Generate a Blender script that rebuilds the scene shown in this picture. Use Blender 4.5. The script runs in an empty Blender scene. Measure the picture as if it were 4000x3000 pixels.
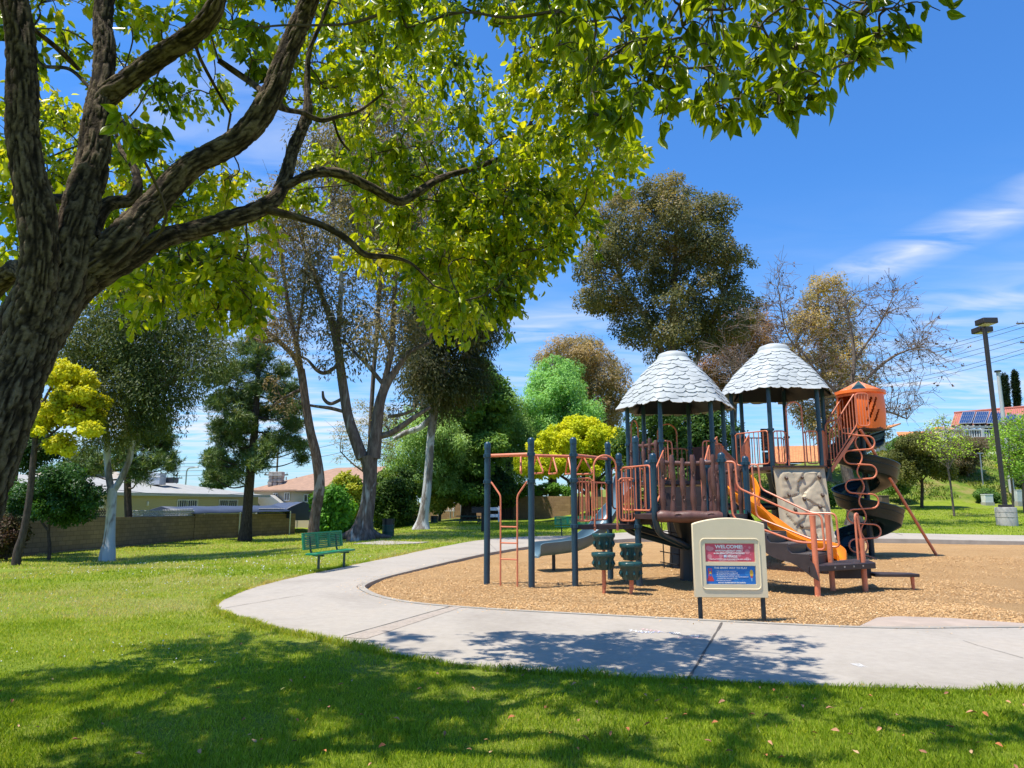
import bpy, math, random
import numpy as np
from mathutils import Vector
R = math.radians
random.seed(7)
rng = np.random.default_rng(11)
scene = bpy.context.scene
COL = scene.collection

# ------------------------------------------------------------------ survey helpers
# The photograph was surveyed with a level of 1.65 m eye height; these turn a sighting plus a
# measured distance (metres in front of the viewer) into a world position.
EYE, FPX, PITCH = 1.65, 2730.0, math.atan(465/2730)
def ray(u, v):
    cx = (u-2000)/FPX; cy = (1500-v)/FPX
    return np.array((cx, math.cos(PITCH)-cy*math.sin(PITCH), math.sin(PITCH)+cy*math.cos(PITCH)))
def P(u, v, Y):
    r = ray(u, v); t = Y/r[1]
    return np.array((r[0]*t, Y, EYE+r[2]*t))
def c1(x, y): return (1800+x/1.3825, 1250+y/1.3825)
def c2(x, y): return (2700+x/1.508, 1250+y/1.508)
def c3(x, y): return (1100+x/2.765, 1700+y/2.765)
def c4(x, y): return (3400+x/1.658, 1200+y/1.658)
def c5(x, y): return (1600+x/2.458, 1500+y/2.458)
def c6(x, y): return (2250+x/2.3692, 1600+y/2.3692)
def cd(x, y): return (x/1.383, 1000+y/1.383)
def cz(x, y): return (2900+x/3.16, 1850+y/3.16)
def cy_(x, y): return (3100+x/3.318, 1400+y/3.318)
def o(x, y): return (x*1.8083, y*1.8083)

def sm(a, b, x):
    t = np.clip((np.asarray(x, float)-a)/(b-a), 0, 1)
    return t*t*(3-2*t)
def gz(x, y):
    """height of the lawn: falls away to the left, rises gently to the back and right, then a bank"""
    x = np.asarray(x, float); y = np.asarray(y, float)
    left = -0.5*sm(-4, -14, x)*sm(14, 28, y)
    s = 0.012+0.048*sm(2, 10, x)
    ramp = s*np.clip(y-28.5, 0, 27)*sm(-12, -4, x)
    wig = 3*np.sin(x*0.09)
    bank = np.minimum(np.clip((y-54-wig*0.3)*0.36, 0, 5.0), 2.9+2.1*sm(30, 37, x))*sm(9, 20, x)
    return left+ramp+bank
def chipz(x, y):
    return -0.05+0.17*sm(14.5, 19.5, y)*sm(4, 7.5, x)*(1-sm(23, 28.5, y))
def G(u, v):
    """where the sight line meets the ground"""
    r = ray(u, v); t = 2.0
    for k in range(4000):
        p = r*t; z = EYE+p[2]
        if z <= gz(p[0], p[1]): break
        t += 0.03
    p = r*t
    return np.array((p[0], p[1], float(gz(p[0], p[1]))))

# ------------------------------------------------------------------ noise
def _h(ix, iy, iz):
    n = np.sin(ix*127.1+iy*311.7+iz*74.7)*43758.5453
    return n-np.floor(n)
def vn3(x, y, z):
    x0, y0, z0 = np.floor(x), np.floor(y), np.floor(z)
    fx, fy, fz = x-x0, y-y0, z-z0
    fx = fx*fx*(3-2*fx); fy = fy*fy*(3-2*fy); fz = fz*fz*(3-2*fz)
    def L(a, b, t): return a+(b-a)*t
    c = lambda i, j, k: _h(x0+i, y0+j, z0+k)
    return L(L(L(c(0,0,0), c(1,0,0), fx), L(c(0,1,0), c(1,1,0), fx), fy),
             L(L(c(0,0,1), c(1,0,1), fx), L(c(0,1,1), c(1,1,1), fx), fy), fz)

# ------------------------------------------------------------------ materials
def new_mat(name):
    m = bpy.data.materials.new(name); m.use_nodes = True
    nt = m.node_tree; nt.nodes.clear()
    out = nt.nodes.new('ShaderNodeOutputMaterial')
    return m, nt, out
def link(nt, a, b): nt.links.new(a, b)
def ramp(nt, fac, stops):
    n = nt.nodes.new('ShaderNodeValToRGB')
    el = n.color_ramp.elements
    while len(el) < len(stops): el.new(0.5)
    for e, (p, c) in zip(el, stops):
        e.position = p; e.color = (*c[:3], 1)
    link(nt, fac, n.inputs[0]); return n.outputs[0]
def noise(nt, vec, scale, detail=4, rough=0.55, dist=0.0):
    n = nt.nodes.new('ShaderNodeTexNoise')
    n.inputs['Scale'].default_value = scale; n.inputs['Detail'].default_value = detail
    n.inputs['Roughness'].default_value = rough; n.inputs['Distortion'].default_value = dist
    if vec is not None: link(nt, vec, n.inputs['Vector'])
    return n.outputs['Fac']
def mixc(nt, fac, a, b, mode='MIX'):
    n = nt.nodes.new('ShaderNodeMix'); n.data_type = 'RGBA'; n.blend_type = mode
    for s, v in ((n.inputs[0], fac), (n.inputs[6], a), (n.inputs[7], b)):
        if isinstance(v, (int, float)): s.default_value = v
        elif isinstance(v, tuple): s.default_value = (*v[:3], 1)
        else: link(nt, v, s)
    return n.outputs[2]
def vmap(nt, vec, sc):
    n = nt.nodes.new('ShaderNodeMapping'); n.inputs['Scale'].default_value = sc
    link(nt, vec, n.inputs['Vector']); return n.outputs[0]
def coord(nt, which='Object'):
    return nt.nodes.new('ShaderNodeTexCoord').outputs[which]
def bump(nt, h, strength, dist=0.02, prev=None):
    n = nt.nodes.new('ShaderNodeBump'); n.inputs['Strength'].default_value = strength
    n.inputs['Distance'].default_value = dist; link(nt, h, n.inputs['Height'])
    if prev is not None: link(nt, prev, n.inputs['Normal'])
    return n.outputs[0]
def mat(name, c, rough=0.5, var=0.15, vs=6.0, bs=0.0, bscale=60.0, spec=0.5, wear=None, metal=0.0, world=True, stretch=(1, 1, 1)):
    """a painted / plastic / mineral surface: slight tonal variation, faint bump, optional worn specks"""
    m, nt, out = new_mat(name)
    b = nt.nodes.new('ShaderNodeBsdfPrincipled'); link(nt, b.outputs[0], out.inputs[0])
    geo = nt.nodes.new('ShaderNodeNewGeometry').outputs['Position'] if world else coord(nt)
    v = vmap(nt, geo, stretch)
    n1 = noise(nt, v, vs, 5, 0.6)
    lo = tuple(x*(1-var) for x in c); hi = tuple(min(1, x*(1+var)) for x in c)
    col = ramp(nt, n1, [(0.3, lo), (0.7, hi)])
    if wear:
        n2 = noise(nt, v, vs*5, 6, 0.65)
        f = ramp(nt, n2, [(wear[1], (0, 0, 0)), (wear[1]+0.06, (1, 1, 1))])
        col = mixc(nt, f, col, wear[0])
    link(nt, col, b.inputs['Base Color'])
    rr = nt.nodes.new('ShaderNodeMapRange'); link(nt, n1, rr.inputs[0])
    rr.inputs[3].default_value = max(0.05, rough-0.1); rr.inputs[4].default_value = min(1, rough+0.12)
    link(nt, rr.outputs[0], b.inputs['Roughness'])
    b.inputs['Specular IOR Level'].default_value = spec; b.inputs['Metallic'].default_value = metal
    if bs > 0:
        link(nt, bump(nt, noise(nt, v, bscale, 5, 0.6), bs), b.inputs['Normal'])
    return m
def leaf_mat(name, cols, trans=0.4, rough=0.4, spec=0.5):
    """leaves: each leaf has its own tone (attribute rnd), light shines through"""
    m, nt, out = new_mat(name)
    a = nt.nodes.new('ShaderNodeAttribute'); a.attribute_name = 'rnd'
    n = len(cols)
    col = ramp(nt, a.outputs['Fac'], [((i/(n-1)) if n > 1 else 0, c) for i, c in enumerate(cols)])
    b = nt.nodes.new('ShaderNodeBsdfPrincipled'); link(nt, col, b.inputs['Base Color'])
    b.inputs['Roughness'].default_value = rough; b.inputs['Specular IOR Level'].default_value = spec
    t = nt.nodes.new('ShaderNodeBsdfTranslucent')
    tc = mixc(nt, 1.0, col, (1.35, 1.25, 0.5), 'MULTIPLY')
    link(nt, tc, t.inputs['Color'])
    mx = nt.nodes.new('ShaderNodeMixShader'); mx.inputs[0].default_value = trans
    link(nt, b.outputs[0], mx.inputs[1]); link(nt, t.outputs[0], mx.inputs[2])
    link(nt, mx.outputs[0], out.inputs[0])
    return m
def bark_mat(name, cols, scale=(3, 3, 0.8), bs=0.6, patch=None, uv=False):
    m, nt, out = new_mat(name)
    b = nt.nodes.new('ShaderNodeBsdfPrincipled'); link(nt, b.outputs[0], out.inputs[0])
    g = coord(nt, 'UV') if uv else nt.nodes.new('ShaderNodeNewGeometry').outputs['Position']
    v = vmap(nt, g, scale)
    n1 = noise(nt, v, 4, 8, 0.65, 0.3)
    col = ramp(nt, n1, [(0.28, cols[0]), (0.5, cols[1]), (0.72, cols[2])])
    if patch:
        v2 = vmap(nt, g, patch[1]); n2 = noise(nt, v2, 1.0, 4, 0.6, 0.8)
        f = ramp(nt, n2, [(patch[2], (0, 0, 0)), (patch[2]+0.05, (1, 1, 1))])
        col = mixc(nt, f, col, patch[0])
    link(nt, col, b.inputs['Base Color']); b.inputs['Roughness'].default_value = 0.9
    b.inputs['Specular IOR Level'].default_value = 0.2
    link(nt, bump(nt, n1, bs, 0.03), b.inputs['Normal'])
    return m

# ------------------------------------------------------------------ mesh building
def smooth_mesh(me, ang=38):
    me.polygons.foreach_set('use_smooth', np.ones(len(me.polygons), bool))
    try: me.set_sharp_from_angle(angle=R(ang))
    except Exception: pass
def np_mesh(name, V, F, m, parent=None, rnd=None, smooth=False):
    """V (n,3), F (k, corners) -> one linked mesh object"""
    V = np.asarray(V, np.float32); F = np.asarray(F, np.int32)
    me = bpy.data.meshes.new(name)
    me.vertices.add(len(V)); me.vertices.foreach_set('co', V.ravel())
    k = F.shape[1]
    me.loops.add(F.size); me.loops.foreach_set('vertex_index', F.ravel())
    me.polygons.add(len(F)); me.polygons.foreach_set('loop_start', np.arange(0, F.size, k, dtype=np.int32))
    me.update(calc_edges=True)
    if rnd is not None:
        a = me.attributes.new('rnd', 'FLOAT', 'FACE'); a.data.foreach_set('value', np.asarray(rnd, np.float32))
    if smooth: smooth_mesh(me, 60)
    me.materials.append(m)
    ob = bpy.data.objects.new(name, me); COL.objects.link(ob)
    if parent is not None: ob.parent = parent
    return ob
def fillet(pts, rad, n=5, closed=False):
    pts = [np.asarray(p, float) for p in pts]; N = len(pts); out = []
    for i in range(N):
        if not closed and i in (0, N-1): out.append(pts[i]); continue
        a, b, c = pts[i-1], pts[i], pts[(i+1) % N]
        la, lc = np.linalg.norm(a-b), np.linalg.norm(c-b)
        r = min(rad, la*0.48, lc*0.48)
        p0 = b+(a-b)/la*r; p2 = b+(c-b)/lc*r
        for k in range(n+1):
            t = k/n; out.append((1-t)**2*p0+2*t*(1-t)*b+t*t*p2)
    return out
def crom(pts, n=8):
    """Catmull-Rom through the points (any number of columns)"""
    p = np.asarray(pts, float)
    p = np.vstack([2*p[0]-p[1], p, 2*p[-1]-p[-2]])
    out = []
    for i in range(1, len(p)-2):
        for k in range(n):
            t = k/n
            out.append(0.5*((2*p[i])+(-p[i-1]+p[i+1])*t+(2*p[i-1]-5*p[i]+4*p[i+1]-p[i+2])*t*t+(-p[i-1]+3*p[i]-3*p[i+1]+p[i+2])*t**3))
    out.append(p[-2])
    return np.array(out)
def frames(pts):
    pts = np.asarray(pts, float); d = np.gradient(pts, axis=0)
    d /= np.linalg.norm(d, axis=1)[:, None]+1e-9
    ref = np.array((0, 0, 1.0)) if abs(d[0][2]) < 0.9 else np.array((1.0, 0, 0))
    A = np.zeros_like(pts); B = np.zeros_like(pts)
    a = ref-d[0]*np.dot(ref, d[0]); a /= np.linalg.norm(a)
    for i in range(len(pts)):
        a = a-d[i]*np.dot(a, d[i]); a /= np.linalg.norm(a)+1e-9
        A[i] = a; B[i] = np.cross(d[i], a)
    return d, A, B
class MB:
    def __init__(s): s.v = []; s.f = []
    def add(s, V, F):
        o_ = len(s.v); s.v.extend([tuple(map(float, p)) for p in V]); s.f.extend([tuple(int(i)+o_ for i in q) for q in F]); return s
    def tube(s, pts, r, n=8, closed=False, caps=True):
        pts = np.asarray(pts, float); N = len(pts)
        if closed:
            ext = np.vstack([pts[-2:], pts, pts[:2]]); d, A, B = frames(ext); A, B = A[2:-2], B[2:-2]
        else: d, A, B = frames(pts)
        r = np.broadcast_to(np.asarray(r, float), (N,))
        th = np.arange(n)*2*np.pi/n
        V = (pts[:, None]+r[:, None, None]*(np.cos(th)[None, :, None]*A[:, None]+np.sin(th)[None, :, None]*B[:, None])).reshape(-1, 3)
        F = []
        for i in range(N if closed else N-1):
            j = (i+1) % N
            for k in range(n):
                l = (k+1) % n
                F.append((i*n+k, i*n+l, j*n+l, j*n+k))
        if closed:  # undo the twist at the seam by nearest match
            pass
        if caps and not closed:
            F.append(tuple(reversed(range(n)))); F.append(tuple(range((N-1)*n, N*n)))
        return s.add(V, F)
    def cyl(s, p0, p1, r0, r1=None, n=16): return s.tube([p0, p1], [r0, r0 if r1 is None else r1], n)
    def box(s, c, size, rz=0.0, rx=0.0, ry=0.0):
        hx, hy, hz = size[0]/2, size[1]/2, size[2]/2
        pts = np.array([(sx*hx, sy*hy, sz*hz) for sx in (-1, 1) for sy in (-1, 1) for sz in (-1, 1)])
        def rot(p, ax, a):
            ca, sa = math.cos(a), math.sin(a); q = p.copy(); i, j = [(1, 2), (2, 0), (0, 1)][ax]
            q[:, i] = p[:, i]*ca-p[:, j]*sa; q[:, j] = p[:, i]*sa+p[:, j]*ca; return q
        pts = rot(rot(rot(pts, 0, rx), 1, ry), 2, rz)+np.asarray(c, float)
        return s.add(pts, [(0, 1, 3, 2), (4, 6, 7, 5), (0, 4, 5, 1), (2, 3, 7, 6), (0, 2, 6, 4), (1, 5, 7, 3)])
    def prism(s, poly, z0, z1):
        """vertical prism over an outline; z0/z1 numbers or functions of (x, y)"""
        n = len(poly); f0 = z0 if callable(z0) else (lambda x, y: z0); f1 = z1 if callable(z1) else (lambda x, y: z1)
        V = [(x, y, f0(x, y)) for x, y in poly]+[(x, y, f1(x, y)) for x, y in poly]
        F = [tuple(reversed(range(n))), tuple(range(n, 2*n))]+[(i, (i+1) % n, n+(i+1) % n, n+i) for i in range(n)]
        return s.add(V, F)
    def extrude(s, poly3, vec):
        """planar outline in space pushed along vec"""
        n = len(poly3); vec = np.asarray(vec, float); p = [np.asarray(q, float) for q in poly3]
        return s.add(p+[q+vec for q in p], [tuple(reversed(range(n))), tuple(range(n, 2*n))]+[(i, (i+1) % n, n+(i+1) % n, n+i) for i in range(n)])
    def revolve(s, prof, c, n=24, fr=None):
        """profile of (radius, z) about a vertical axis; fr(theta, k) may modulate the radius"""
        V = []
        for k, (r, z) in enumerate(prof):
            for i in range(n):
                th = 2*math.pi*i/n; q = r*(fr(th, k) if fr else 1)
                V.append((c[0]+q*math.cos(th), c[1]+q*math.sin(th), c[2]+z))
        F = [(k*n+i, k*n+(i+1) % n, (k+1)*n+(i+1) % n, (k+1)*n+i) for k in range(len(prof)-1) for i in range(n)]
        F.append(tuple(reversed(range(n)))); F.append(tuple(range((len(prof)-1)*n, len(prof)*n)))
        return s.add(V, F)
    def build(s, name, m, parent=None, smooth=38, bevel=0):
        me = bpy.data.meshes.new(name); me.from_pydata(s.v, [], s.f); me.update()
        import bmesh
        bm = bmesh.new(); bm.from_mesh(me); bmesh.ops.recalc_face_normals(bm, faces=bm.faces); bm.to_mesh(me); bm.free()
        if smooth: smooth_mesh(me, smooth)
        for q in (m if isinstance(m, list) else [m]): me.materials.append(q)
        ob = bpy.data.objects.new(name, me); COL.objects.link(ob)
        if parent is not None: ob.parent = parent
        if bevel:
            b = ob.modifiers.new('edge', 'BEVEL'); b.width = bevel; b.segments = 2; b.limit_method = 'ANGLE'; b.angle_limit = R(40)
        return ob
def tag(ob, label=None, cat=None, group=None, kind=None):
    for k, v in (('label', label), ('category', cat), ('group', group), ('kind', kind)):
        if v: ob[k] = v
    return ob
def thing(name, label, cat, loc=(0, 0, 0), group=None):
    """an Empty that parents the parts; parts are built in world coordinates, so it sits at the origin of their space"""
    e = bpy.data.objects.new(name, None); e.empty_display_size = 0.2; COL.objects.link(e)
    tag(e, label, cat, group); e['_base'] = tuple(float(q) for q in loc)
    return e
def settle():
    """move every thing's Empty to its base and shift the parts so that nothing moves in the world"""
    for e in list(COL.objects):
        if e.type == 'EMPTY' and '_base' in e:
            b = Vector(e['_base']); del e['_base']
            e.location = e.location+b
            for ch in e.children: ch.location = ch.location-b
# ------------------------------------------------------------------ sky and sun
SUN_DIR = np.array((-0.34, -0.13, 1.0)); SUN_DIR /= np.linalg.norm(SUN_DIR)
world = bpy.data.worlds.new("World"); scene.world = world; world.use_nodes = True
nt = world.node_tree; nt.nodes.clear()
wout = nt.nodes.new('ShaderNodeOutputWorld'); bg = nt.nodes.new('ShaderNodeBackground')
sky = nt.nodes.new('ShaderNodeTexSky'); sky.sky_type = 'NISHITA'; sky.sun_disc = False
sky.sun_elevation = math.asin(SUN_DIR[2]); sky.sun_rotation = math.atan2(SUN_DIR[0], SUN_DIR[1])
sky.altitude = 100; sky.air_density = 1.25; sky.dust_density = 0.35; sky.ozone_density = 3.0
SKY_STRENGTH = 0.13
tc = coord(nt, 'Generated')
sep = nt.nodes.new('ShaderNodeSeparateXYZ'); link(nt, tc, sep.inputs[0])
def mth(op, a, b=None, clamp=False):
    n = nt.nodes.new('ShaderNodeMath'); n.operation = op; n.use_clamp = clamp
    for i, q in enumerate((a, b)):
        if q is None: continue
        if isinstance(q, (int, float)): n.inputs[i].default_value = q
        else: link(nt, q, n.inputs[i])
    return n.outputs[0]
zz = mth('ADD', mth('MAXIMUM', sep.outputs[2], 0.0), 0.06)
px, py = mth('DIVIDE', sep.outputs[0], zz), mth('DIVIDE', sep.outputs[1], zz)
cmb = nt.nodes.new('ShaderNodeCombineXYZ'); link(nt, px, cmb.inputs[0]); link(nt, py, cmb.inputs[1])
def plane(u, v):
    r = ray(u, v); r = r/np.linalg.norm(r); z = max(r[2], 0)+0.06
    return r[0]/z, r[1]/z
# cirrus: a streak of cloud per entry (two ends on the cloud plane, half width, strength)
streaks = [(o(1840, 600), o(2330, 390), 0.085, 1.0), (o(2020, 690), o(2330, 600), 0.20, 0.5), (o(1100, 715), o(1275, 690), 0.14, 0.8),
           (o(330, 250), o(580, 250), 0.20, 0.55), (o(330, 800), o(520, 740), 0.45, 0.8), (o(300, 930), o(700, 905), 0.9, 0.85),
           (o(1950, 830), o(2300, 800), 0.7, 0.6), (o(1150, 860), o(1500, 800), 0.6, 0.3), (o(520, 330), o(700, 560), 0.22, 0.4)]
mask = None
for a, b, w, st in streaks:
    (ax, ay), (bx, by) = plane(*a), plane(*b)
    L = math.hypot(bx-ax, by-ay); dx, dy = (bx-ax)/L, (by-ay)/L
    qx = mth('SUBTRACT', px, ax); qy = mth('SUBTRACT', py, ay)
    al = mth('ADD', mth('MULTIPLY', qx, dx), mth('MULTIPLY', qy, dy))
    ac = mth('ABSOLUTE', mth('SUBTRACT', mth('MULTIPLY', qx, -dy), mth('MULTIPLY', qy, -dx)))
    over = mth('ABSOLUTE', mth('SUBTRACT', al, L/2)); over = mth('MAXIMUM', mth('SUBTRACT', over, L/2), 0.0)
    d = mth('ADD', ac, over)
    f = mth('MULTIPLY', mth('SUBTRACT', 1.0, mth('DIVIDE', d, w*2.2), True), st)
    mask = f if mask is None else mth('MAXIMUM', mask, f)
wisp = nt.nodes.new('ShaderNodeMapping'); wisp.inputs['Rotation'].default_value = (0, 0, R(-28)); wisp.inputs['Scale'].default_value = (1.0, 2.6, 1)
link(nt, cmb.outputs[0], wisp.inputs['Vector'])
nz = noise(nt, wisp.outputs[0], 2.0, 7, 0.52, 0.7)
nz2 = ramp(nt, nz, [(0.36, (0, 0, 0)), (0.72, (1, 1, 1))])
cl = mth('MULTIPLY', mth('POWER', mask, 1.1), nz2)
# thin veil low in the sky
veil = mth('MULTIPLY', mth('POWER', mth('SUBTRACT', 1.0, mth('DIVIDE', sep.outputs[2], 0.42), True), 1.5), 0.50)
veil = mth('MULTIPLY', veil, mth('ADD', 0.45, nz2))
cl = mth('MINIMUM', mth('ADD', cl, veil), 0.95)
tint = mixc(nt, 1.0, sky.outputs[0], (0.29, 0.60, 0.96), 'MULTIPLY')
skc = mixc(nt, cl, tint, (4.0, 4.3, 4.9))
link(nt, skc, bg.inputs[0]); bg.inputs[1].default_value = SKY_STRENGTH
link(nt, bg.outputs[0], wout.inputs[0])

sl = bpy.data.lights.new("sun", 'SUN'); sl.energy = 4.2; sl.angle = R(0.53); sl.color = (1, 0.94, 0.84)
so = bpy.data.objects.new("sun", sl); COL.objects.link(so); so.location = (-20, -8, 60)
so.rotation_euler = Vector(tuple(-SUN_DIR)).to_track_quat('-Z', 'Y').to_euler()

# ------------------------------------------------------------------ outlines of the play area
pairs = [((60,9.9),(60,6.5)), ((26,9.9),(26,6.5)), ((12,9.85),(12,6.52)), ((6.9,9.83),(6.0,6.55)), ((4.77,9.80),(3.68,6.60)), ((2.62,10.42),(1.71,6.93)),
         ((.32,11.2),(-.5,7.54)), ((-.79,11.66),(-2.29,8.93)), ((-1.59,12.13),(-3.64,10.13)), ((-2.27,12.89),(-4.72,11.6)),
         ((-2.76,13.89),(-5.0,12.9)), ((-2.94,14.65),(-5.06,14.3)), ((-2.83,15.97),(-4.85,16.1)), ((-2.37,17.92),(-4.35,18.8)),
         ((-1.46,21.41),(-3.6,22.4)), ((-.6,24.2),(-2.9,26)), ((.97,27.74),(-1.5,31)), ((3,30.2),(1.0,34)), ((6,31.6),(5.5,35)),
         ((10,31.6),(10,34.6)), ((17.5,30.3),(17.5,33.0)), ((26,29),(26,31.6)), ((60,26),(60,28.6))]
IN = crom([p[0] for p in pairs], 12); OUT = crom([p[1] for p in pairs], 12)
def inside(poly, x, y):
    x = np.asarray(x, float); y = np.asarray(y, float); c = np.zeros(x.shape, bool); n = len(poly)
    x1, y1 = poly[-1]
    for i in range(n):
        x2, y2 = poly[i]
        if y1 != y2:
            t = ((y1 > y) != (y2 > y)) & (x < (x2-x1)*(y-y1)/(y2-y1)+x1)
            c ^= t
        x1, y1 = x2, y2
    return c
def dist_line(poly, x, y):
    d = np.full(np.shape(x), 1e9)
    for i in range(len(poly)-1):
        ax, ay = poly[i]; bx, by = poly[i+1]; L2 = (bx-ax)**2+(by-ay)**2+1e-12
        t = np.clip(((x-ax)*(bx-ax)+(y-ay)*(by-ay))/L2, 0, 1)
        d = np.minimum(d, np.hypot(x-ax-t*(bx-ax), y-ay-t*(by-ay)))
    return d

# lawn --------------------------------------------------------------
m_lawn, nt, out = new_mat('lawn_turf')
b = nt.nodes.new('ShaderNodeBsdfPrincipled'); link(nt, b.outputs[0], out.inputs[0])
g = nt.nodes.new('ShaderNodeNewGeometry').outputs['Position']
fine = noise(nt, g, 38, 6, 0.7); mid = noise(nt, g, 2.2, 5, 0.6); big = noise(nt, g, 0.22, 4, 0.55, 0.5)
c_ = ramp(nt, fine, [(0.3, (0.09, 0.13, 0.007)), (0.5, (0.26, 0.33, 0.018)), (0.72, (0.44, 0.49, 0.06))])
dry = ramp(nt, mid, [(0.35, (0.05, 0.12, 0.008)), (0.62, (0.20, 0.26, 0.03))])
c_ = mixc(nt, 0.42, c_, dry)
ds = ramp(nt, big, [(0.50, (0, 0, 0)), (0.66, (1, 1, 1))])
sx = nt.nodes.new('ShaderNodeSeparateXYZ'); link(nt, g, sx.inputs[0])
straw = ramp(nt, fine, [(0.3, (0.11, 0.14, 0.02)), (0.7, (0.44, 0.42, 0.12))])
nmul = nt.nodes.new('ShaderNodeMath'); nmul.operation = 'MULTIPLY'; nmul.inputs[1].default_value = 0.9; link(nt, ds, nmul.inputs[0])
c_ = mixc(nt, nmul.outputs[0], c_, straw)
# the rough bank: taller, patchier growth above the mown part
bk = nt.nodes.new('ShaderNodeMapRange'); link(nt, sx.outputs[2], bk.inputs[0]); bk.inputs[1].default_value = 1.75; bk.inputs[2].default_value = 2.1
rough_ = noise(nt, g, 0.7, 6, 0.65, 0.4)
bankc = ramp(nt, rough_, [(0.32, (0.06, 0.12, 0.012)), (0.48, (0.14, 0.20, 0.02)), (0.62, (0.26, 0.22, 0.07)), (0.75, (0.20, 0.13, 0.06))])
c_ = mixc(nt, bk.outputs[0], c_, bankc)
link(nt, c_, b.inputs['Base Color']); b.inputs['Roughness'].default_value = 0.85; b.inputs['Specular IOR Level'].default_value = 0.15
link(nt, bump(nt, fine, 0.9, 0.05), b.inputs['Normal'])
def axis(lo, hi, step, far):
    a = list(np.arange(lo, hi+1e-6, step)); s = step; q = hi
    while q < far: s *= 1.35; q += s; a.append(q)
    s = step; q = lo
    while q > -far: s *= 1.35; q -= s; a.insert(0, q)
    return np.array(a)
xs = axis(-8, 14, 0.22, 700); ys = axis(2, 37, 0.22, 900)
ys = np.unique(np.concatenate([ys[ys <= 37], np.arange(37.3, 80, 1.0), ys[ys > 80]]))
xs = np.unique(np.concatenate([np.arange(-44, -8.2, 1.0), xs[(xs >= -8) & (xs <= 14)], np.arange(14.3, 46, 1.0), xs[(xs > 46) | (xs < -44)]]))
X, Y = np.meshgrid(xs, ys)
Z = gz(X, Y)+0.02*(vn3(X*0.8, Y*0.8, X*0)-0.5)
near = (Y < 40) & (Y > 5)
ins = np.zeros(X.shape, bool); ins[near] = inside(OUT, X[near], Y[near])
dd = np.zeros(X.shape); dd[near] = dist_line(OUT, X[near], Y[near])
Z = np.where(ins & (dd > 0.12), Z-0.25, Z)
ny, nx = X.shape
idx = np.arange(nx*ny).reshape(ny, nx)
Q = np.stack([idx[:-1, :-1], idx[:-1, 1:], idx[1:, 1:], idx[1:, :-1]], -1).reshape(-1, 4)
tag(np_mesh('lawn', np.stack([X, Y, Z], -1).reshape(-1, 3), Q, m_lawn, smooth=True), kind='structure')

# concrete path, kerb, joints -----------------------------------------
m_conc, nt, out = new_mat('broom_finished_concrete')
b = nt.nodes.new('ShaderNodeBsdfPrincipled'); link(nt, b.outputs[0], out.inputs[0])
g = nt.nodes.new('ShaderNodeNewGeometry').outputs['Position']
n1 = noise(nt, g, 0.55, 6, 0.62, 0.6); n2 = noise(nt, g, 9, 5, 0.6); n3 = noise(nt, g, 130, 3, 0.6)
c_ = ramp(nt, n1, [(0.3, (0.285, 0.245, 0.195)), (0.52, (0.375, 0.33, 0.27)), (0.75, (0.41, 0.345, 0.265))])
c_ = mixc(nt, 0.25, c_, ramp(nt, n2, [(0.3, (0.27, 0.24, 0.195)), (0.7, (0.48, 0.43, 0.36))]))
c_ = mixc(nt, 0.12, c_, ramp(nt, n3, [(0.35, (0.17, 0.16, 0.145)), (0.65, (0.56, 0.53, 0.49))]))
spots = ramp(nt, noise(nt, g, 17, 2, 0.5), [(0.74, (0, 0, 0)), (0.78, (1, 1, 1))])
c_ = mixc(nt, mixc(nt, 0.35, (0, 0, 0), spots), c_, (0.22, 0.2, 0.18))
link(nt, c_, b.inputs['Base Color']); b.inputs['Roughness'].default_value = 0.88; b.inputs['Specular IOR Level'].default_value = 0.25
link(nt, bump(nt, n3, 0.25, 0.01), b.inputs['Normal'])
m_kerb = mat('kerb_concrete', (0.33, 0.295, 0.24), 0.9, 0.14, 3, 0.2, 90)
KW = 0.16
nrm = np.gradient(IN, axis=0); nrm /= np.linalg.norm(nrm, axis=1)[:, None]
N_out = np.stack([-nrm[:, 1], nrm[:, 0]], -1)
if np.dot(N_out[60], OUT[60]-IN[60]) < 0: N_out = -N_out
KO = IN+N_out*KW
def strip(rows, zs, name, m, kind='structure'):
    """a sheet between successive outlines (each (n,2)) at heights zs (arrays)"""
    n = len(rows[0]); V = []
    for r_, z_ in zip(rows, zs): V.append(np.column_stack([r_, z_]))
    V = np.vstack(V); F = []
    for k in range(len(rows)-1):
        for i in range(n-1): F.append((k*n+i, k*n+i+1, (k+1)*n+i+1, (k+1)*n+i))
    mb = MB(); mb.add(V, F); ob = mb.build(name, m, smooth=45)
    return tag(ob, kind=kind)
hz = lambda a, d: gz(a[:, 0], a[:, 1])+d
lerp = [KO+(OUT-KO)*t for t in (0.004, 0.25, 0.5, 0.75, 1.0)]
strip([lerp[0]]+lerp+[OUT], [hz(lerp[0], -0.1)]+[hz(a, 0.022) for a in lerp]+[hz(OUT, -0.14)], 'path', m_conc)
strip([IN, IN+N_out*0.012, KO-N_out*0.008, KO], [hz(IN, -0.16), hz(IN, 0.024), hz(KO, 0.030), hz(KO, -0.05)], 'kerb', m_kerb)
m_joint = mat('joint_filler', (0.10, 0.085, 0.07), 0.95, 0.35, 12)
mb = MB()
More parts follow.
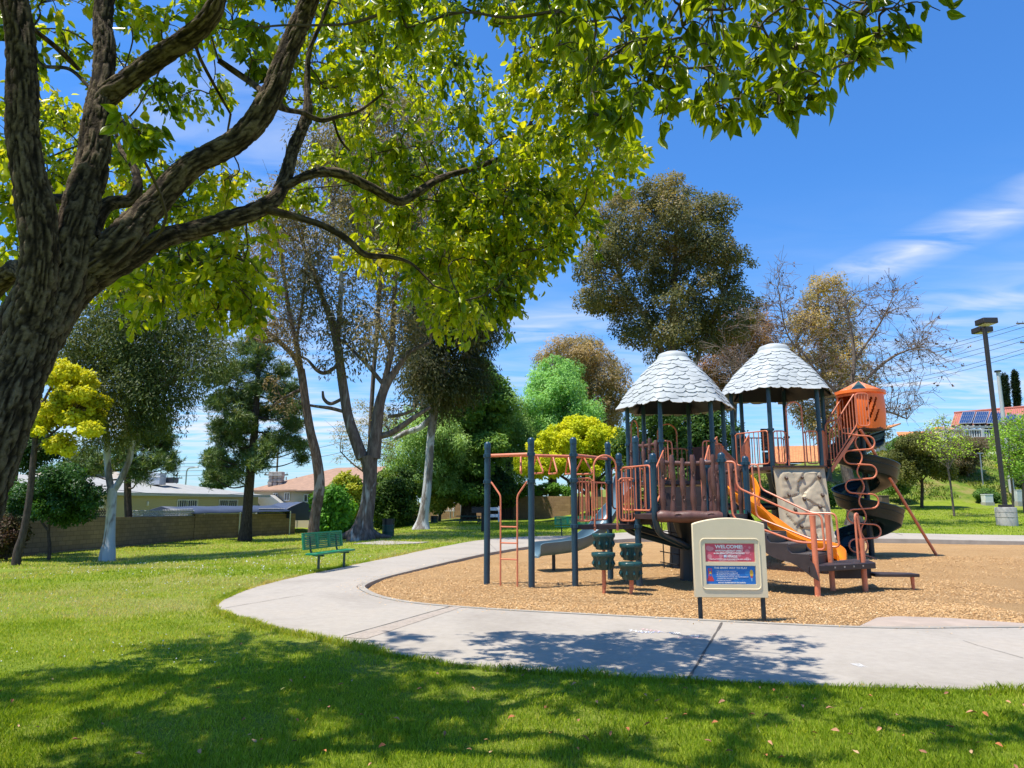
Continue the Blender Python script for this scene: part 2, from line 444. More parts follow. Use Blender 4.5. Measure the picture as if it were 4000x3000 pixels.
def joint(a, b, w=0.022):
    a, b = np.array(a[:2]), np.array(b[:2]); d = (b-a)/np.linalg.norm(b-a); n = np.array((-d[1], d[0]))
    k = max(2, int(np.linalg.norm(b-a)/0.12)); L_, R_ = [], []
    for i in range(k+1):
        p = a+(b-a)*i/k+n*0.012*(vn3(np.array(i*0.35), np.array(a[0]*3), np.array(0.5))-0.5)
        ww = w*(0.55+0.8*float(vn3(np.array(i*0.8), np.array(a[1]), np.array(3.0))))
        L_.append(p+n*ww/2); R_.append(p-n*ww/2)
    V = [(p[0], p[1], float(gz(p[0], p[1]))+0.0265) for p in L_+R_]
    mb.add(V, [(i, i+1, k+2+i, k+1+i) for i in range(k)])
joint(G(*o(1560, 1349)), G(*o(1488, 1472)), 0.03)
joint(G(*o(975, 1313)), G(*o(742, 1379)), 0.018)
joint(G(*o(655, 1288)), G(*o(480, 1318)), 0.012)
joint(G(*o(1050, 1166)), G(*o(1078, 1196)), 0.012)
joint(G(*o(2080, 1388)), G(*o(2112, 1400)), 0.008); joint(G(*o(2112, 1400)), G(*o(2212, 1428)), 0.008)
for xx in (9.5, 13.5, 17.5):
    joint((xx, 32.0), (xx+0.4, 34.2), 0.05)
tag(mb.build('path_joint_lines', m_joint, smooth=0), kind='structure')
# seam of newer, pinker concrete beside the joint on the left
mb = MB(); q = [G(*o(*p)) for p in ((1005, 1313), (975, 1314), (742, 1382), (790, 1385))]
mb.add([(p[0], p[1], float(gz(p[0], p[1]))+0.0262) for p in q], [(0, 1, 2, 3)])
tag(mb.build('path_patch', mat('patch_concrete', (0.36, 0.30, 0.24), 0.9, 0.2, 20, 0.3, 150), smooth=0), kind='structure')
# chalk scribbles on the path
m_chalk = [mat('white_chalk', (0.75, 0.75, 0.74), 0.95, 0.2, 60), mat('pink_chalk', (0.68, 0.45, 0.42), 0.95, 0.2, 60), mat('blue_chalk', (0.42, 0.46, 0.62), 0.95, 0.2, 60)]
for (x0, y0, x1, y1, w, k) in ((1358, 1366, 1410, 1372, .07, 0), (1385, 1364, 1425, 1369, .06, 1), (1378, 1371, 1432, 1370, .05, 2), (1445, 1372, 1470, 1373, .07, 0),
                               (1490, 1379, 1512, 1379, .07, 0), (1465, 1383, 1515, 1382, .05, 1), (1845, 1443, 1865, 1444, .09, 0), (1660, 1375, 1680, 1376, .04, 1)):
    a, b2 = G(*o(x0, y0))[:2], G(*o(x1, y1))[:2]; mb = MB(); pts = []
    for i in range(14):
        t = i/13; p = a+(b2-a)*t; d = (b2-a)/np.linalg.norm(b2-a); n_ = np.array((-d[1], d[0])); s_ = math.sin(i*2.3)*w
        for sg in (-1, 1): pts.append((*(p+n_*(s_+sg*w*0.32)), float(gz(*p))+0.0275))
    mb.add(pts, [(2*i, 2*i+1, 2*i+3, 2*i+2) for i in range(0, 13)])
    tag(mb.build('path_chalk_scribble', m_chalk[k], smooth=0), kind='structure')
# pad in the lawn and the ramp into the chips
m_pad = mat('old_pad_concrete', (0.36, 0.32, 0.28), 0.95, 0.2, 2, 0.3, 60)
q = [G(*c3(*p)) for p in ((765, 1178), (1080, 1146), (1480, 1160), (1590, 1156), (1500, 1172), (1120, 1189))]
mb = MB(); mb.prism([p[:2] for p in q], lambda x, y: float(gz(x, y))-0.1, lambda x, y: float(gz(x, y))+0.03)
tag(mb.build('lawn_pad_pavement', m_pad), kind='structure')
q = [G(*o(*p)) for p in ((1868, 1360), (1893, 1334), (1935, 1331), (2050, 1335), (2260, 1352), (2400, 1362), (2400, 1372))]
mb = MB(); mb.prism([(p[0], max(p[1], 9.84)) for p in q], -0.2, lambda x, y: 0.018-0.02*(y-9.8))
tag(mb.build('ramp_pavement', mat('ramp_concrete', (0.38, 0.30, 0.235), 0.9, 0.15, 2.5, 0.25, 110), bevel=0.012), kind='structure')

# wood chips ------------------------------------------------------------
chipcols = [(0.36, 0.18, 0.07), (0.56, 0.31, 0.12), (0.68, 0.41, 0.17), (0.74, 0.49, 0.235), (0.78, 0.58, 0.34)]
m_chipbed, nt, out = new_mat('wood_chip_bed')
b = nt.nodes.new('ShaderNodeBsdfPrincipled'); link(nt, b.outputs[0], out.inputs[0])
g = nt.nodes.new('ShaderNodeNewGeometry').outputs['Position']
vo = nt.nodes.new('ShaderNodeTexVoronoi'); vo.inputs['Scale'].default_value = 58; vo.inputs['Randomness'].default_value = 1
nn = noise(nt, g, 25, 2); gg = nt.nodes.new('ShaderNodeVectorMath'); gg.operation = 'ADD'; link(nt, vmap(nt, g, (1, 1.6, 1)), gg.inputs[0]); link(nt, nn, gg.inputs[1]); link(nt, gg.outputs[0], vo.inputs['Vector'])
sp = nt.nodes.new('ShaderNodeSeparateColor'); link(nt, vo.outputs['Color'], sp.inputs[0])
c_ = ramp(nt, sp.outputs[0], [(0, chipcols[0]), (0.2, chipcols[1]), (0.5, chipcols[2]), (0.8, chipcols[3]), (1, chipcols[4])])
lg = noise(nt, g, 0.8, 4, 0.6)
c_ = mixc(nt, 1.0, c_, ramp(nt, lg, [(0.3, (0.84, 0.8, 0.76)), (0.7, (1.0, 1.0, 1.0))]), 'MULTIPLY')
link(nt, c_, b.inputs['Base Color']); b.inputs['Roughness'].default_value = 0.9; b.inputs['Specular IOR Level'].default_value = 0.15
link(nt, bump(nt, vo.outputs['Distance'], 0.8, 0.03), b.inputs['Normal'])
xs = np.concatenate([np.arange(-3.2, 14, 0.25), np.arange(14.5, 61, 1.5)]); ys = np.concatenate([np.arange(9.4, 22, 0.25), np.arange(22.5, 34.5, 0.6)])
X, Y = np.meshgrid(xs, ys)
inn = inside(IN+N_out*0.10, X, Y)
Z = chipz(X, Y)+0.035*(vn3(X*1.3, Y*1.3, X*0+5)-0.5)+0.05*(vn3(X*.35, Y*.35, X*0+9)-0.5)
idx = np.arange(X.size).reshape(X.shape)
Q = np.stack([idx[:-1, :-1], idx[:-1, 1:], idx[1:, 1:], idx[1:, :-1]], -1).reshape(-1, 4)
keep = inn.ravel()[Q].any(1)
Zc = Z
tag(np_mesh('wood_chip_ground', np.stack([X, Y, Zc], -1).reshape(-1, 3), Q[keep], m_chipbed, smooth=True), kind='structure')
def ground_chip(x, y):
    return chipz(x, y)+0.035*(vn3(x*1.3, y*1.3, x*0+5)-0.5)+0.05*(vn3(x*.35, y*.35, x*0+9)-0.5)
m_chip = mat('loose_chip', (0.5, 0.28, 0.1), 0.85, 0.1)
m, nt, out = new_mat('loose_wood_chip')
b = nt.nodes.new('ShaderNodeBsdfPrincipled'); link(nt, b.outputs[0], out.inputs[0])
a = nt.nodes.new('ShaderNodeAttribute'); a.attribute_name = 'rnd'
link(nt, ramp(nt, a.outputs['Fac'], [(0, chipcols[0]), (0.15, chipcols[1]), (0.5, chipcols[2]), (0.8, chipcols[3]), (1, (0.80, 0.62, 0.38))]), b.inputs['Base Color'])
b.inputs['Roughness'].default_value = 0.8; b.inputs['Specular IOR Level'].default_value = 0.25
def scatter(n, x0, x1, y0, y1, poly):
    x = rng.uniform(x0, x1, n); y = rng.uniform(y0, y1, n); k = inside(poly, x, y); return x[k], y[k]
parts_ = [scatter(int(d*(x1-x0)*(y1-y0)), x0, x1, y0, y1, IN) for d, x0, x1, y0, y1 in ((2300, -3.1, 8, 9.7, 12.5), (900, -3.1, 10, 12.5, 16), (300, -3, 14, 16, 21))]
ki_ = rng.integers(0, len(IN), 1500); kq = IN[ki_]+N_out[ki_]*np.abs(rng.normal(0, .22, (1500, 1)))+rng.normal(0, .12, (1500, 2)); kk = (kq[:, 1] < 25) & (kq[:, 0] < 12) & ~inside(IN, kq[:, 0], kq[:, 1]); kq = kq[kk]   # kicked out on to the path
nin = sum(len(p[0]) for p in parts_); x = np.concatenate([p[0] for p in parts_]+[kq[:, 0]]); y = np.concatenate([p[1] for p in parts_]+[kq[:, 1]]); n = len(x)
ang = rng.uniform(0, 2*np.pi, n); tl = rng.normal(0, 0.20, n); rl = rng.normal(0, 0.22, n)
L = rng.uniform(0.008, 0.019, n)*(1+0.03*(y-10)); W = L*rng.uniform(0.35, 0.8, n)
D = np.stack([np.cos(ang)*np.cos(tl), np.sin(ang)*np.cos(tl), np.sin(tl)], -1); S = np.stack([-np.sin(ang)*np.cos(rl), np.cos(ang)*np.cos(rl), np.sin(rl)], -1)
C = np.stack([x, y, ground_chip(x, y)+rng.uniform(0.003, 0.018, n)], -1); C[nin:, 2] = gz(C[nin:, 0], C[nin:, 1])+.036
sk = rng.uniform(0.5, 1, (4, n))
V = np.stack([C-D*(L*sk[0])[:, None]-S*W[:, None]*.5, C+D*(L*sk[1])[:, None]-S*W[:, None]*.5, C+D*(L*sk[2])[:, None]+S*W[:, None]*.5, C-D*(L*sk[3])[:, None]+S*W[:, None]*.5], 1).reshape(-1, 3)
tag(np_mesh('wood_chips', V, np.arange(4*n).reshape(n, 4), m, rnd=np.clip(rng.normal(0.5, 0.25, n), 0, 1)),
    'loose tan wood chips covering the play area', None, kind='stuff')

# grass blades -----------------------------------------------------------
def lawn_ok(x, y):
    return ~inside(OUT-N_out*0.0, x, y)
m_grass = leaf_mat('grass_blade', [(0.08, 0.14, 0.008), (0.21, 0.32, 0.012), (0.37, 0.49, 0.025), (0.56, 0.57, 0.08), (0.68, 0.58, 0.25)], 0.34, 0.5, 0.3)
bx, by, bh, bw = [], [], [], []
for (d, x0, x1, y0, y1, h, w) in ((8500, -4.6, 4.9, 3.9, 5.4, .036, .0042), (6800, -5.6, 6.0, 5.4, 7.2, .035, .0055), (2500, -7.5, -0.5, 7.2, 10.5, .034, .008), (900, -10.5, -2.5, 10.5, 15, .04, .011),
                                  (330, -13, -2.2, 15, 21, .055, .016), (120, -20, -1, 21, 34, .06, .025), (55, -26, 8, 34, 52, .07, .04), (60, 4, 34, 32, 50, .06, .04)):
    n = int(d*(x1-x0)*(y1-y0)); x = rng.uniform(x0, x1, n); y = rng.uniform(y0, y1, n)
    clump = vn3(x*3.1, y*3.1, x*0+2)*0.6+vn3(x*9, y*9, x*0+4)*0.4
    k = lawn_ok(x, y) & (rng.uniform(0, 1, n) < 0.45+0.9*clump)
    x, y, clump = x[k], y[k], clump[k]; n = len(x)
    bx.append(x); by.append(y); bh.append(h*rng.uniform(0.45, 1.3, n)*(0.6+0.8*clump)); bw.append(w*rng.uniform(0.7, 1.3, n))
# longer fringe along the path edge
k0 = OUT[(OUT[:, 0] < 8) & (OUT[:, 1] < 27)]
seg = rng.integers(0, len(k0)-1, 26000); t = rng.uniform(0, 1, 26000)[:, None]
e = k0[seg]*(1-t)+k0[seg+1]*t; nd = N_out[:len(k0)][seg] if False else None
ctr = np.array((4.0, 18.0)); od = e-ctr; od /= np.linalg.norm(od, axis=1)[:, None]
e = e+od*rng.uniform(-0.035, 0.10, (26000, 1)); far = np.clip(np.hypot(e[:, 0], e[:, 1])/7, 1, 3)
bx.append(e[:, 0]); by.append(e[:, 1]); bh.append(rng.uniform(0.03, 0.09, 26000)*(0.5+1.0*vn3(e[:, 0]*2.5, e[:, 1]*2.5, e[:, 0]*0))); bw.append(0.005*far)
x, y, h, w = map(np.concatenate, (bx, by, bh, bw)); n = len(x)
ang = rng.uniform(0, 2*np.pi, n); lean = rng.uniform(0.1, 0.9, n); la = rng.uniform(0, 2*np.pi, n)
base = np.stack([x, y, gz(x, y)-0.005], -1); sd = np.stack([np.cos(ang), np.sin(ang), 0*ang], -1)*w[:, None]*.5
mid = base+np.stack([np.cos(la)*lean*h*.3, np.sin(la)*lean*h*.3, h*.6], -1); tip = base+np.stack([np.cos(la)*lean*h, np.sin(la)*lean*h, h], -1)
V = np.stack([base-sd, base+sd, mid+sd*.7, tip, mid-sd*.7], 1).reshape(-1, 3)
i0 = np.arange(n)*5
F = np.stack([i0, i0+1, i0+2, i0+3, i0+4], -1)
drymask = sm(0.42, 0.56, vn3(x*0.33, y*0.33, x*0+1.7)*0.7+0.3*vn3(x*1.4, y*1.4, x*0))*sm(-0.5, -2.5, x)*sm(6.5, 8.5, y)
tone = 0.40+0.10*sm(7, 9, y)+0.30*(vn3(x*1.1, y*1.1, x*0+8)-0.5)+0.2*(vn3(x*.28, y*.28, x*0+21)-0.5)+rng.normal(0, 0.16, n)+0.62*drymask*rng.uniform(0.3, 1, n)
tag(np_mesh('grass', V, F, m_grass, rnd=np.clip(tone, 0, 1)), 'mown green lawn grass', None, kind='stuff')
# clover flowers dotted through the sunny part
n = 900; x = rng.uniform(-13, -1.5, n); y = 7.5+rng.uniform(0, 1, n)**1.3*17
k = lawn_ok(x, y) & (vn3(x*.5, y*.5, x*0+3) > 0.45); x, y = x[k], y[k]; n = len(x)
s = 0.009*rng.uniform(.7, 1.3, n)*np.clip(y/10, 1, 2.2); z = gz(x, y)+0.05
c = np.stack([x, y, z], -1); e1 = np.stack([s, 0*s, 0*s], -1); e2 = np.stack([0*s, s, 0*s], -1); e3 = np.stack([0*s, 0*s, s*.8], -1)
V = np.stack([c+e1, c+e2, c-e1, c-e2, c+e3, c-e3], 1).reshape(-1, 3); i0 = np.arange(n)*6
F = np.concatenate([np.stack([i0+a_, i0+b_, i0+c_], -1) for a_, b_, c_ in ((0,1,4),(1,2,4),(2,3,4),(3,0,4),(1,0,5),(2,1,5),(3,2,5),(0,3,5))])
tag(np_mesh('clover_flower_grass', V, F, mat('clover_flower', (0.72, 0.70, 0.60), 0.9)), 'small white clover flowers scattered in the lawn', None, kind='stuff')
# ------------------------------------------------------------------ play structure
m_post = mat('teal_blue_enamel', (0.017, 0.052, 0.083), 0.32, 0.12, 2.5, 0.03, 200, 0.5, wear=((0.10, 0.14, 0.16), 0.70))
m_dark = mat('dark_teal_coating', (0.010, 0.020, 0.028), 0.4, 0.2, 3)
m_rail = mat('salmon_orange_enamel', (0.68, 0.21, 0.105), 0.38, 0.12, 3, wear=((0.42, 0.10, 0.045), 0.62))
m_log = mat('brown_moulded_log', (0.125, 0.055, 0.042), 0.45, 0.3, 4, 0.35, 14, stretch=(1, 1, 0.25))
m_deck = mat('brown_coated_steel', (0.055, 0.030, 0.026), 0.5, 0.2, 4)
m_step = mat('dark_brown_vinyl', (0.042, 0.030, 0.029), 0.5, 0.3, 4, wear=((0.10, 0.07, 0.06), 0.66))
m_roof = mat('pale_grey_shingle_plastic', (0.42, 0.44, 0.43), 0.55, 0.14, 2.5, 0.12, 45, wear=((0.24, 0.26, 0.255), 0.66))
m_rock = mat('beige_rock_plastic', (0.50, 0.42, 0.285), 0.62, 0.10, 2, 0.08, 30)
m_hold = mat('brown_hand_hold', (0.09, 0.06, 0.045), 0.5, 0.3, 20)
m_slide_o = mat('orange_slide_plastic', (0.95, 0.27, 0.008), 0.28, 0.08, 2)
m_turret = mat('orange_turret_plastic', (0.92, 0.19, 0.025), 0.38, 0.08, 2)
m_slide_g = mat('green_spiral_plastic', (0.010, 0.026, 0.026), 0.33, 0.2, 2, spec=.35)
m_slide_t = mat('grey_teal_slide_plastic', (0.11, 0.19, 0.23), 0.34, 0.12, 2)
m_pod = mat('green_pod_plastic', (0.012, 0.060, 0.058), 0.36, 0.12, 4)
m_red = mat('dark_red_panel', (0.13, 0.035, 0.025), 0.5, 0.2, 5)
m_black = mat('black_rope', (0.015, 0.015, 0.016), 0.7, 0.2, 20)
m_bolt = mat('galvanised_bolt', (0.42, 0.42, 0.42), 0.4, 0.2, 20, metal=0.8)

PS = thing('play_structure', 'large playground climbing structure with two grey shingled towers, slides and orange rails', 'play structure', (4.5, 17, 0))
def part(mb, name, m, parent=PS, **k): return mb.build(name, m, parent, **k)
def cap_post(x, y, ztop, z0=-0.3, r=0.066, collars=(), name='support_post'):
    mb = MB()
    prof = [(r, z0)]+[(r, ztop-0.14), (r*1.1, ztop-0.14), (r*1.1, ztop-0.06)]+[(r*1.08*math.cos(a), ztop-0.06+0.065*math.sin(a)) for a in np.linspace(0.15, 1.5, 6)]
    mb.revolve(prof, (x, y, 0), 18); p = part(mb, name, m_post)
    for zc in collars: collar(x, y, zc, p, r)
    return p
def collar(x, y, z, parent, r=0.066):
    mb = MB(); mb.revolve([(r+0.001, z-0.042), (r+0.02, z-0.036), (r+0.02, z+0.036), (r+0.001, z+0.042)], (x, y, 0), 18)
    for k in range(4):
        a = R(45+90*k); mb.box((x+(r+0.025)*math.cos(a), y+(r+0.025)*math.sin(a), z), (0.03, 0.03, 0.055), a)
    part(mb, 'collar', m_post, parent)
def v3(p, z): return np.array((p[0], p[1], z))
def panel_rail(a, b, z0, z1, n=6, inset=0.10, loop=0.0, parent=PS, rr=0.019):
    """upright barrier between two posts: rounded tube frame with balusters"""
    a = np.asarray(a[:2], float); b = np.asarray(b[:2], float); d = b-a; L = np.linalg.norm(d); d /= L
    a = a+d*inset; b = b-d*inset; L = np.linalg.norm(b-a)
    pts = fillet([v3(a, z0), v3(b, z0), v3(b, z1), v3(a, z1)], 0.09, 5, True)
    mb = MB(); mb.tube(pts+[pts[0]], rr, 8, caps=False)
    for q, s in ((a, -1), (b, 1)):
        mb.cyl(v3(q, z1-0.05), v3(q+d*s*inset*0.6, z1-0.05), rr*0.9, n=8)
    fr = part(mb, 'railing', m_rail, parent)
    for i in range(n):
        q = a+d*L*(i+1)/(n+1); mb = MB(); mb.cyl(v3(q, z0), v3(q, z1), rr*0.72, n=7); part(mb, 'baluster', m_rail, fr)
    return fr
def loop_entry(a, b, z0, ztop, n=3):
    """entrance with a tall arch in the middle and a short barrier on each side"""
    a = np.asarray(a[:2], float); b = np.asarray(b[:2], float); d = (b-a)/np.linalg.norm(b-a); L = np.linalg.norm(b-a); mid = (a+b)/2
    w = 0.245; pts = [v3(mid-d*w, z0-0.06), v3(mid-d*w, ztop-w)]
    pts += [v3(mid-d*w*math.cos(t), ztop-w+w*math.sin(t)) for t in np.linspace(0.2, math.pi-0.2, 10)]
    pts += [v3(mid+d*w, ztop-w), v3(mid+d*w, z0-0.06)]
    mb = MB(); mb.tube(pts, 0.021, 8)
    for s in (-1, 1): mb.box(v3(mid+d*w*s, z0-0.09), (0.05, 0.02, 0.11), math.atan2(d[1], d[0]))
    arch = part(mb, 'entry_arch', m_rail)
    for p, q in ((a, mid-d*w), (mid+d*w, b)): 
        panel_rail(p, q, z0+0.06, z0+0.95, n, 0.05)
    return arch
def hexpts(c, r, rot): return [np.array((c[0]+r*math.cos(R(rot+60*k)), c[1]+r*math.sin(R(rot+60*k)))) for k in range(6)]
def deck(poly, z, th=0.10, name='deck'):
    mb = MB(); mb.prism([tuple(p) for p in poly], z-th, z); d = part(mb, name, m_deck, bevel=0.006)
    return d

# ---- low hexagonal deck on a central column -----------------------------
LC = np.array((3.73, 15.47)); LZ = 1.42
LH = hexpts(LC, 1.36, -8)      # order: right, back right, back left, left, front left, front right
colc = (4.08, 16.2)
def column(c, z1, r=0.30):
    mb = MB(); prof = [(r*1.02, -0.3), (r, 0.1), (r*0.93, 0.35), (r*0.9, 0.6), (r*1.08, 0.95), (r*1.25, z1-0.25), (r*1.45, z1-0.02)]
    mb.revolve(prof, (c[0], c[1], 0), 40, lambda th, k: 1+0.02*math.cos(th*12))
    cc = part(mb, 'trunk_column', m_dark); return cc
column(colc, LZ-0.1)
deck(LH, LZ)
def bent_post(p, ztop, zbend, c, zc, cap=True, collars=(), r=0.066):
    """post that curves in under the deck to the column"""
    p = np.asarray(p, float); c = np.asarray(c[:2], float)
    d = c-p; d /= np.linalg.norm(d)
    pts = fillet([v3(p, ztop-0.08), v3(p, zbend), v3(c-d*0.15, zc)], 0.42, 8)
    mb = MB(); mb.tube(pts, r, 16); q = part(mb, 'support_post', m_post)
    if cap:
        mb = MB(); mb.revolve([(r*1.1, ztop-0.14), (r*1.1, ztop-0.06)]+[(r*1.08*math.cos(a), ztop-0.06+0.065*math.sin(a)) for a in np.linspace(0.15, 1.5, 6)], (p[0], p[1], 0), 18)
        part(mb, 'post_cap', m_post, q)
    for zc_ in collars: collar(p[0], p[1], zc_, q, r)
    return q
for k in (0, 1, 2, 3, 4, 5):
    bent_post(LH[k], 2.66 if k != 3 else 2.75, 1.08, colc, 0.66, True, (2.50,))
# front log panel between the front left and front right posts
def log_panel(a, b, z0, z1, n=6, seat=True):
    a = np.asarray(a[:2], float); b = np.asarray(b[:2], float); d = b-a; L = np.linalg.norm(d); d /= L; nn = np.array((d[1], -d[0]))
    if nn[1] > 0: nn = -nn
    mb = MB(); pts = [v3(a+d*t*L, z1-0.10+0.012*math.sin(t*9)) for t in np.linspace(0.09, 0.91, 14)]
    mb.tube(pts, [0.045+0.006*math.sin(i*1.7) for i in range(14)], 10); root = part(mb, 'log_panel', m_log)
    for i in range(n):
        t = 0.13+0.74*i/(n-1); r0 = 0.052; ph = i*2.1
        zs = np.linspace(z0+(0.12 if seat else 0.0), z1+(0.03 if i % 2 else -0.04)+0.04, 18)
        pts = [v3(a+d*(t*L+0.010*math.sin(z*6+ph))+nn*(0.025+0.006*math.cos(z*7+ph)), z) for z in zs]
        rr = [r0*(1+0.13*math.sin(z*8+ph)+0.07*math.sin(z*19+ph*2)) for z in zs]; rr[-1] *= 0.75
        mb = MB(); mb.tube(pts, rr, 12)
        for kz in (0.3, 0.72):                       # knots
            z = z0+(z1-z0)*(kz+0.09*math.sin(ph*3+kz*9)); c = v3(a+d*(t*L)+nn*0.072, z)
            ring = [c+np.array((d[0], d[1], 0))*0.030*math.cos(q)+np.array((0, 0, 1))*0.05*math.sin(q) for q in np.linspace(0, 2*math.pi, 11)]
            mb.tube(ring, 0.008, 5, caps=False)
        part(mb, 'log_slat', m_log, root, smooth=50)
    if seat:
        zs = np.linspace(0.03, 0.97, 20); pts = [v3(a+d*q*L+nn*0.06, z0+0.02+0.006*math.sin(q*14)) for q in zs]
        rr = [0.115*(1+0.05*math.sin(q*17)) for q in zs]; rr[0] *= .7; rr[-1] *= .7
        mb = MB(); mb.tube(pts, rr, 16)
        for q0, rz in ((0.33, 0.05), (0.8, 0.06)):
            c = v3(a+d*q0*L+nn*0.165, z0+rz); ring = [c+np.array((d[0], d[1], 0))*0.07*math.cos(q)+np.array((0, 0, 1))*0.026*math.sin(q) for q in np.linspace(0, 2*math.pi, 13)]
            mb.tube(ring, 0.009, 5, caps=False)
        part(mb, 'log_seat', m_log, root, smooth=50)
    return root
log_panel(LH[4], LH[5], 1.36, 2.55, 6)
log_panel(LH[0], LH[1], 1.40, 2.45, 5, False)

# ---- roofed towers -------------------------------------------------------
def roof(c, r, z0, z1, rot, top=0.27):
    ax = np.array((c[0], c[1]))
    T = np.linspace(0, 1, 9)
    def rad(t): return r*(1-t)+r*top*t+0.05*r*math.sin(math.pi*t)
    def zz(t): return z0+(z1-z0)*(0.96*t+0.04*math.sin(t*math.pi/2))
    def hexr(th):
        a = ((math.degrees(th)-rot) % 60)-30; return math.cos(R(30))/math.cos(R(a))*0.55+0.45*(0.93+0.07*math.cos(R(a*6+180)))
    n = 96; V = []; F = []
    for t in T:
        for i in range(n):
            th = 2*math.pi*i/n; q = rad(t)*(hexr(th)*(1-t*0.6)+t*0.6)
            V.append((c[0]+q*math.cos(th), c[1]+q*math.sin(th), zz(t)-(0.05*(1-t)**3*(1-abs(math.cos(3*(th-R(rot))))))*0+(0.0)))
    mb = MB(); K = len(T)
    mb.add(V, [(k*n+i, k*n+(i+1) % n, (k+1)*n+(i+1) % n, (k+1)*n+i) for k in range(K-1) for i in range(n)])
    # domed cap
    q0 = rad(1); capn = [(q0, zz(1)), (q0*0.97, zz(1)+0.10*r*0.5), (q0*0.85, zz(1)+0.16*r*0.6), (q0*0.55, zz(1)+0.21*r*0.6), (0.02, zz(1)+0.225*r*0.6)]
    Vc = []; nc = 36
    for q, z in capn:
        for i in range(nc): th = 2*math.pi*i/nc; Vc.append((c[0]+q*math.cos(th)*(1+0.03*math.sin(5*th)), c[1]+q*math.sin(th), z))
    mb.add(Vc, [(k*nc+i, k*nc+(i+1) % nc, (k+1)*nc+(i+1) % nc, (k+1)*nc+i) for k in range(4) for i in range(nc)])
    shell = part(mb, 'shingled_roof', m_roof, smooth=50)
    # overlapping moulded shingles, one sheet of plates on the shell
    rs = random.Random(int(c[0]*100)); mb = MB()
    def surf(th, t, lift):
        t = min(max(t, -0.06), 1.12); q = rad(min(t, 1.0) if t <= 1 else 1)*(hexr(th)*(1-min(t, 1)*0.6)+min(t, 1)*0.6) if t <= 1 else rad(1)*(1-(t-1)*2.2)
        zc_ = zz(t) if t <= 1 else zz(1)+(t-1)*r*0.75
        if t < 0: q = rad(0)*hexr(th)*(1+(-t)*0.75); zc_ = z0+t*(z1-z0)
        return np.array((c[0]+(q+lift*0.85)*math.cos(th), c[1]+(q+lift*0.85)*math.sin(th), zc_+lift*0.5))
    rows = 11
    for k in range(rows):
        t0 = -0.045+k*1.03/rows; rr_ = rad(min(max(t0, 0), 1)); num = max(9, int(2*math.pi*rr_/0.30)); off = rs.random()
        for i in range(num):
            a0 = 2*math.pi*(i+off+rs.uniform(-.1, .1))/num; a1 = 2*math.pi*(i+1.08+off+rs.uniform(-.1, .12))/num
            dt = 1.0/rows; jt = rs.uniform(-0.35, 0.30)*dt; sk_ = rs.uniform(-0.3, 0.3)*dt
            lo, hi = t0+jt, t0+dt*1.45
            cols_ = 6; Vp = []
            L1 = 0.016+rs.uniform(0, 0.016)
            for row_, (tt, lf) in enumerate(((lo, L1), (lo+0.4*dt, L1*0.85), (hi, 0.004))):
                for j in range(cols_+1):
                    s = j/cols_; th = a0+(a1-a0)*s
                    tj = tt
                    if row_ == 0: tj = lo+dt*(0.42*abs(2*s-1)**3+0.12*rs.uniform(-1, 1))+sk_*(s-.5)*2
                    Vp.append(surf(th, tj, lf-(0.008*abs(2*s-1)**4)))
            for j in range(cols_+1):
                s = j/cols_; th = a0+(a1-a0)*s; p = Vp[j]; Vp.append(np.array((p[0]-0.022*math.cos(th), p[1]-0.022*math.sin(th), p[2]-0.008)))
            w = cols_+1; Fp = []
            for j in range(cols_):
                Fp += [(j, j+1, w+j+1, w+j), (w+j, w+j+1, 2*w+j+1, 2*w+j), (3*w+j, 3*w+j+1, j+1, j)]
            mb.add(Vp, Fp)
    part(mb, 'shingle_layer', m_roof, shell, smooth=40)
    # added dark sheet inside the roof: the underside's shade put into colour
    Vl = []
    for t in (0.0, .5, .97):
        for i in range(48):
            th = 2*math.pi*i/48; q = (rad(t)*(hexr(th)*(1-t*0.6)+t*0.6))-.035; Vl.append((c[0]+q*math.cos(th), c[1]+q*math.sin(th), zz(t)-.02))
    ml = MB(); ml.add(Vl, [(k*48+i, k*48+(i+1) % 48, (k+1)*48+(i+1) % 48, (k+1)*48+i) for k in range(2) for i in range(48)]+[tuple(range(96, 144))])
    part(ml, 'roof_shade_sheet', m_dark, shell)
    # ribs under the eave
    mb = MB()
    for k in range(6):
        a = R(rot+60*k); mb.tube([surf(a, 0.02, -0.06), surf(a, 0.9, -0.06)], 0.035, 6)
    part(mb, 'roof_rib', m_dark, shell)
    return shell

T1 = P(*c1(1165, 700), 19.3); T1Z = 2.22; T1c = (T1[0], 19.3); T1R = 1.33
T2 = P(*c2(545, 700), 20.6); T2c = (T2[0]-.13, 20.6); T2R = 1.36; T2Z = float(P(*c2(545, 862), 20.6-1.18)[2])
e1 = float(P(*c1(865, 480), 19.3)[2]); a1_ = float(P(*c1(1140, 190), 19.3)[2])
e2 = float(P(*c2(220, 448), 20.6)[2]); a2_ = float(P(*c2(525, 165), 20.6)[2])
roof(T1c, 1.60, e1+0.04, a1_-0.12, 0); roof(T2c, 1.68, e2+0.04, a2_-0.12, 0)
def tower(c, r, z, ze, colx):
    H_ = hexpts(c, r, 0)
    for k, p in enumerate(H_):
        q = bent_post(p, ze+0.45, z-0.42, colx, z-0.95, False, (z+1.02,), 0.06)
    column(colx, z-0.12, 0.3); deck(H_, z); 
    return H_
H1 = tower(T1c, T1R, T1Z, e1, (T1c[0], T1c[1])); H2 = tower(T2c, T2R, T2Z, e2, (T2c[0], T2c[1]))
mb = MB(); mb.tube([(T1c[0], T1c[1], 1.55), (T2c[0], T2c[1], 1.55)], 0.10, 12); part(mb, 'cross_beam', m_dark)
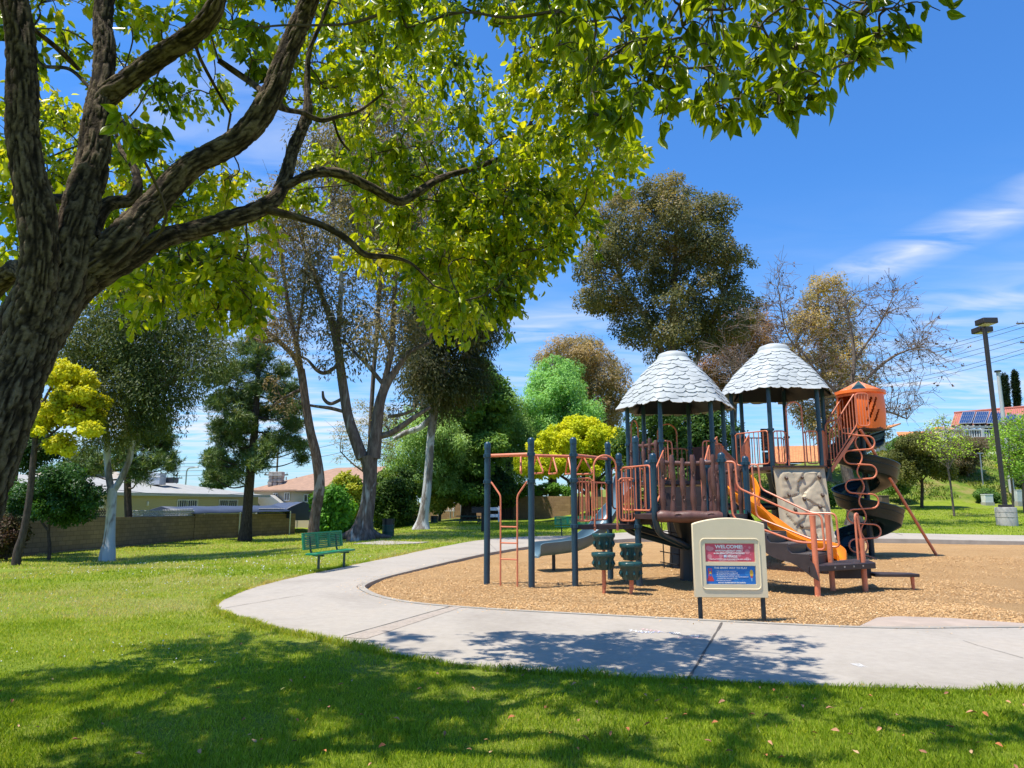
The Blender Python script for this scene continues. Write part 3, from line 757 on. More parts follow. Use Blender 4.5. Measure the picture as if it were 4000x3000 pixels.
# hex order: 0 right, 1 back right, 2 back left, 3 left, 4 front left, 5 front right
log_panel(H1[3], H1[4], T1Z+0.02, T1Z+1.05, 5, False)
panel_rail(H1[2], H1[1], T1Z+0.08, T1Z+1.0, 7)
def arch(a, b, z0, zt, t0=0.3, t1=0.7):
    a = np.asarray(a[:2], float); b = np.asarray(b[:2], float); p, q = a+(b-a)*t0, a+(b-a)*t1; w = np.linalg.norm(q-p)/2; m_ = (p+q)/2; d = (q-p)/(2*w)
    pts = [v3(p, z0), v3(p, zt-w)]+[v3(m_-d*w*math.cos(t), zt-w+w*math.sin(t)) for t in np.linspace(.25, math.pi-.25, 9)]+[v3(q, zt-w), v3(q, z0)]
    mb = MB(); mb.tube(pts, 0.022, 8); return part(mb, 'entry_arch', m_rail)
arch(H1[3], H1[2], T1Z, T1Z+1.75, .2, .62); arch(H1[2], H1[1], T1Z, T1Z+1.72, 0.3, 0.72)
for p, s in ((H1[4], 1), (H1[5], -1)):      # hand loops beside the front opening
    pts = fillet([v3(p+np.array((0.06*s, -.04)), T1Z+1.02), v3(p+np.array((0.26*s, -.04)), T1Z+1.02), v3(p+np.array((0.30*s, -.04)), T1Z+0.05)], 0.1)
    mb = MB(); mb.tube(pts, 0.02, 8); mb.cyl(v3(p+np.array((0.16*s, -.04)), T1Z+1.02), v3(p+np.array((0.18*s, -.04)), T1Z+.05), 0.016, n=7); part(mb, 'hand_rail', m_rail)
mb = MB(); a, b2 = H1[1], H1[0]; mb.box(((a[0]+b2[0])/2, (a[1]+b2[1])/2, T1Z+0.55), (1.1, 0.03, 0.95), math.atan2(b2[1]-a[1], b2[0]-a[0])); part(mb, 'wall_panel', m_red, bevel=0.01)
# bridge between the towers
bA, bB = H1[0], H2[3]
br = np.array(bB)-np.array(bA); bl = np.linalg.norm(br); bd = br/bl; bn = np.array((-bd[1], bd[0]))
zA, zB = T1Z, T2Z
mb = MB(); poly = [np.array(bA)-bn*0.45, np.array(bB)-bn*0.45, np.array(bB)+bn*0.45, np.array(bA)+bn*0.45]
mb.prism([tuple(p) for p in poly], lambda x, y: zA-0.12+(zB-zA)*min(max((x-bA[0])/(bB[0]-bA[0]), 0), 1), lambda x, y: zA-0.02+(zB-zA)*min(max((x-bA[0])/(bB[0]-bA[0]), 0), 1)); part(mb, 'bridge_deck', m_deck)
def slope_rail(p, q, z0, z1, h=0.95, n=8, lo=0.08):
    p = np.asarray(p[:2], float); q = np.asarray(q[:2], float)
    fr = fillet([v3(p, z0+lo), v3(q, z1+lo), v3(q, z1+h), v3(p, z0+h)], 0.08, 4, True); mb = MB(); mb.tube(fr+[fr[0]], 0.019, 8, caps=False); root = part(mb, 'railing', m_rail)
    for i in range(n):
        t = (i+1)/(n+1); mb = MB(); w = p+(q-p)*t; z = z0+(z1-z0)*t; mb.cyl(v3(w, z+lo), v3(w, z+h), 0.014, n=7); part(mb, 'baluster', m_rail, root)
    return root
slope_rail(poly[0]+bd*.05, poly[1]-bd*.05, zA, zB); slope_rail(poly[3]+bd*.05, poly[2]-bd*.05, zA, zB)
panel_rail(H1[0], H1[5], T1Z+.08, T1Z+1.0, 3, 0.32)
# tower two barriers
panel_rail(H2[3], H2[4], T2Z+.08, T2Z+1.0, 6)
f4, f5 = np.array(H2[4]), np.array(H2[5])
arch(f4, f5, T2Z, T2Z+1.80, .34, .66)
panel_rail(f4, f4+(f5-f4)*.34, T2Z+.08, T2Z+.98, 2, .07); panel_rail(f4+(f5-f4)*.66, f5, T2Z+.08, T2Z+.98, 2, .07)
panel_rail(H2[2], H2[1], T2Z+.08, T2Z+1.0, 6); 
mb = MB(); a, b2 = H2[3], H2[2]; ang_ = math.atan2(b2[1]-a[1], b2[0]-a[0]); cx_ = (a+b2)/2
for (u0, u1, w0, w1) in ((-.5, .5, 0.08, .45), (-.5, .5, .92, 1.12), (-.5, -.2, .45, .92), (.2, .5, .45, .92), (-.02, .02, .45, .92), (-.2, -.02, .66, .70), (.02, .2, .66, .70)):
    c_ = cx_+(b2-a)/np.linalg.norm(b2-a)*(u0+u1)/2; mb.box((c_[0], c_[1], T2Z+(w0+w1)/2), (u1-u0, .04, w1-w0), ang_)
part(mb, 'window_panel', m_dark)
# little wooden play counter standing at the back of tower two
bk = np.array(H2[1])*0.45+np.array(H2[2])*0.55-np.array((0, .35))
mb = MB()
for k in range(8): mb.box((bk[0], bk[1], T2Z+0.62+k*0.085), (0.34, 0.09, 0.08), rx=0.05*math.sin(k*2))
pc = part(mb, 'plank_panel', m_log, bevel=0.012)
mb = MB(); mb.box((bk[0], bk[1]-.02, T2Z+0.28), (0.32, 0.12, 0.5)); part(mb, 'game_box', m_dark, pc, bevel=0.01)
mb = MB(); mb.box((bk[0], bk[1]-.085, T2Z+0.40), (0.2, 0.012, 0.13)); part(mb, 'game_tile', m_slide_t, pc)
mb = MB(); mb.box((bk[0], bk[1]-.085, T2Z+0.20), (0.2, 0.012, 0.1)); part(mb, 'game_tile', mat('red_tile', (.35, .03, .02), .4), pc)
panel_rail(H2[5], H2[0], T2Z+.06, T2Z+1.05, 4, .12)

# ---- rock climbing wall --------------------------------------------------
wa, wb = f4+np.array((0.0, -0.10)), f5+np.array((0.0, -0.10)); wz = T2Z-0.03
wbot = float(chipz(wb[0], wb[1]-.6))-0.05
nu, nv = 46, 84
U, Vv = np.meshgrid(np.linspace(0, 1, nu), np.linspace(0, 1, nv))
rs = np.random.default_rng(5); Wd, Hd = np.linalg.norm(wb-wa)+0.03, wz-wbot
sites = rs.uniform(0, 1, (17, 2))*np.array((Wd, Hd)); tl_ = rs.normal(0, 0.05, (17, 2)); ofs = rs.uniform(0.0, 0.03, 17)
uu, vv = U*Wd, Vv*Hd
wx, wy = uu+0.05*(vn3(uu*5, vv*5, uu*0)-.5), vv+0.05*(vn3(uu*5, vv*5, uu*0+7)-.5)
d2 = np.hypot(wx[..., None]-sites[:, 0], wy[..., None]-sites[:, 1]); srt = np.sort(d2, -1); nid = d2.argmin(-1)
hgt = ofs[nid]+(wx-sites[nid, 0])*tl_[nid, 0]+(wy-sites[nid, 1])*tl_[nid, 1]+0.015*(vn3(uu*11, vv*11, uu*0)-.5)
hgt = 0.03+hgt-0.028*np.clip(1-(srt[..., 1]-srt[..., 0])/0.07, 0, 1)
border = np.minimum(np.minimum(uu, Wd-uu)/0.13, np.minimum(vv, Hd-vv)/0.12); hgt = hgt*sm(0.7, 1.25, border)
dxy = (wb-wa)/np.linalg.norm(wb-wa); nrm_ = np.array((dxy[1], -dxy[0])); nrm_ = nrm_ if nrm_[1] < 0 else -nrm_
def wallpt(u, v, h):   # u, v in metres from the lower left
    t = v/Hd; base_ = wa-dxy*0.015
    return np.array((base_[0]+dxy[0]*u+nrm_[0]*(h+0.42*(1-t)), base_[1]+dxy[1]*u+nrm_[1]*(h+0.42*(1-t)), wbot+v))
V = np.array([wallpt(uu[i, j], vv[i, j], hgt[i, j]) for i in range(nv) for j in range(nu)])
idx = np.arange(nu*nv).reshape(nv, nu)
mb = MB(); Q = np.stack([idx[:-1, :-1], idx[:-1, 1:], idx[1:, 1:], idx[1:, :-1]], -1).reshape(-1, 4); mb.add(V, Q)
bw = [wallpt(uu[i, j], vv[i, j], -0.04) for i, j in ((0, 0), (0, nu-1), (nv-1, nu-1), (nv-1, 0))]; mb.add(bw, [(0, 1, 2, 3)])
for e_, (k0_, k1_) in ((idx[0, :], (0, 1)), (idx[:, -1], (1, 2)), (idx[-1, ::-1], (2, 3)), (idx[::-1, 0], (3, 0))):
    tt = np.linspace(0, 1, len(e_)); fr_ = V[e_]; bk_ = np.array([np.array(bw[k0_])*(1-t)+np.array(bw[k1_])*t for t in tt]); m_n = len(e_)
    mb.add(np.vstack([fr_, bk_]), [(i, i+1, m_n+i+1, m_n+i) for i in range(m_n-1)])
rock = part(mb, 'climbing_wall', m_rock, smooth=32)
for u, v in ((.2, .88), (.52, .89), (.85, .89), (.22, .70), (.50, .66), (.86, .70), (.30, .55), (.78, .58), (.38, .38), (.62, .30), (.2, .2), (.8, .2), (.5, .09), (.25, .06)):
    c_ = wallpt(u*Wd, v*Hd, float(hgt[int(v*(nv-1)), int(u*(nu-1))])+0.0); mb = MB()
    mb.tube([c_+np.array((0, .02, .03)), c_+np.array((0, -.02, .02)), c_+np.array((0.01, -.05, -.01)), c_+np.array((0.0, -.06, -.045))], [0.042, 0.046, 0.038, 0.015], 9); part(mb, 'hand_hold', m_hold, rock)
mb = MB(); mb.box(((wa[0]+wb[0])/2, wa[1]-.03, T2Z-0.01), (Wd+.05, .12, .05)); part(mb, 'edge_trim', m_deck)

# ---- steps between the low deck and tower one ------------------------------
sA = (np.array(LH[1])+np.array(LH[2]))/2+np.array((0, -.02)); sB = (np.array(H1[4])+np.array(H1[5]))/2
sd_ = sB-sA; sl_ = np.linalg.norm(sd_); sd_ /= sl_; sn = np.array((-sd_[1], sd_[0])); mb = MB()
for k in range(4):
    c_ = sA+sd_*sl_*(k+.5)/4; z = LZ+(T1Z-LZ)*(k+1)/5
    mb.box((c_[0], c_[1], z-.03), (1.05, sl_/4+.02, .05), math.atan2(sn[1], sn[0])+math.pi); mb.box((c_[0]-sd_[0]*sl_/8, c_[1]-sd_[1]*sl_/8, z-.12), (1.05, .03, .13), math.atan2(sn[1], sn[0])+math.pi)
part(mb, 'upper_steps', m_step)
for s in (-.56, .56):
    slope_rail(sA+sn*s, sB+sn*s, LZ, T1Z, 0.9, 4)

# ---- lower stairs to the landing ------------------------------------------
g4, g5 = np.array(LH[5]), np.array(LH[0]); em = (g4+g5)/2; out_ = em-LC; out_ /= np.linalg.norm(out_); tn = (g5-g4)/np.linalg.norm(g5-g4)
LAND = 0.50; run, nst = 0.385, 4; w2 = 0.56
risers = (LZ-LAND)/(nst+1)
mb = MB()
for k in range(nst):
    c_ = em+out_*(run*(k+.5)); z = LZ-risers*(k+1); a_ = math.atan2(tn[1], tn[0])
    mb.box((c_[0], c_[1], z-.025), (2*w2, run+.03, .05), a_)
    mb.box((em[0]+out_[0]*(run*k+.02), em[1]+out_[1]*(run*k+.02), z+risers/2-.025), (2*w2-.02, .025, risers), a_)
    for j in range(9):                                                     # ribbed nosing
        q = c_+tn*(-w2+.06+j*(2*w2-.12)/8); mb.box((q[0], q[1], z+.003), (.05, run*.8, .008), a_)
c_ = em+out_*(run*nst+.02); mb.box((c_[0], c_[1], LAND+risers/2-.03), (2*w2-.02, .025, risers), a_)
for s in (-1, 1):                                                          # moulded stringers
    up, dn = [], []
    for k in range(nst+1):
        b0 = em+tn*s*(w2+.02)+out_*(run*k); z = LZ-risers*(k if k == 0 else k)
        up += [v3(b0+out_*.02, z+.03), v3(b0+out_*.03, z-risers+.10), v3(b0+out_*.09, z-risers+.035)]
    dn = [v3(em+tn*s*(w2+.02)+out_*(run*k+.12), LZ-risers*(k+1)-.20-.04*math.cos(k*math.pi)) for k in np.linspace(0, nst+.1, 14)]
    dn = dn[::-1]; mb.extrude(up+dn, np.array((tn[0], tn[1], 0))*s*.05)
part(mb, 'staircase', m_step, bevel=0.008)
zl = LAND
La, Lb = P(*cz(735, 1030), 13.75), P(*cz(1640, 1040), 14.15)
Lp = [em+out_*(run*nst)-tn*(w2+.1), P(*cz(1640, 1046), 14.1)[:2], P(*cz(1500, 1000), 15.3)[:2], em+out_*(run*nst)+tn*(w2+.1)]
mb = MB(); mb.prism([tuple(p[:2]) for p in Lp], zl-.115, zl); ld = part(mb, 'landing', m_step, bevel=0.012)
mb = MB()
e_ = (Lp[1]-Lp[0]); 
for t in (.38, .52, .66, .8): q = Lp[0]+e_*t; mb.box((q[0], q[1]-.003, zl-.05), (.035, .012, .03), math.atan2(e_[1], e_[0]))
part(mb, 'bolt', m_bolt, ld)
def leg(x, y, zt, r=.052):
    mb = MB(); mb.revolve([(r, -.3), (r, zt-.25), (r*.92, zt-.2), (r*1.12, zt-.03), (r*1.12, zt)], (x, y, 0), 14); return part(mb, 'landing_post', m_rail)
l1 = Lp[0]+out_*.10+tn*.13; l2 = Lp[3]+out_*.10-tn*.13; l3 = np.array(Lp[1])+np.array((-.22, .05))
for q in (l1, l2): leg(q[0], q[1], zl+.92)
leg(l3[0], l3[1], zl+.45)
# double handrails
for gp, lp, s in ((g4, l1, -1), (g5, l2, 1)):
    a = gp+out_*.08
    for off, zup, zdn in ((0, 2.49, zl+.95), (0, 1.62, zl+.28)):
        pass
    hi = fillet([v3(a, 2.47), v3(a+out_*.20, 2.47), v3(a+out_*.22, 1.95), v3(lp-out_*.30, zl+.95), v3(lp+out_*.16, zl+.95), v3(lp+out_*.18, zl+.30), v3(lp+out_*.02, zl+.30)], .12, 6)
    lo = fillet([v3(a+out_*.06, 2.44), v3(a+out_*.10, 1.35), v3(lp-out_*.30, zl+.42), v3(lp, zl+.42)], .13, 6)
    mb = MB(); mb.tube(hi, .020, 9); mb.tube(lo, .020, 9); part(mb, 'stair_handrail', m_rail)
pts = [v3(l3+np.array((-.10, -.02)), zl+.05), v3(l3+np.array((-.10, -.02)), zl+.93), v3(l3+np.array((.02, .10)), zl+.95), v3(l3+np.array((.05, .14)), zl+.35)]
mb = MB(); mb.tube(fillet(pts, .09, 6), .021, 9); mb.cyl(v3(l3, zl+.4), v3(l3+np.array((-.06, 0)), zl+.9), .03, n=9); part(mb, 'stair_handrail', m_rail)
# lower step and riser box
q0 = np.array(Lp[1])+np.array((-.30, .45)); mb = MB(); mb.box((q0[0], q0[1], .30), (.85, .06, .30), R(4)); part(mb, 'riser_panel', m_step, bevel=.006)
q1 = np.array(Lp[1])+np.array((.55, .42)); mb = MB(); mb.prism([(q1[0]-.45, q1[1]-.16), (q1[0]+.42, q1[1]-.2), (q1[0]+.40, q1[1]+.1), (q1[0]-.40, q1[1]+.32)], .20, .26); lw = part(mb, 'lower_step', m_step, bevel=.01)
leg(q1[0]+.33, q1[1]-.08, .21, .035)

# ---- orange wave slide -------------------------------------------------------
def slide(path, w, wall, name, m, th=.025, ups=None, nside=8):
    """open trough along a path of (x, y, z); sides curl up"""
    pts = crom(path, 8); n = len(pts); d = np.gradient(pts, axis=0); d[:, 2] = 0; d /= np.linalg.norm(d, axis=1)[:, None]; s = np.stack([d[:, 1], -d[:, 0], 0*d[:, 0]], -1)
    prof = [(-w/2-.05, wall), (-w/2-.055, wall+.02), (-w/2-.02, wall+.025), (-w/2+.0, wall*.75), (-w/2+.03, wall*.3), (-w/2+.10, .03), (-w/4, 0), (0, .008), (w/4, 0), (w/2-.10, .03), (w/2-.03, wall*.3), (w/2, wall*.75), (w/2+.02, wall+.025), (w/2+.055, wall+.02), (w/2+.05, wall),
            (w/2+.03, wall*.3), (w/2-.08, -.03), (0, -.045), (-w/2+.08, -.03), (-w/2-.03, wall*.3)]
    k = len(prof); V = []
    for i in range(n):
        for a, b in prof: V.append(pts[i]+s[i]*a+np.array((0, 0, b)))
    F = [(i*k+j, i*k+(j+1) % k, (i+1)*k+(j+1) % k, (i+1)*k+j) for i in range(n-1) for j in range(k)]+[tuple(range(k)), tuple(range((n-1)*k, n*k))[::-1]]
    mb = MB(); mb.add(V, F); return part(mb, name, m, smooth=50)
e0 = (np.array(H1[5])+np.array(H1[0]))/2
ex = P(*cz(1150, 890), 17.3)
so_ = slide([v3(e0, T1Z+.02), v3(e0+np.array((.35, -.12)), T1Z-.06), (6.0, 17.95, 1.58), (6.5, 17.65, 1.0), (6.88, 17.4, .64), (7.2, 17.2, .48), (7.52, 17.0, .43), (7.70, 16.9, .36), (7.77, 16.85, .16)], .76, .27, 'orange_slide', m_slide_o)
mb = MB(); mb.box((7.50, 16.98, .14), (.32, .42, .46), math.atan2(-.25, .5)); part(mb, 'slide_foot', m_step, so_, bevel=.03)
mb = MB(); a = v3(e0, T1Z); n_ = (e0-np.array(T1c)); n_ /= np.linalg.norm(n_); t_ = np.array((-n_[1], n_[0]))
for s in (-1, 1):
    q = [v3(e0+t_*s*.36, T1Z), v3(e0+t_*s*.36+n_*.55, T1Z-.3), v3(e0+t_*s*.36+n_*.35, T1Z+.55), v3(e0+t_*s*.36, T1Z+.95)]; mb.extrude(q, np.array((t_[0], t_[1], 0))*.03*s)
part(mb, 'slide_hood', m_rail, so_, bevel=.008)

# ---- grey teal slide to the left ------------------------------------------------
lm = (np.array(H1[3])+np.array(H1[2]))/2
tipL = P(*c1(402, 1262), 18.3)
ls = slide([v3(lm, T1Z+.02), v3(lm+np.array((-.3, -.05)), T1Z-.03), (3.0, 19.3, 1.80), (2.62, 19.1, 1.25), (2.2, 18.8, .78), (1.7, 18.5, .50), (1.15, 18.3, .41), (tipL[0]+.12, 18.1, .38), (tipL[0], 18.05, .33)], .55, .27, 'grey_slide', m_slide_t)
q = G(*c1(505, 1350)); mb = MB(); mb.cyl((q[0], 18.25, -.3), (q[0], 18.25, .46), .045, n=12); part(mb, 'slide_leg', m_dark, ls)
mb = MB(); pts = [v3(lm+np.array((-.02, -.42)), T1Z+.1), v3(lm+np.array((-.02, -.40)), T1Z+.72), v3(lm+np.array((-.02, 0)), T1Z+.93), v3(lm+np.array((-.02, .40)), T1Z+.72), v3(lm+np.array((-.02, .42)), T1Z+.1)]
mb.tube(crom(pts, 6), .07, 10); part(mb, 'slide_hood', m_slide_t, ls)

# ---- overhead ladder with triangular grips ---------------------------------------
A_, B_, C_, D_, E_ = (-.53, 15.2), (.40, 14.7), (1.31, 14.96), (2.22, 16.24), (2.67, 15.13)
OZ = 2.66; RZ = 1.98
for (p, zt, cl) in ((A_, 2.96, (OZ, RZ+.12)), (B_, 3.01, (OZ, RZ+.12)), (C_, 3.04, (OZ, 2.12, 1.17)), (D_, 3.05, (OZ, 2.12)), (E_, 3.08, (2.12, 1.17))):
    cap_post(p[0], p[1], zt, collars=cl)
mb = MB(); mb.cyl(v3(A_, OZ), v3(B_, OZ), .036, n=12); mb.cyl(v3(C_, OZ), v3(D_, OZ), .036, n=12)
m0, m1 = (np.array(A_)+B_)/2, (np.array(C_)+D_)/2
mb.tube([v3(m0, OZ), v3(m1, OZ)], .034, 12); ov = part(mb, 'overhead_ladder', m_rail)
ax_ = (m1-m0)/np.linalg.norm(m1-m0)
for k, yaw in ((0, 68), (1, 100), (2, 88), (3, 80), (4, 112)):
    c_ = m0+(m1-m0)*(.14+.19*k); a_ = math.atan2(ax_[1], ax_[0])+R(yaw); u_ = np.array((math.cos(a_), math.sin(a_)))
    tri = [v3(c_+u_*.025, OZ-.03), v3(c_+u_*.27, OZ-.38), v3(c_-u_*.27, OZ-.38), v3(c_-u_*.025, OZ-.03)]
    mb = MB(); mb.tube(fillet(tri, .07, 5), .019, 8); part(mb, 'grip', m_rail, ov)
# rung ladder below it
la_, lb_ = (-.24, 14.98), (.11, 14.78)
mb = MB()
mb.tube(fillet([v3(A_, 2.10), v3(np.array(A_)*.72+np.array(la_)*.28, 2.10), v3(la_, 1.80), v3(la_, -.2)], .08, 5), .019, 9); mb.tube(fillet([v3(B_, 2.10), v3(np.array(B_)*.72+np.array(lb_)*.28, 2.10), v3(lb_, 1.80), v3(lb_, -.2)], .08, 5), .019, 9)
rl = part(mb, 'rung_ladder', m_rail)
for z in (.50, .83, 1.16): mb = MB(); mb.cyl(v3(la_, z), v3(lb_, z), .016, n=8); part(mb, 'rung', m_rail, rl)
# triangular entry deck
DZ = 1.20
deck([C_, E_, (2.95, 16.1), D_], DZ, .10)
mb = MB()
for t in (.06, .12, .3, .55, .8, .9): q = np.array(C_)+(np.array(E_)-C_)*t; mb.box((q[0], q[1]-.035, DZ-.05), (.04, .012, .022), math.atan2(E_[1]-C_[1], E_[0]-C_[0]))
part(mb, 'bolt', m_dark)
loop_entry(C_, E_, DZ+.02, 2.66, 4)
panel_rail(C_, D_, DZ+.08, 2.10, 5)
panel_rail(E_, LH[3], DZ+.1, 2.14, 4, .1)
panel_rail(D_, LH[2], LZ+.1, 2.45, 4, .1); panel_rail(LH[3], LH[4], LZ+.08, 2.42, 5, .12)
mb = MB(); mb.tube([v3(E_, 1.14), v3(colc, .72)], .07, 12); part(mb, 'cross_beam', m_dark)
mb = MB(); mb.box((2.75, 15.7, 1.30), (.5, .9, .22)); part(mb, 'transfer_step', m_deck, bevel=.008)
# hanging rope net behind the column
mb = MB(); c0 = np.array((4.05, 17.35)); 
for i in range(5): mb.tube([v3(c0+np.array((-.45+.22*i, 0)), 1.6), v3(c0+np.array((-.40+.2*i, -.05)), .9), v3(c0+np.array((-.38+.19*i, .0)), .1)], .014, 6)
for j in range(6): mb.tube([v3(c0+np.array((-.47, .0)), 1.5-.25*j), v3(c0+np.array((0, -.04)), 1.42-.25*j), v3(c0+np.array((.47, 0)), 1.5-.25*j)], .013, 6)
part(mb, 'climbing_net', m_black)
q = G(*c6(797, 1362)); mb = MB(); mb.cyl((q[0], 20.2, -.2), (q[0], 20.2, 2.3), .04, n=10); part(mb, 'support_post', m_rail)

# ---- turret, spiral slide, coil climber, long pole ----------------------------------
TC = P(*cy_(870, 660), 21.0); tz0 = float(P(*cy_(900, 905), 20.4)[2]); tz1 = float(P(*cy_(850, 432), 20.36)[2]); tza = float(P(*cy_(840, 292), 21.0)[2])
tx, ty, tr = TC[0], 21.0, .66
mb = MB()
def octr(th): a = (math.degrees(th) % 45)-22.5; return .35*math.cos(R(22.5))/math.cos(R(a))+.65
# faceted wall in staves; the front right faces carry slanted slots, the entry side is open
ns = 128; slots = [(-66, -46), (-58, -36), (-50, -30), (150, 156)]
zs = np.linspace(0, 1, 51)
def solid(th, t):
    a = (math.degrees(th)+180) % 360-180
    if (-180 <= a < -130 or a > 176) and t < .92: return False          # doorway towards the stair
    for a0 in (-74, -58, -42):
        for (t0, t1) in ((.12, .50), (.5, .86)):
            pass
    s = a-(t-.5)*40
    for a0, t0, t1 in ((-103, .47, .87), (-89, .17, .87), (-72, .17, .53)):
        if abs(s-a0) < 3.2 and t0 < t < t1: return False
    return True
V = []; F = []
for r_ in (tr, tr-.03):
    for t in zs:
        for i in range(ns):
            th = 2*math.pi*i/ns; q = r_*octr(th)*(.97+.03*t+.055*math.sin(math.pi*t)); V.append((tx+q*math.cos(th), ty+q*math.sin(th), tz0+(tz1-tz0)*t))
nz_ = len(zs)
cell = {(k, i): solid(2*math.pi*(i+.5)/ns, (zs[k]+zs[k+1])/2) for k in range(nz_-1) for i in range(ns)}
for (k, i), okk in cell.items():
    if not okk: continue
    j = (i+1) % ns; a0, b0, c0_, d0 = k*ns+i, k*ns+j, (k+1)*ns+j, (k+1)*ns+i; of = nz_*ns
    F += [(a0, b0, c0_, d0), (of+d0, of+c0_, of+b0, of+a0)]
    for kk, ii, e1_, e2_ in ((k-1, i, a0, b0), (k+1, i, d0, c0_), (k, (i-1) % ns, a0, d0), (k, j, b0, c0_)):
        if not cell.get((kk, ii), False): F.append((e1_, e2_, of+e2_, of+e1_))
mb.add(V, F); tur = part(mb, 'turret', m_turret, smooth=30)
mb = MB(); mb.revolve([(tr-.02, -.01), (tr+.06, 0), (tr+.06, .09), (tr-.02, .10)], (tx, ty, tz1), 48); part(mb, 'turret_rim', m_turret, tur)
m_cone = mat('turret_salmon_plastic', (.72, .25, .12), .5, .1, 3); m_cone2 = mat('turret_green_plastic', (.02, .07, .06), .5, .1, 3)
mb, mg = MB(), MB(); ms_ = []
for k in range(10):
    a0, a1 = R(36*k+8), R(36*k+44); hgt_ = tza-tz1-.09; top = (tx, ty, tza)
    ang = [a0+(a1-a0)*j/6 for j in range(7)]
    rim = [(tx+(tr+.02)*math.cos(a), ty+(tr+.02)*math.sin(a), tz1+.09) for a in ang]; up = [(tx+(tr-.01)*math.cos(a), ty+(tr-.01)*math.sin(a), tz1+.09+.20*math.sqrt(max(0, 1-(2*j/6-1)**2))) for j, a in enumerate(ang)]
    tgt = mb if k % 2 else mg
    tgt.add(rim+[top], [(j, j+1, 7) for j in range(6)])
    lob = []; mid_ = (a0+a1)/2
    for j in range(13):
        s = j/12*2-1; f_ = .50*math.sqrt(max(0, 1-s*s)); aa = mid_+(a1-a0)*.47*s; q = (tr+.032)*(1-f_); lob.append((tx+q*math.cos(aa), ty+q*math.sin(aa), tz1+.096+hgt_*f_))
    ms_.append((lob, k % 2))
for sel, mm_ in ((1, m_turret), (0, m_slide_g)):
    ml = MB()
    for lob, kk in ms_:
        if kk == sel: ml.add(lob, [tuple(range(13))])
    part(ml, 'turret_cone_scallop', mm_, tur, smooth=0)
part(mb, 'turret_cone', m_cone, tur, smooth=25); part(mg, 'turret_cone_stripe', m_cone2, tur, smooth=25)
mb = MB(); mb.revolve([(tr-.03, -.05), (tr-.03, .0)], (tx, ty, tz0+.05), 32); part(mb, 'turret_floor', m_deck, tur)
# spiral
SC = P(*c2(1032, 1000), 21.3); sx_, sy_ = SC[0], 21.3; ro, ri = .93, .26
zf1 = float(P(*c2(1030, 812), 21.3-ro)[2]); zf2 = float(P(*c2(1030, 1082), 21.3-ro)[2]); pit = (zf1-zf2)/360
ths = np.arange(20, 905, 5.0); V = []; k = 16
for th in ths:
    zr = zf1-(th-270)*pit; a = R(th); fade = 1
    for j in range(k):
        t = j/(k-1)
        if j < 11: ph = math.pi*(j/10.0); q = (ro+ri)/2+(ro-ri)/2*math.cos(math.pi-ph)*-1*-1; rr_ = ri+(ro-ri)*(1-math.cos(ph))/2; zc_ = zr-.47*math.sin(ph)**.7+(.0 if ph > 1.57 else -.08*(1-ph/1.57))
        else: ph = math.pi*((k-1-j)/(k-1-11.0)); rr_ = ri+.02+(ro-ri-.0)*(1-math.cos(ph))/2; zc_ = zr-.505*math.sin(ph)**.7-.02+(.0 if ph > 1.57 else -.08*(1-ph/1.57))
        V.append((sx_+rr_*math.cos(a), sy_+rr_*math.sin(a), zc_))
n = len(ths); F = [(i*k+j, i*k+(j+1) % k, (i+1)*k+(j+1) % k, (i+1)*k+j) for i in range(n-1) for j in range(k)]+[tuple(range(k)), tuple(range((n-1)*k, n*k))]
mb = MB(); mb.add(V, F)
for off_, rr_ in ((0, ro+.01),):
    mb.tube([(sx_+rr_*math.cos(R(th)), sy_+rr_*math.sin(R(th)), zf1-(th-270)*pit+.01) for th in ths], .032, 8)
for dz_, rr_ in ((-.14, ro-.005), (-.24, ro-.06)):
    mb.tube([(sx_+rr_*math.cos(R(th)), sy_+rr_*math.sin(R(th)), zf1-(th-270)*pit+dz_) for th in ths], .014, 6)
spi = part(mb, 'spiral_slide', m_slide_g, smooth=45)
mb = MB(); mb.cyl((sx_, sy_, -.2), (sx_, sy_, tz0), .085, n=16); part(mb, 'spiral_column', m_dark, spi)
mb = MB(); a = R(895); mb.box((sx_+.6*math.cos(a), sy_+.6*math.sin(a)-.05, .12), (.12, .5, .5)); part(mb, 'slide_foot', m_dark, spi)
# stair from tower two up to the turret
ra = np.array(H2[0])+np.array((-.05, .0)); tb = np.array((tx-.55, ty-.42)); sd2 = tb-ra; sl2 = np.linalg.norm(sd2); sd2 /= sl2; sn2 = np.array((-sd2[1], sd2[0]))
mb = MB(); ksn = 5
for i in range(ksn):
    c_ = ra+sd2*sl2*(i+.6)/ksn; z = T2Z+(tz0-T2Z)*(i+1)/ksn; mb.box((c_[0], c_[1], z-.03), (sl2/ksn+.03, .72, .05), math.atan2(sd2[1], sd2[0])); mb.box((c_[0]-sd2[0]*sl2/ksn/2, c_[1]-sd2[1]*sl2/ksn/2, z-.12), (.03, .72, .16), math.atan2(sd2[1], sd2[0]))
ts = part(mb, 'turret_stair', m_step)
for s in (-.40, .40): 
    mb = MB(); q0, q1 = ra+sn2*s, tb+sn2*s; mb.extrude([v3(q0, T2Z-.14), v3(q1, tz0-.20), v3(q1, tz0-.06), v3(q0, T2Z+.02)], np.array((sn2[0], sn2[1], 0))*.04); part(mb, 'stair_stringer', m_rail, ts)
    slope_rail(q0, q1, T2Z, tz0, 1.0, 8)
q0 = tb-sn2*.40
panel_rail(q0, q0+sd2*.40, tz0+.05, tz0+1.0, 3, .03)
# long leaning pole
pf = G(*c2(1480, 1410)); pt = P(*cy_(865, 925), 20.3); mb = MB(); mb.cyl(pt, (pf[0], pf[1], -.2), .045, n=12); part(mb, 'leaning_pole', m_rail)
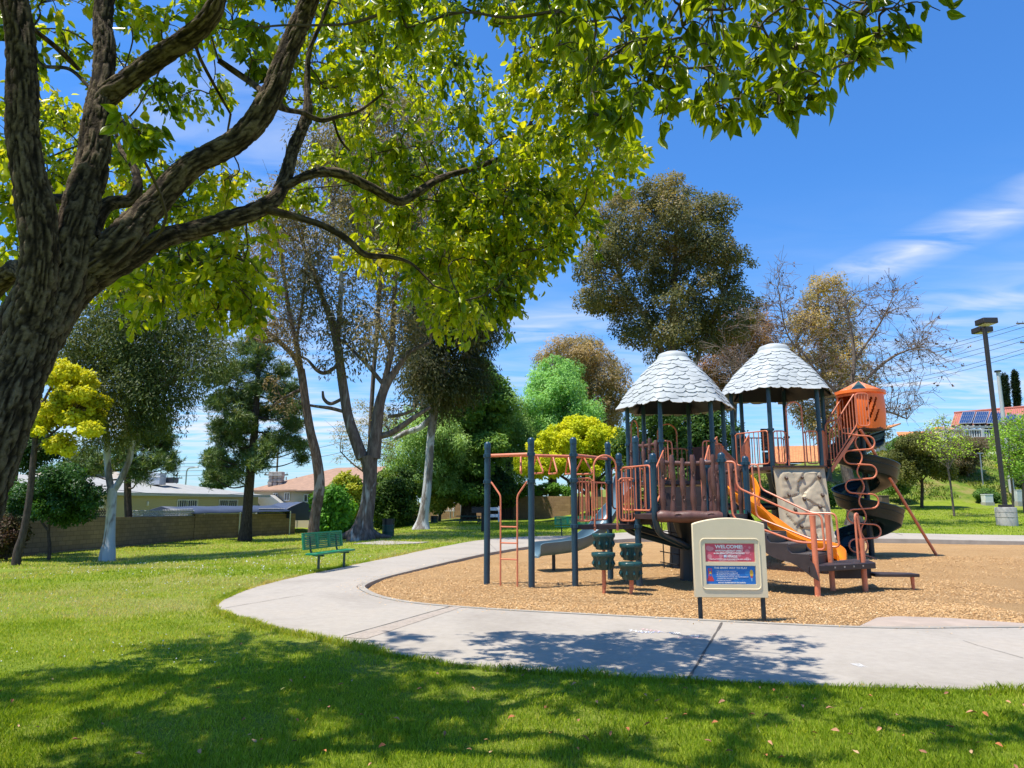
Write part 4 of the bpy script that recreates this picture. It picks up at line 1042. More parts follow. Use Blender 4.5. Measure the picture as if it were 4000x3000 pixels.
# coil climber: a serpentine tube and a wavy upright woven together
ctop, cbot = P(*c2(985, 700), 20.2), P(*c2(1030, 1385), 20.2); zlev = [float(P(*c2(1000, y), 20.2)[2]) for y in (680, 765, 850, 937, 1022, 1112, 1200, 1287, 1372)]
xl = lambda z: ctop[0]+(cbot[0]-ctop[0])*(ctop[2]-z)/(ctop[2]-cbot[2])
pts = []
for i in range(8):
    z0_, z1_ = zlev[i], zlev[i+1]; s = 1 if i % 2 == 0 else -1; zm = (z0_+z1_)/2; h_ = (z0_-z1_)/2; xm = xl(zm)
    pts.append((xm-s*.02, 20.2-.02*s, z0_))
    for a in np.linspace(math.pi/2, -math.pi/2, 9): pts.append((xm+s*(.26+.19*math.cos(a)), 20.2-.02*s, zm+h_*.92*math.sin(a)))
pts.append((xl(zlev[-1])+.35, 20.0, .06)); pts.append((xl(zlev[-1])+.6, 19.95, -.08))
a0_ = np.array(H2[0])+np.array((-.02, -.1)); start = [v3(a0_, T2Z), v3(a0_, T2Z+1.35), v3(a0_+np.array((.5, -.1)), T2Z+1.45), (xl(zlev[0])-.55, 20.2, zlev[0]+.55), (xl(zlev[0])-.45, 20.2, zlev[0]+.08)]
mb = MB(); mb.tube(fillet(start, .16, 6)+pts, .024, 10)
wav = [(xl(z)+.085*math.sin(math.pi*i/6.0-.0)*(-1 if True else 1), 20.23, z) for i, z in enumerate(np.interp(np.linspace(0, 8, 49), range(9), zlev))]
mb.tube(wav, .022, 10); part(mb, 'coil_climber', m_rail)

# ---- stepping pods ---------------------------------------------------------------
def pod(x, y, ztop, label):
    t = thing('stepping_pod', label, 'stepping pod', (x, y, 0), 'green stepping pods beside the entry deck')
    prof = [(.08, -.33), (.155, -.32), (.175, -.25), (.195, -.12), (.205, -.085), (.225, -.08), (.232, -.06), (.232, -.012), (.222, 0), (.12, .004), (.02, .004)]
    def fr(th, k): return 1+(.055*math.cos(9*th) if 1 <= k <= 4 else (.012*math.cos(9*th) if 5 <= k <= 8 else 0))
    mb = MB(); mb.revolve(prof, (x, y, ztop), 72, fr)
    for k in range(9):
        a = 2*math.pi*(k+.0)/9; c_ = np.array((x+.198*math.cos(a), y+.198*math.sin(a), ztop-.21))
        mb.tube([c_+np.array((0, 0, .06)), c_+np.array((.012*math.cos(a), .012*math.sin(a), 0)), c_+np.array((-.01*math.cos(a), -.01*math.sin(a), -.06))], [.012, .026, .014], 7)
    mb.build('pod_top', m_pod, t, smooth=40)
    mb = MB(); mb.cyl((x, y, -.2), (x, y, ztop-.3), .034, n=12); mb.build('post', m_rail, t)
pod(1.78, 14.0, float(P(*c1(766, 1255), 14.0)[2]), 'lower green stepping pod nearest the rung ladder')
pod(1.87, 14.6, float(P(*c1(772, 1152), 14.6)[2]), 'green stepping pod with the highest top, close to the entry arch')
pod(2.28, 13.85, float(P(*c1(913, 1308), 13.85)[2]), 'lowest green stepping pod, in front of the corner post')
pod(2.40, 14.45, float(P(*c1(917, 1208), 14.45)[2]), 'green stepping pod of middle height against the corner post')
# ------------------------------------------------------------------ welcome sign
def text(body, size, loc, rot, m, parent, name='lettering', bold=0.0, align='CENTER', width=None, ext=0.0008):
    cu = bpy.data.curves.new(name, 'FONT'); cu.body = body; cu.size = size; cu.align_x = align; cu.align_y = 'CENTER'; cu.extrude = ext; cu.offset = bold
    cu.resolution_u = 3; cu.materials.append(m)
    ob = bpy.data.objects.new(name, cu); COL.objects.link(ob); ob.location = loc; ob.rotation_euler = rot
    if parent is not None: ob.parent = parent
    bpy.context.view_layer.update(); w = ob.dimensions.x; me = bpy.data.meshes.new_from_object(ob); me.name = name; bpy.data.objects.remove(ob)
    ob = bpy.data.objects.new(name, me); COL.objects.link(ob); ob.location = loc; ob.rotation_euler = rot
    if parent is not None: ob.parent = parent
    if width and w > 1e-6: ob.scale.x = width/w
    return ob
sa, sb = np.array((2.75, 10.62, 0)), np.array((3.66, 10.56, 0))
sang = math.atan2(sb[1]-sa[1], sb[0]-sa[0]); su = np.array((math.cos(sang), math.sin(sang), 0)); sn_ = np.array((math.sin(sang), -math.cos(sang), 0))   # sn_ faces the path
SG = thing('welcome_sign', 'cream framed welcome sign on two black legs with a red and a blue notice', 'sign', (3.21, 10.6, 0))
m_cream = mat('cream_sign_plastic', (0.74, 0.62, 0.41), 0.5, 0.06, 2, 0.06, 60, wear=((0.46, 0.40, 0.30), 0.76))
ctr_ = (sa+sb)/2; W_, zb, zsh, ztop_ = 1.06, 0.285, 1.345, 1.435
def sp_(u, z, d=0.0): return ctr_+su*u+sn_*d+np.array((0, 0, z))
arcn = [(-W_/2+W_*t, zsh+(ztop_-zsh)*math.sin(math.pi*t)**0.8) for t in np.linspace(0, 1, 21)]
mb = MB(); outl = [(-W_/2, zb), (W_/2, zb)]+arcn[::-1]
mb.extrude([sp_(u, z, -.035) for u, z in outl], sn_*.05); board = mb.build('board', m_cream, SG, smooth=40, bevel=.012)
# raised front frame in strips that butt together, leaving two recesses
iu0, iu1 = -.355, .365; z_ = (0.475, 0.745, 0.795, 1.065)
mb = MB()
def blk(poly): mb.extrude([sp_(u, z, .0152) for u, z in poly], sn_*.022)
i0_ = W_/2-.012
top_arc = [(u*0.978, z-.012) for u, z in arcn]
blk([(-i0_, z_[3]), (i0_, z_[3])]+[(u, z) for u, z in top_arc[::-1]])
blk([(-i0_, zb+.012), (i0_, zb+.012), (i0_, z_[0]), (-i0_, z_[0])])
blk([(-i0_, z_[0]), (iu0, z_[0]), (iu0, z_[3]), (-i0_, z_[3])]); blk([(iu1, z_[0]), (i0_, z_[0]), (i0_, z_[3]), (iu1, z_[3])])
blk([(iu0, z_[1]), (iu1, z_[1]), (iu1, z_[2]), (iu0, z_[2])])
mb.build('front_frame', m_cream, SG, smooth=40)
rr = fillet([sp_(-.42, .41, .038), sp_(.43, .41, .038), sp_(.43, 1.13, .038), sp_(-.42, 1.13, .038)], .07, 6, True); mb = MB(); mb.tube(rr+[rr[0]], .010, 8, caps=False); mb.build('moulding', m_cream, SG)
for u in (-.452, .452):
    mb = MB(); q = sp_(u, 0, -.01); mb.cyl(q+np.array((0, 0, -.3)), q+np.array((0, 0, zb+.1)), .034, n=14); mb.build('leg', m_dark, SG)
m_white = mat('white_print', (.82, .82, .80), .6, .02); m_pinkdot = mat('pink_dot_print', (.70, .25, .28), .6, .05); m_redp = mat('red_print', (.62, .085, .13), .55, .05, 3); m_bluep = mat('blue_print', (.012, .16, .52), .5, .05, 3)
m_yel = mat('yellow_print', (.75, .45, .05), .6, .05); m_redi = mat('bright_red_print', (.62, .05, .06), .6, .05); m_blueL = mat('light_blue_print', (.22, .45, .70), .6, .05); m_bd = mat('blue_bubble_print', (.03, .23, .60), .6, .05)
RT = (R(90), 0, sang)
def plate(z0, z1, m, nm):
    mb = MB(); mb.extrude([sp_(iu0+.006, z0+.006, .0155), sp_(iu1-.006, z0+.006, .0155), sp_(iu1-.006, z1-.006, .0155), sp_(iu0+.006, z1-.006, .0155)], sn_*.003); return mb.build(nm, m, SG, smooth=0)
uc = (iu0+iu1)/2
red = plate(z_[2], z_[3], m_redp, 'notice'); red['label'] = 'red notice with white lettering'
blue = plate(z_[0], z_[1], m_bluep, 'notice'); blue['label'] = 'blue notice with white lettering'
def dots(pl, z0, z1, m, n, seed, lift):
    rs = random.Random(seed); mb = MB()
    for k in range(n):
        r_ = rs.choice((.008, .012, .018, .028, .036)); u = rs.uniform(iu0+.045, iu1-.045); z = rs.uniform(z0+.042, z1-.042); d = .0188+lift+k*.00003
        mb.add([sp_(u+r_*math.cos(a), z+r_*math.sin(a), d) for a in np.linspace(0, 2*math.pi, 19)[:-1]], [tuple(range(18))])
    mb.build('bubble_dot_pattern', m, pl, smooth=0)
dots(red, z_[2], z_[3], m_pinkdot, 34, 3, 0); dots(blue, z_[0], z_[1], m_bd, 16, 5, 0)
def line(pl, s, u, z, size, m=m_white, bold=.0, width=None, align='CENTER'): return text(s, size, tuple(sp_(u, z, .0212)), RT, m, pl, bold=bold, width=width, align=align)
line(red, 'WELCOME!', uc-.01, z_[3]-.052, .068, bold=.0022, width=.40)
line(red, 'HAVE FUN and PLAY SAFELY', uc-.01, z_[3]-.108, .034, bold=.0010, width=.40)
line(red, 'on this MIRACLE\u2122 PLAYGROUND!', uc-.01, z_[3]-.145, .034, bold=.0010, width=.45)
line(red, 'MIRACLE', uc+.035, z_[3]-.188, .040, bold=.0008, width=.14); line(red, 'RECREATION EQUIPMENT', uc+.035, z_[3]-.206, .009, width=.14)
mb = MB(); mb.extrude([sp_(uc-.09, z_[3]-.207, .0191), sp_(uc-.047, z_[3]-.207, .0191), sp_(uc-.047, z_[3]-.168, .0191), sp_(uc-.09, z_[3]-.168, .0191)], sn_*.0008); mb.build('emblem', m_blueL, red, smooth=0)
line(red, 'M', uc-.068, z_[3]-.188, .040, bold=.002, width=.034)
line(red, 'THIS PLAY STRUCTURE IS DESIGNED FOR KIDS AGES 5-12', uc, z_[3]-.231, .022, bold=.0006, width=.60)
line(red, 'Adult supervision is recommended at all times.', uc-.03, z_[3]-.252, .013, width=.27)
line(blue, 'THE SMART WAY TO PLAY', uc, z_[1]-.036, .036, bold=.0013, width=.48)
for i, s in enumerate(('\u2022 Take turns on all play equipment.', '\u2022 No pushing, shoving, or rough stuff.', '\u2022 Be careful when the equipment is wet.', '\u2022 Use this equipment correctly. Use may be dangerous', '   or unsafe when the surface is wet.', '\u2022 And above all, have fun!')):
    line(blue, s, iu0+.145, z_[1]-.080-.0265*i, .021, align='LEFT', bold=.0003)
line(blue, 'ADULT SUPERVISION REQUIRED', uc+.01, z_[0]+.026, .024, bold=.0009, width=.40)
def icon(pl, m, polys, d=.0191):
    mb = MB()
    for k, poly in enumerate(polys): mb.extrude([sp_(u, z, d+.0004*k) for u, z in poly], sn_*.0005)
    mb.build('printed_icon', m, pl, smooth=0)
ux = iu0+.068; zb_ = z_[0]
icon(blue, m_redi, [[(ux-.048, zb_+.045), (ux+.042, zb_+.045), (ux+.048, zb_+.06), (ux+.018, zb_+.12), (ux+.022, zb_+.225), (ux-.036, zb_+.228), (ux-.030, zb_+.12), (ux-.052, zb_+.06)]])
icon(blue, m_bluep, [[(ux-.022, zb_+.19), (ux+.010, zb_+.19), (ux+.006, zb_+.215), (ux-.020, zb_+.215)], [(ux-.016, zb_+.115), (ux+.010, zb_+.115), (ux+.012, zb_+.15), (ux-.018, zb_+.15)]], .0202)
icon(blue, m_yel, [[(ux-.02, zb_+.15), (ux+.014, zb_+.15), (ux+.010, zb_+.185), (ux-.016, zb_+.185)]], .0203)
ux = iu1-.06
icon(blue, m_yel, [[(ux-.022, zb_+.12), (ux+.018, zb_+.12), (ux+.024, zb_+.17), (ux+.014, zb_+.2), (ux-.002, zb_+.215), (ux-.02, zb_+.2), (ux-.027, zb_+.17)]])
icon(blue, m_redi, [[(ux-.014, zb_+.095), (ux+.010, zb_+.095), (ux+.012, zb_+.119), (ux-.016, zb_+.119)]]); icon(blue, m_blueL, [[(ux-.010, zb_+.05), (ux+.006, zb_+.05), (ux+.008, zb_+.0945), (ux-.012, zb_+.0945)]])

# ------------------------------------------------------------------ benches
m_green = mat('green_coated_metal', (0.008, 0.22, 0.095), 0.35, 0.12, 4); m_greenD = mat('dark_green_paint', (0.010, 0.055, 0.045), 0.4, 0.2, 4)
def rotp(p, c, a): return np.array((c[0]+p[0]*math.cos(a)-p[1]*math.sin(a), c[1]+p[0]*math.sin(a)+p[1]*math.cos(a), c[2]+p[2]))
def slotted(cx, cy, cz0, ax_u, ax_v, w, h, nrows, ncol, th, T):
    """rounded panel with rows of long slots: frame rails, thin strips and cross ribs"""
    mb = MB(); up = np.array(ax_u, float); vp = np.array(ax_v, float); nn_ = np.cross(up, vp); c0_ = np.array((cx, cy, cz0), float)
    def bar(u0, u1, v0, v1, t):
        q = [c0_+up*u+vp*v-nn_*t/2 for u, v in ((u0, v0), (u1, v0), (u1, v1), (u0, v1))]; mb.extrude([T(x_) for x_ in q], T(c0_+nn_*t)-T(c0_))
    e = .045
    bar(-w/2, w/2, -h/2, -h/2+e, th); bar(-w/2, w/2, h/2-e, h/2, th); bar(-w/2, -w/2+e*2, -h/2+e, h/2-e, th); bar(w/2-e*2, w/2, -h/2+e, h/2-e, th)
    cw = (w-e*4)/ncol
    for k in range(1, ncol): bar(-w/2+e*2+cw*k-.05, -w/2+e*2+cw*k+.05, -h/2+e, h/2-e, th*.9)
    hh = (h-2*e)/nrows
    for k in range(nrows):
        for c_ in range(ncol):
            u0 = -w/2+e*2+cw*c_+(.05 if c_ else 0); u1 = -w/2+e*2+cw*(c_+1)-(.05 if c_ < ncol-1 else 0)
            bar(u0, u1, -h/2+e+hh*(k+.14), -h/2+e+hh*(k+.84), th*.55)
    return mb
def bench(c, ang, label, W=1.85):
    t = thing('park_bench', label, 'bench', c, 'green slotted metal park benches')
    T = lambda p: rotp(np.asarray(p, float), c, ang)
    slotted(0, 0, .45, (1, 0, 0), (0, 1, 0), W, .32, 5, 3, .045, T).build('seat', m_green, t, smooth=30, bevel=.006)
    s_, c_ = math.sin(R(8)), math.cos(R(8))
    slotted(0, .25, .74, (1, 0, 0), (0, s_, c_), W, .40, 7, 3, .045, T).build('backrest', m_green, t, smooth=30, bevel=.006)
    for x_ in (-W*.33, W*.33):
        mb = MB(); mb.tube([T((x_, -.02, -.2)), T((x_, -.02, .40))], .032, 12); mb.build('leg', m_greenD, t)
        mb = MB(); mb.tube(fillet([T((x_, -.15, .405)), T((x_, .16, .405)), T((x_, .215, .52)), T((x_, .262, .85))], .07, 6), .024, 10); mb.build('bracket', m_greenD, t)
    return t
b1 = (G(*c3(375, 1488))+G(*c3(675, 1438)))/2
d_ = G(*c3(675, 1438))-G(*c3(375, 1488))
bench((b1[0], b1[1], b1[2]), math.atan2(d_[1], d_[0])+R(2), 'green metal bench standing alone on the lawn beside the path')
q = G(*c5(1462, 1462)); bench((q[0]+.60, q[1], q[2]), R(3), 'green metal bench behind the grey slide, across the far path')
q = G(*c6(1150, 1010)); bench((q[0]+.2, 36.2, float(gz(q[0], 36.2))), R(2), 'green metal bench glimpsed behind the log panel and dark column')

# ------------------------------------------------------------------ litter drums, table, grill, barricade, garden bench
def drum(c, label, h=.88, r=.29, top=(.012, .014, .02)):
    t = thing('litter_drum', label, 'trash can', c, 'green steel drums used as trash cans')
    mb = MB(); pr = []
    for z in np.linspace(-.05, h*.68, 24): pr.append((r*(1+(.03 if abs(z-h*.30) < .025 or abs(z-h*.62) < .025 else 0)), z))
    mb.revolve(pr, c, 28); mb.build('drum_body', m_greenD, t, smooth=30)
    mb = MB(); mb.revolve([(r*1.0, h*.681), (r*1.01, h*.97), (r*1.04, h*.975), (r*1.04, h), (r*.97, h), (r*.95, h*.75)], c, 28); mb.build('dark_rim', mat('black_drum_paint', top, .4, .2), t, smooth=30)
q = P(*c3(1150, 1068), 34.8); drum((q[0], 34.8, float(gz(q[0], 34.8))), 'big green litter drum with black upper half beside the forked trunk')
q = P(*c3(1648, 994), 52); drum((q[0], 52, float(q[2])+.02), 'small far green litter drum with pale rings right of the pale trunk', .80, .27)
q = P(*c5(580, 1375), 49); tx_, ty_, tz_ = q[0]+.0, 49.0, float(q[2])
t = thing('picnic_table', 'green metal picnic table on the shaded far lawn', 'picnic table', (tx_, ty_, tz_))
T = lambda p: rotp(np.asarray(p, float), (tx_, ty_, tz_), R(-6))
slotted(0, 0, .75, (1, 0, 0), (0, 1, 0), 1.9, .75, 8, 3, .05, T).build('table_top', m_greenD, t, smooth=0)
for s in (-1, 1): slotted(0, s*.66, .45, (1, 0, 0), (0, 1, 0), 1.9, .26, 4, 3, .045, T).build('bench_seat', m_greenD, t, smooth=0)
for x_ in (-.62, .62):
    mb = MB()
    for s in (-1, 1): mb.tube(fillet([T((x_, s*.62, -.05)), T((x_, s*.62, .41)), T((x_, s*.3, .41)), T((x_, s*.18, .72))], .08, 4), .025, 8)
    mb.tube([T((x_, -.62, .38)), T((x_, .62, .38))], .022, 8); mb.build('leg_frame', m_greenD, t)
    mb = MB(); mb.tube([T((x_, 0, .38)), T((x_*.2, 0, .72))], .018, 8); mb.build('brace', m_greenD, t)
q = P(*c5(702, 1388), 38); gx, gy, gzz = q[0], 38.0, float(q[2])
t = thing('barbecue_grill', 'black pedestal barbecue grill on the lawn behind the first ladder post', 'grill', (gx, gy, gzz)); m_iron = mat('black_iron', (.012, .012, .013), .6, .3)
mb = MB(); mb.box((gx, gy, gzz+.35), (.16, .16, 1.0)); mb.build('pedestal', m_iron, t, bevel=.02)
mb = MB(); z0 = gzz+.72
mb.box((gx-.25, gy, z0+.12), (.68, .5, .04)); mb.box((gx-.25, gy+.24, z0+.28), (.68, .03, .28)); mb.box((gx-.575, gy, z0+.28), (.03, .45, .28)); mb.box((gx+.075, gy, z0+.28), (.03, .45, .28)); mb.box((gx-.25, gy-.235, z0+.26), (.62, .025, .24)); mb.build('fire_box', m_iron, t)
mb = MB()
for k in range(9): mb.cyl((gx-.53+k*.07, gy-.22, z0+.40), (gx-.53+k*.07, gy+.22, z0+.40), .01, n=6)
mb.build('grate', m_iron, t)
q = P(*c5(812, 1318), 47); m_wpaint = mat('white_paint', (.62, .62, .60), .5, .08, 6)
t = thing('barricade', 'small white folding barricade on the far grass', 'barricade', tuple(q))
for s in (-1, 1):
    mb = MB()
    for x_ in (-.36, .36): mb.box((q[0]+x_+s*.05, q[1]+s*.20, q[2]+.48), (.09, .035, 1.05), rx=R(20*s))
    mb.build('leg_frame', m_wpaint, t)
    mb = MB(); mb.box((q[0]+s*.05, q[1]+s*.10, q[2]+.80), (.82, .03, .22), rx=R(20*s)); mb.box((q[0]+s*.05, q[1]+s*.22, q[2]+.36), (.82, .03, .2), rx=R(20*s)); mb.build('board', m_wpaint, t)
q = P(*c5(350, 1270), 62)
t = thing('garden_bench', 'white ornate garden bench in front of the tan block wall', 'garden bench', tuple(q))
mb = MB()
for k in range(9): mb.cyl((q[0]-.7+k*.175, q[1]+.2, q[2]+.45), (q[0]-.7+k*.175, q[1]+.28, q[2]+1.0+.15*math.sin(k*math.pi/8)), .02, n=6)
mb.tube([(q[0]-.72+1.44*k/12, q[1]+.27, q[2]+1.0+.16*math.sin(k*math.pi/12)) for k in range(13)], .03, 6); mb.build('backrest', m_wpaint, t)
mb = MB(); mb.box((q[0], q[1], q[2]+.45), (1.5, .45, .05)); mb.build('seat', m_wpaint, t)
for x_ in (-.66, .66):
    mb = MB(); mb.tube(fillet([(q[0]+x_, q[1]-.2, q[2]-.05), (q[0]+x_, q[1]-.2, q[2]+.66), (q[0]+x_, q[1]+.22, q[2]+.68)], .1, 4), .03, 6); mb.cyl((q[0]+x_, q[1]+.2, q[2]-.05), (q[0]+x_, q[1]+.2, q[2]+.5), .03, n=6); mb.build('leg_frame', m_wpaint, t)

# ------------------------------------------------------------------ block wall on the left with lattice
def block_mat(name, c, mortar, bw=.4, bh=.2, face='x'):
    m, nt, out = new_mat(name); b = nt.nodes.new('ShaderNodeBsdfPrincipled'); link(nt, b.outputs[0], out.inputs[0])
    uv = coord(nt, 'UV'); br = nt.nodes.new('ShaderNodeTexBrick'); link(nt, uv, br.inputs['Vector'])
    br.inputs['Scale'].default_value = 1.0; br.inputs['Brick Width'].default_value = bw; br.inputs['Row Height'].default_value = bh; br.inputs['Mortar Size'].default_value = .012; br.inputs['Mortar Smooth'].default_value = .3
    br.inputs['Color1'].default_value = (*c, 1); br.inputs['Color2'].default_value = (*(q*.78 for q in c), 1); br.inputs['Mortar'].default_value = (*mortar, 1)
    n1 = noise(nt, uv, .5, 6, .65); col = mixc(nt, 1.0, br.outputs['Color'], ramp(nt, n1, [(.3, (.72, .68, .64)), (.7, (1.1, 1.06, 1.0))]), 'MULTIPLY')
    link(nt, col, b.inputs['Base Color']); b.inputs['Roughness'].default_value = .92; b.inputs['Specular IOR Level'].default_value = .2
    nb = nt.nodes.new('ShaderNodeMath'); nb.operation = 'SUBTRACT'; nb.inputs[0].default_value = 1; link(nt, br.outputs['Fac'], nb.inputs[1])
    link(nt, bump(nt, nb.outputs[0], .6, .02, bump(nt, noise(nt, uv, 30, 4), .3, .01)), b.inputs['Normal']); return m
def wall_uv(ob, path):
    me = ob.data; uv = me.uv_layers.new(name='UVMap'); cum = [0]
    for i in range(len(path)-1): cum.append(cum[-1]+math.hypot(path[i+1][0]-path[i][0], path[i+1][1]-path[i][1]))
    for l in me.loops:
        v = me.vertices[l.vertex_index].co; best = None
        for i in range(len(path)-1):
            ax, ay = path[i]; bx_, by_ = path[i+1]; L2 = (bx_-ax)**2+(by_-ay)**2; tt = min(1, max(0, ((v.x-ax)*(bx_-ax)+(v.y-ay)*(by_-ay))/L2)); d_ = math.hypot(v.x-ax-tt*(bx_-ax), v.y-ay-tt*(by_-ay))
            if best is None or d_ < best[0]: best = (d_, cum[i]+tt*math.sqrt(L2))
        uv.data[l.index].uv = (best[1], v.z)
m_block = block_mat('grey_brown_block', (.31, .225, .155), (.18, .13, .09)); m_tanblock = block_mat('tan_block', (.42, .28, .17), (.32, .21, .13)); m_darkblock = block_mat('dark_red_block', (.24, .15, .10), (.19, .12, .08))
def solid_wall(path, zt, zb_f, th, name, m, parent):
    """upright wall along a plan path; zt(i) the top height at each corner"""
    mb = MB(); 
    for i in range(len(path)-1):
        a, b = np.array(path[i]), np.array(path[i+1]); d = (b-a)/np.linalg.norm(b-a); n_ = np.array((-d[1], d[0]))*th/2; k = max(2, int(np.linalg.norm(b-a)/2))
        lo = [a+(b-a)*j/k for j in range(k+1)]; bot = [v3(p, float(gz(*p))-.3) for p in lo]
        q = bot+[v3(b, zt[i+1]), v3(a, zt[i])]; q = [x_-np.array((n_[0], n_[1], 0)) for x_ in q]; mb.extrude(q, np.array((n_[0], n_[1], 0))*2)
    ob = mb.build(name, m, parent, smooth=0); wall_uv(ob, path); return ob
wl = [P(*cd(160, 1412), 29.8), P(*cd(600, 1411), 34.5), P(*cd(1045, 1405), 42.0)]; wr = [P(*cd(1047, 1395), 42.0), P(*cd(1590, 1392), 50.5)]
BW = thing('block_wall', 'long grey brown block wall bordering the lawn in front of the houses', 'wall', (wl[1][0], wl[1][1], float(gz(wl[1][0], wl[1][1]))))
d0 = (wl[1]-wl[0]); ext0 = wl[0]-d0*1.6
solid_wall([ext0[:2], wl[0][:2], wl[1][:2], wl[2][:2]], [wl[0][2]]+[p[2] for p in wl], None, .2, 'wall', m_block, BW)
solid_wall([wr[0][:2]+np.array((.0, .02)), wr[1][:2]], [p[2] for p in wr], None, .24, 'wall', m_block, BW)
# lattice on top
m_lat = mat('grey_white_lattice', (.40, .40, .42), .7, .15); mb = MB()
def lattice(a, b, h, m, name, parent):
    mb = MB(); L_ = np.linalg.norm((b-a)[:2]); st = .16; n_ = int(L_/st); up = np.array((0, 0, 1.0)); d = (b-a)/L_
    for k in range(-2, n_):
        p, q = a+d*max(0, k*st)+up*(0 if k >= 0 else -k*st*1.0), a+d*min(L_, k*st+h)+up*min(h, L_-k*st)
        if k*st+h > 0: mb.tube([p, q], .026, 4); mb.tube([np.array((p[0], p[1], a[2]+h-(p[2]-a[2])+d[2]*0)), np.array((q[0], q[1], a[2]+h-(q[2]-a[2])))], .026, 4)
    mb.tube([a+up*h, b+up*h], .03, 4); mb.tube([a+up*.02, b+up*.02], .03, 4); return mb.build(name, m, parent, smooth=0)
lattice(wl[0]+np.array((0, .05, 0)), wl[1]+np.array((0, .05, 0)), .28, mat('brown_lattice', (.10, .08, .07), .8, .2), 'lattice', BW)
lattice(wl[1]+(wl[2]-wl[1])*.22+np.array((0, .05, 0)), wl[2]+np.array((0, .05, 0)), .30, m_lat, 'lattice', BW); lattice(wr[0]+(wr[1]-wr[0])*.60+np.array((0, .06, 0)), wr[0]+(wr[1]-wr[0])*.88+np.array((0, .06, 0)), .34, m_lat, 'lattice', BW)

# ------------------------------------------------------------------ houses
m_glass = mat('dark_window_glass', (.05, .06, .065), .08, .3, 2, spec=.9); m_wframe = mat('white_window_frame', (.75, .74, .70), .5, .05)
m_stuccoA = mat('pale_cream_stucco', (.46, .40, .23), .9, .06, .6, .25, 60); m_stuccoB = mat('beige_stucco', (.48, .40, .28), .9, .08, .6, .3, 60); m_gravel = mat('pale_grey_roofing', (.34, .335, .305), .95, .12, 1.2, .3, 40)
m_browntile = mat('brown_shingle_roofing', (.33, .20, .13), .9, .18, 2.5, .5, 10); m_fascia = mat('white_fascia', (.50, .49, .45), .6, .06)
def house_wall(a, b, z0, z1, depth, name, m, parent):
    a, b = np.array(a[:2]), np.array(b[:2]); d = (b-a)/np.linalg.norm(b-a); n_ = np.array((-d[1], d[0])); n_ = n_ if n_[1] > 0 else -n_
    mb = MB(); mb.prism([tuple(a), tuple(b), tuple(b+n_*depth), tuple(a+n_*depth)], z0, z1); mb.build(name, m, parent, smooth=0); return d, n_
def window(pos, d, n_, w, h, parent, bars=0, name='window'):
    """framed window standing a little proud of a wall; pos is its centre on the wall face"""
    pos = np.array(pos, float); d3 = np.array((d[0], d[1], 0)); n3 = -np.array((n_[0], n_[1], 0)); up = np.array((0, 0, 1.0))
    mb = MB()
    def bar(u0, u1, v0, v1, t0, t1): mb.extrude([pos+d3*u+up*v+n3*t0 for u, v in ((u0, v0), (u1, v0), (u1, v1), (u0, v1))], n3*(t1-t0))
    f = .06; bar(-w/2, w/2, -h/2, -h/2+f, .01, .07); bar(-w/2, w/2, h/2-f, h/2, .01, .07); bar(-w/2, -w/2+f, -h/2+f, h/2-f, .01, .07); bar(w/2-f, w/2, -h/2+f, h/2-f, .01, .07); bar(-f/2, f/2, -h/2+f, h/2-f, .01, .065)
    for k in range(bars): u = -w/2+f+(w-2*f)*(k+.5)/bars; bar(u-.015, u+.015, -h/2+f, h/2-f, .075, .095)
    fr = mb.build(name, m_wframe, parent, smooth=0)
    mb = MB(); mb.extrude([pos+d3*u+up*v+n3*.012 for u, v in ((-w/2+f, -h/2+f), (w/2-f, -h/2+f), (w/2-f, h/2-f), (-w/2+f, h/2-f))], n3*.02); mb.build('pane', m_glass, fr, smooth=0)
def hip_roof(outline, z0, ridge, zr, over, name, m, parent, th=.14):
    """roof from a rectangle (4 plan corners) up to a ridge line (2 plan points)"""
    c = np.mean(outline, axis=0); oo = [np.array(p)+(np.array(p)-c)/np.linalg.norm(np.array(p)-c)*over for p in outline]
    V = [v3(p, z0) for p in oo]+[v3(p, z0+th) for p in oo]+[v3(p, zr) for p in ridge]
    mb = MB(); mb.add(V, [(3, 2, 1, 0), (0, 1, 5, 4), (1, 2, 6, 5), (2, 3, 7, 6), (3, 0, 4, 7), (4, 5, 9, 8), (6, 7, 8, 9), (5, 6, 9), (7, 4, 8)]); return mb.build(name, m, parent, smooth=0)
# left house: long low cream house with a pale roof
h0, h1 = P(*cd(120, 1300), 40.0), P(*cd(1395, 1300), 62.0); gd = -1.1
HA = thing('cream_house', 'long low cream house with pale grey roof behind the block wall', 'house', (h0[0], h0[1], gd))
ext = h0-(h1-h0)*.35; ev = float(P(*cd(560, 1290), 46)[2])
dA, nA = house_wall(ext, h1, gd-.5, ev, 11, 'wall', m_stuccoA, HA)
ol = [ext[:2], h1[:2], h1[:2]+nA*11, ext[:2]+nA*11]
hip_roof(ol, ev, [ext[:2]+nA*5.5+dA*5, h1[:2]+nA*5.5-dA*7], float(P(*cd(700, 1200), 53)[2]), .8, 'roof', m_gravel, HA)
fa = ext[:2]-nA*.86; fb = h1[:2]-nA*.86; mb = MB(); mb.box(((fa[0]+fb[0])/2, (fa[1]+fb[1])/2, ev+.06), (np.linalg.norm(fb-fa)+1.0, .05, .2), math.atan2(dA[1], dA[0])); mb.build('fascia', m_fascia, HA)
def on_line(a, b, u, off=0):
    """point of the plan line a-b seen at photo column u"""
    r = ray(u, 1965); k = r[0]/r[1]; a = np.array(a[:2]); d = np.array(b[:2])-a; t = (k*a[1]-a[0])/(d[0]-k*d[1]); return a+d*t
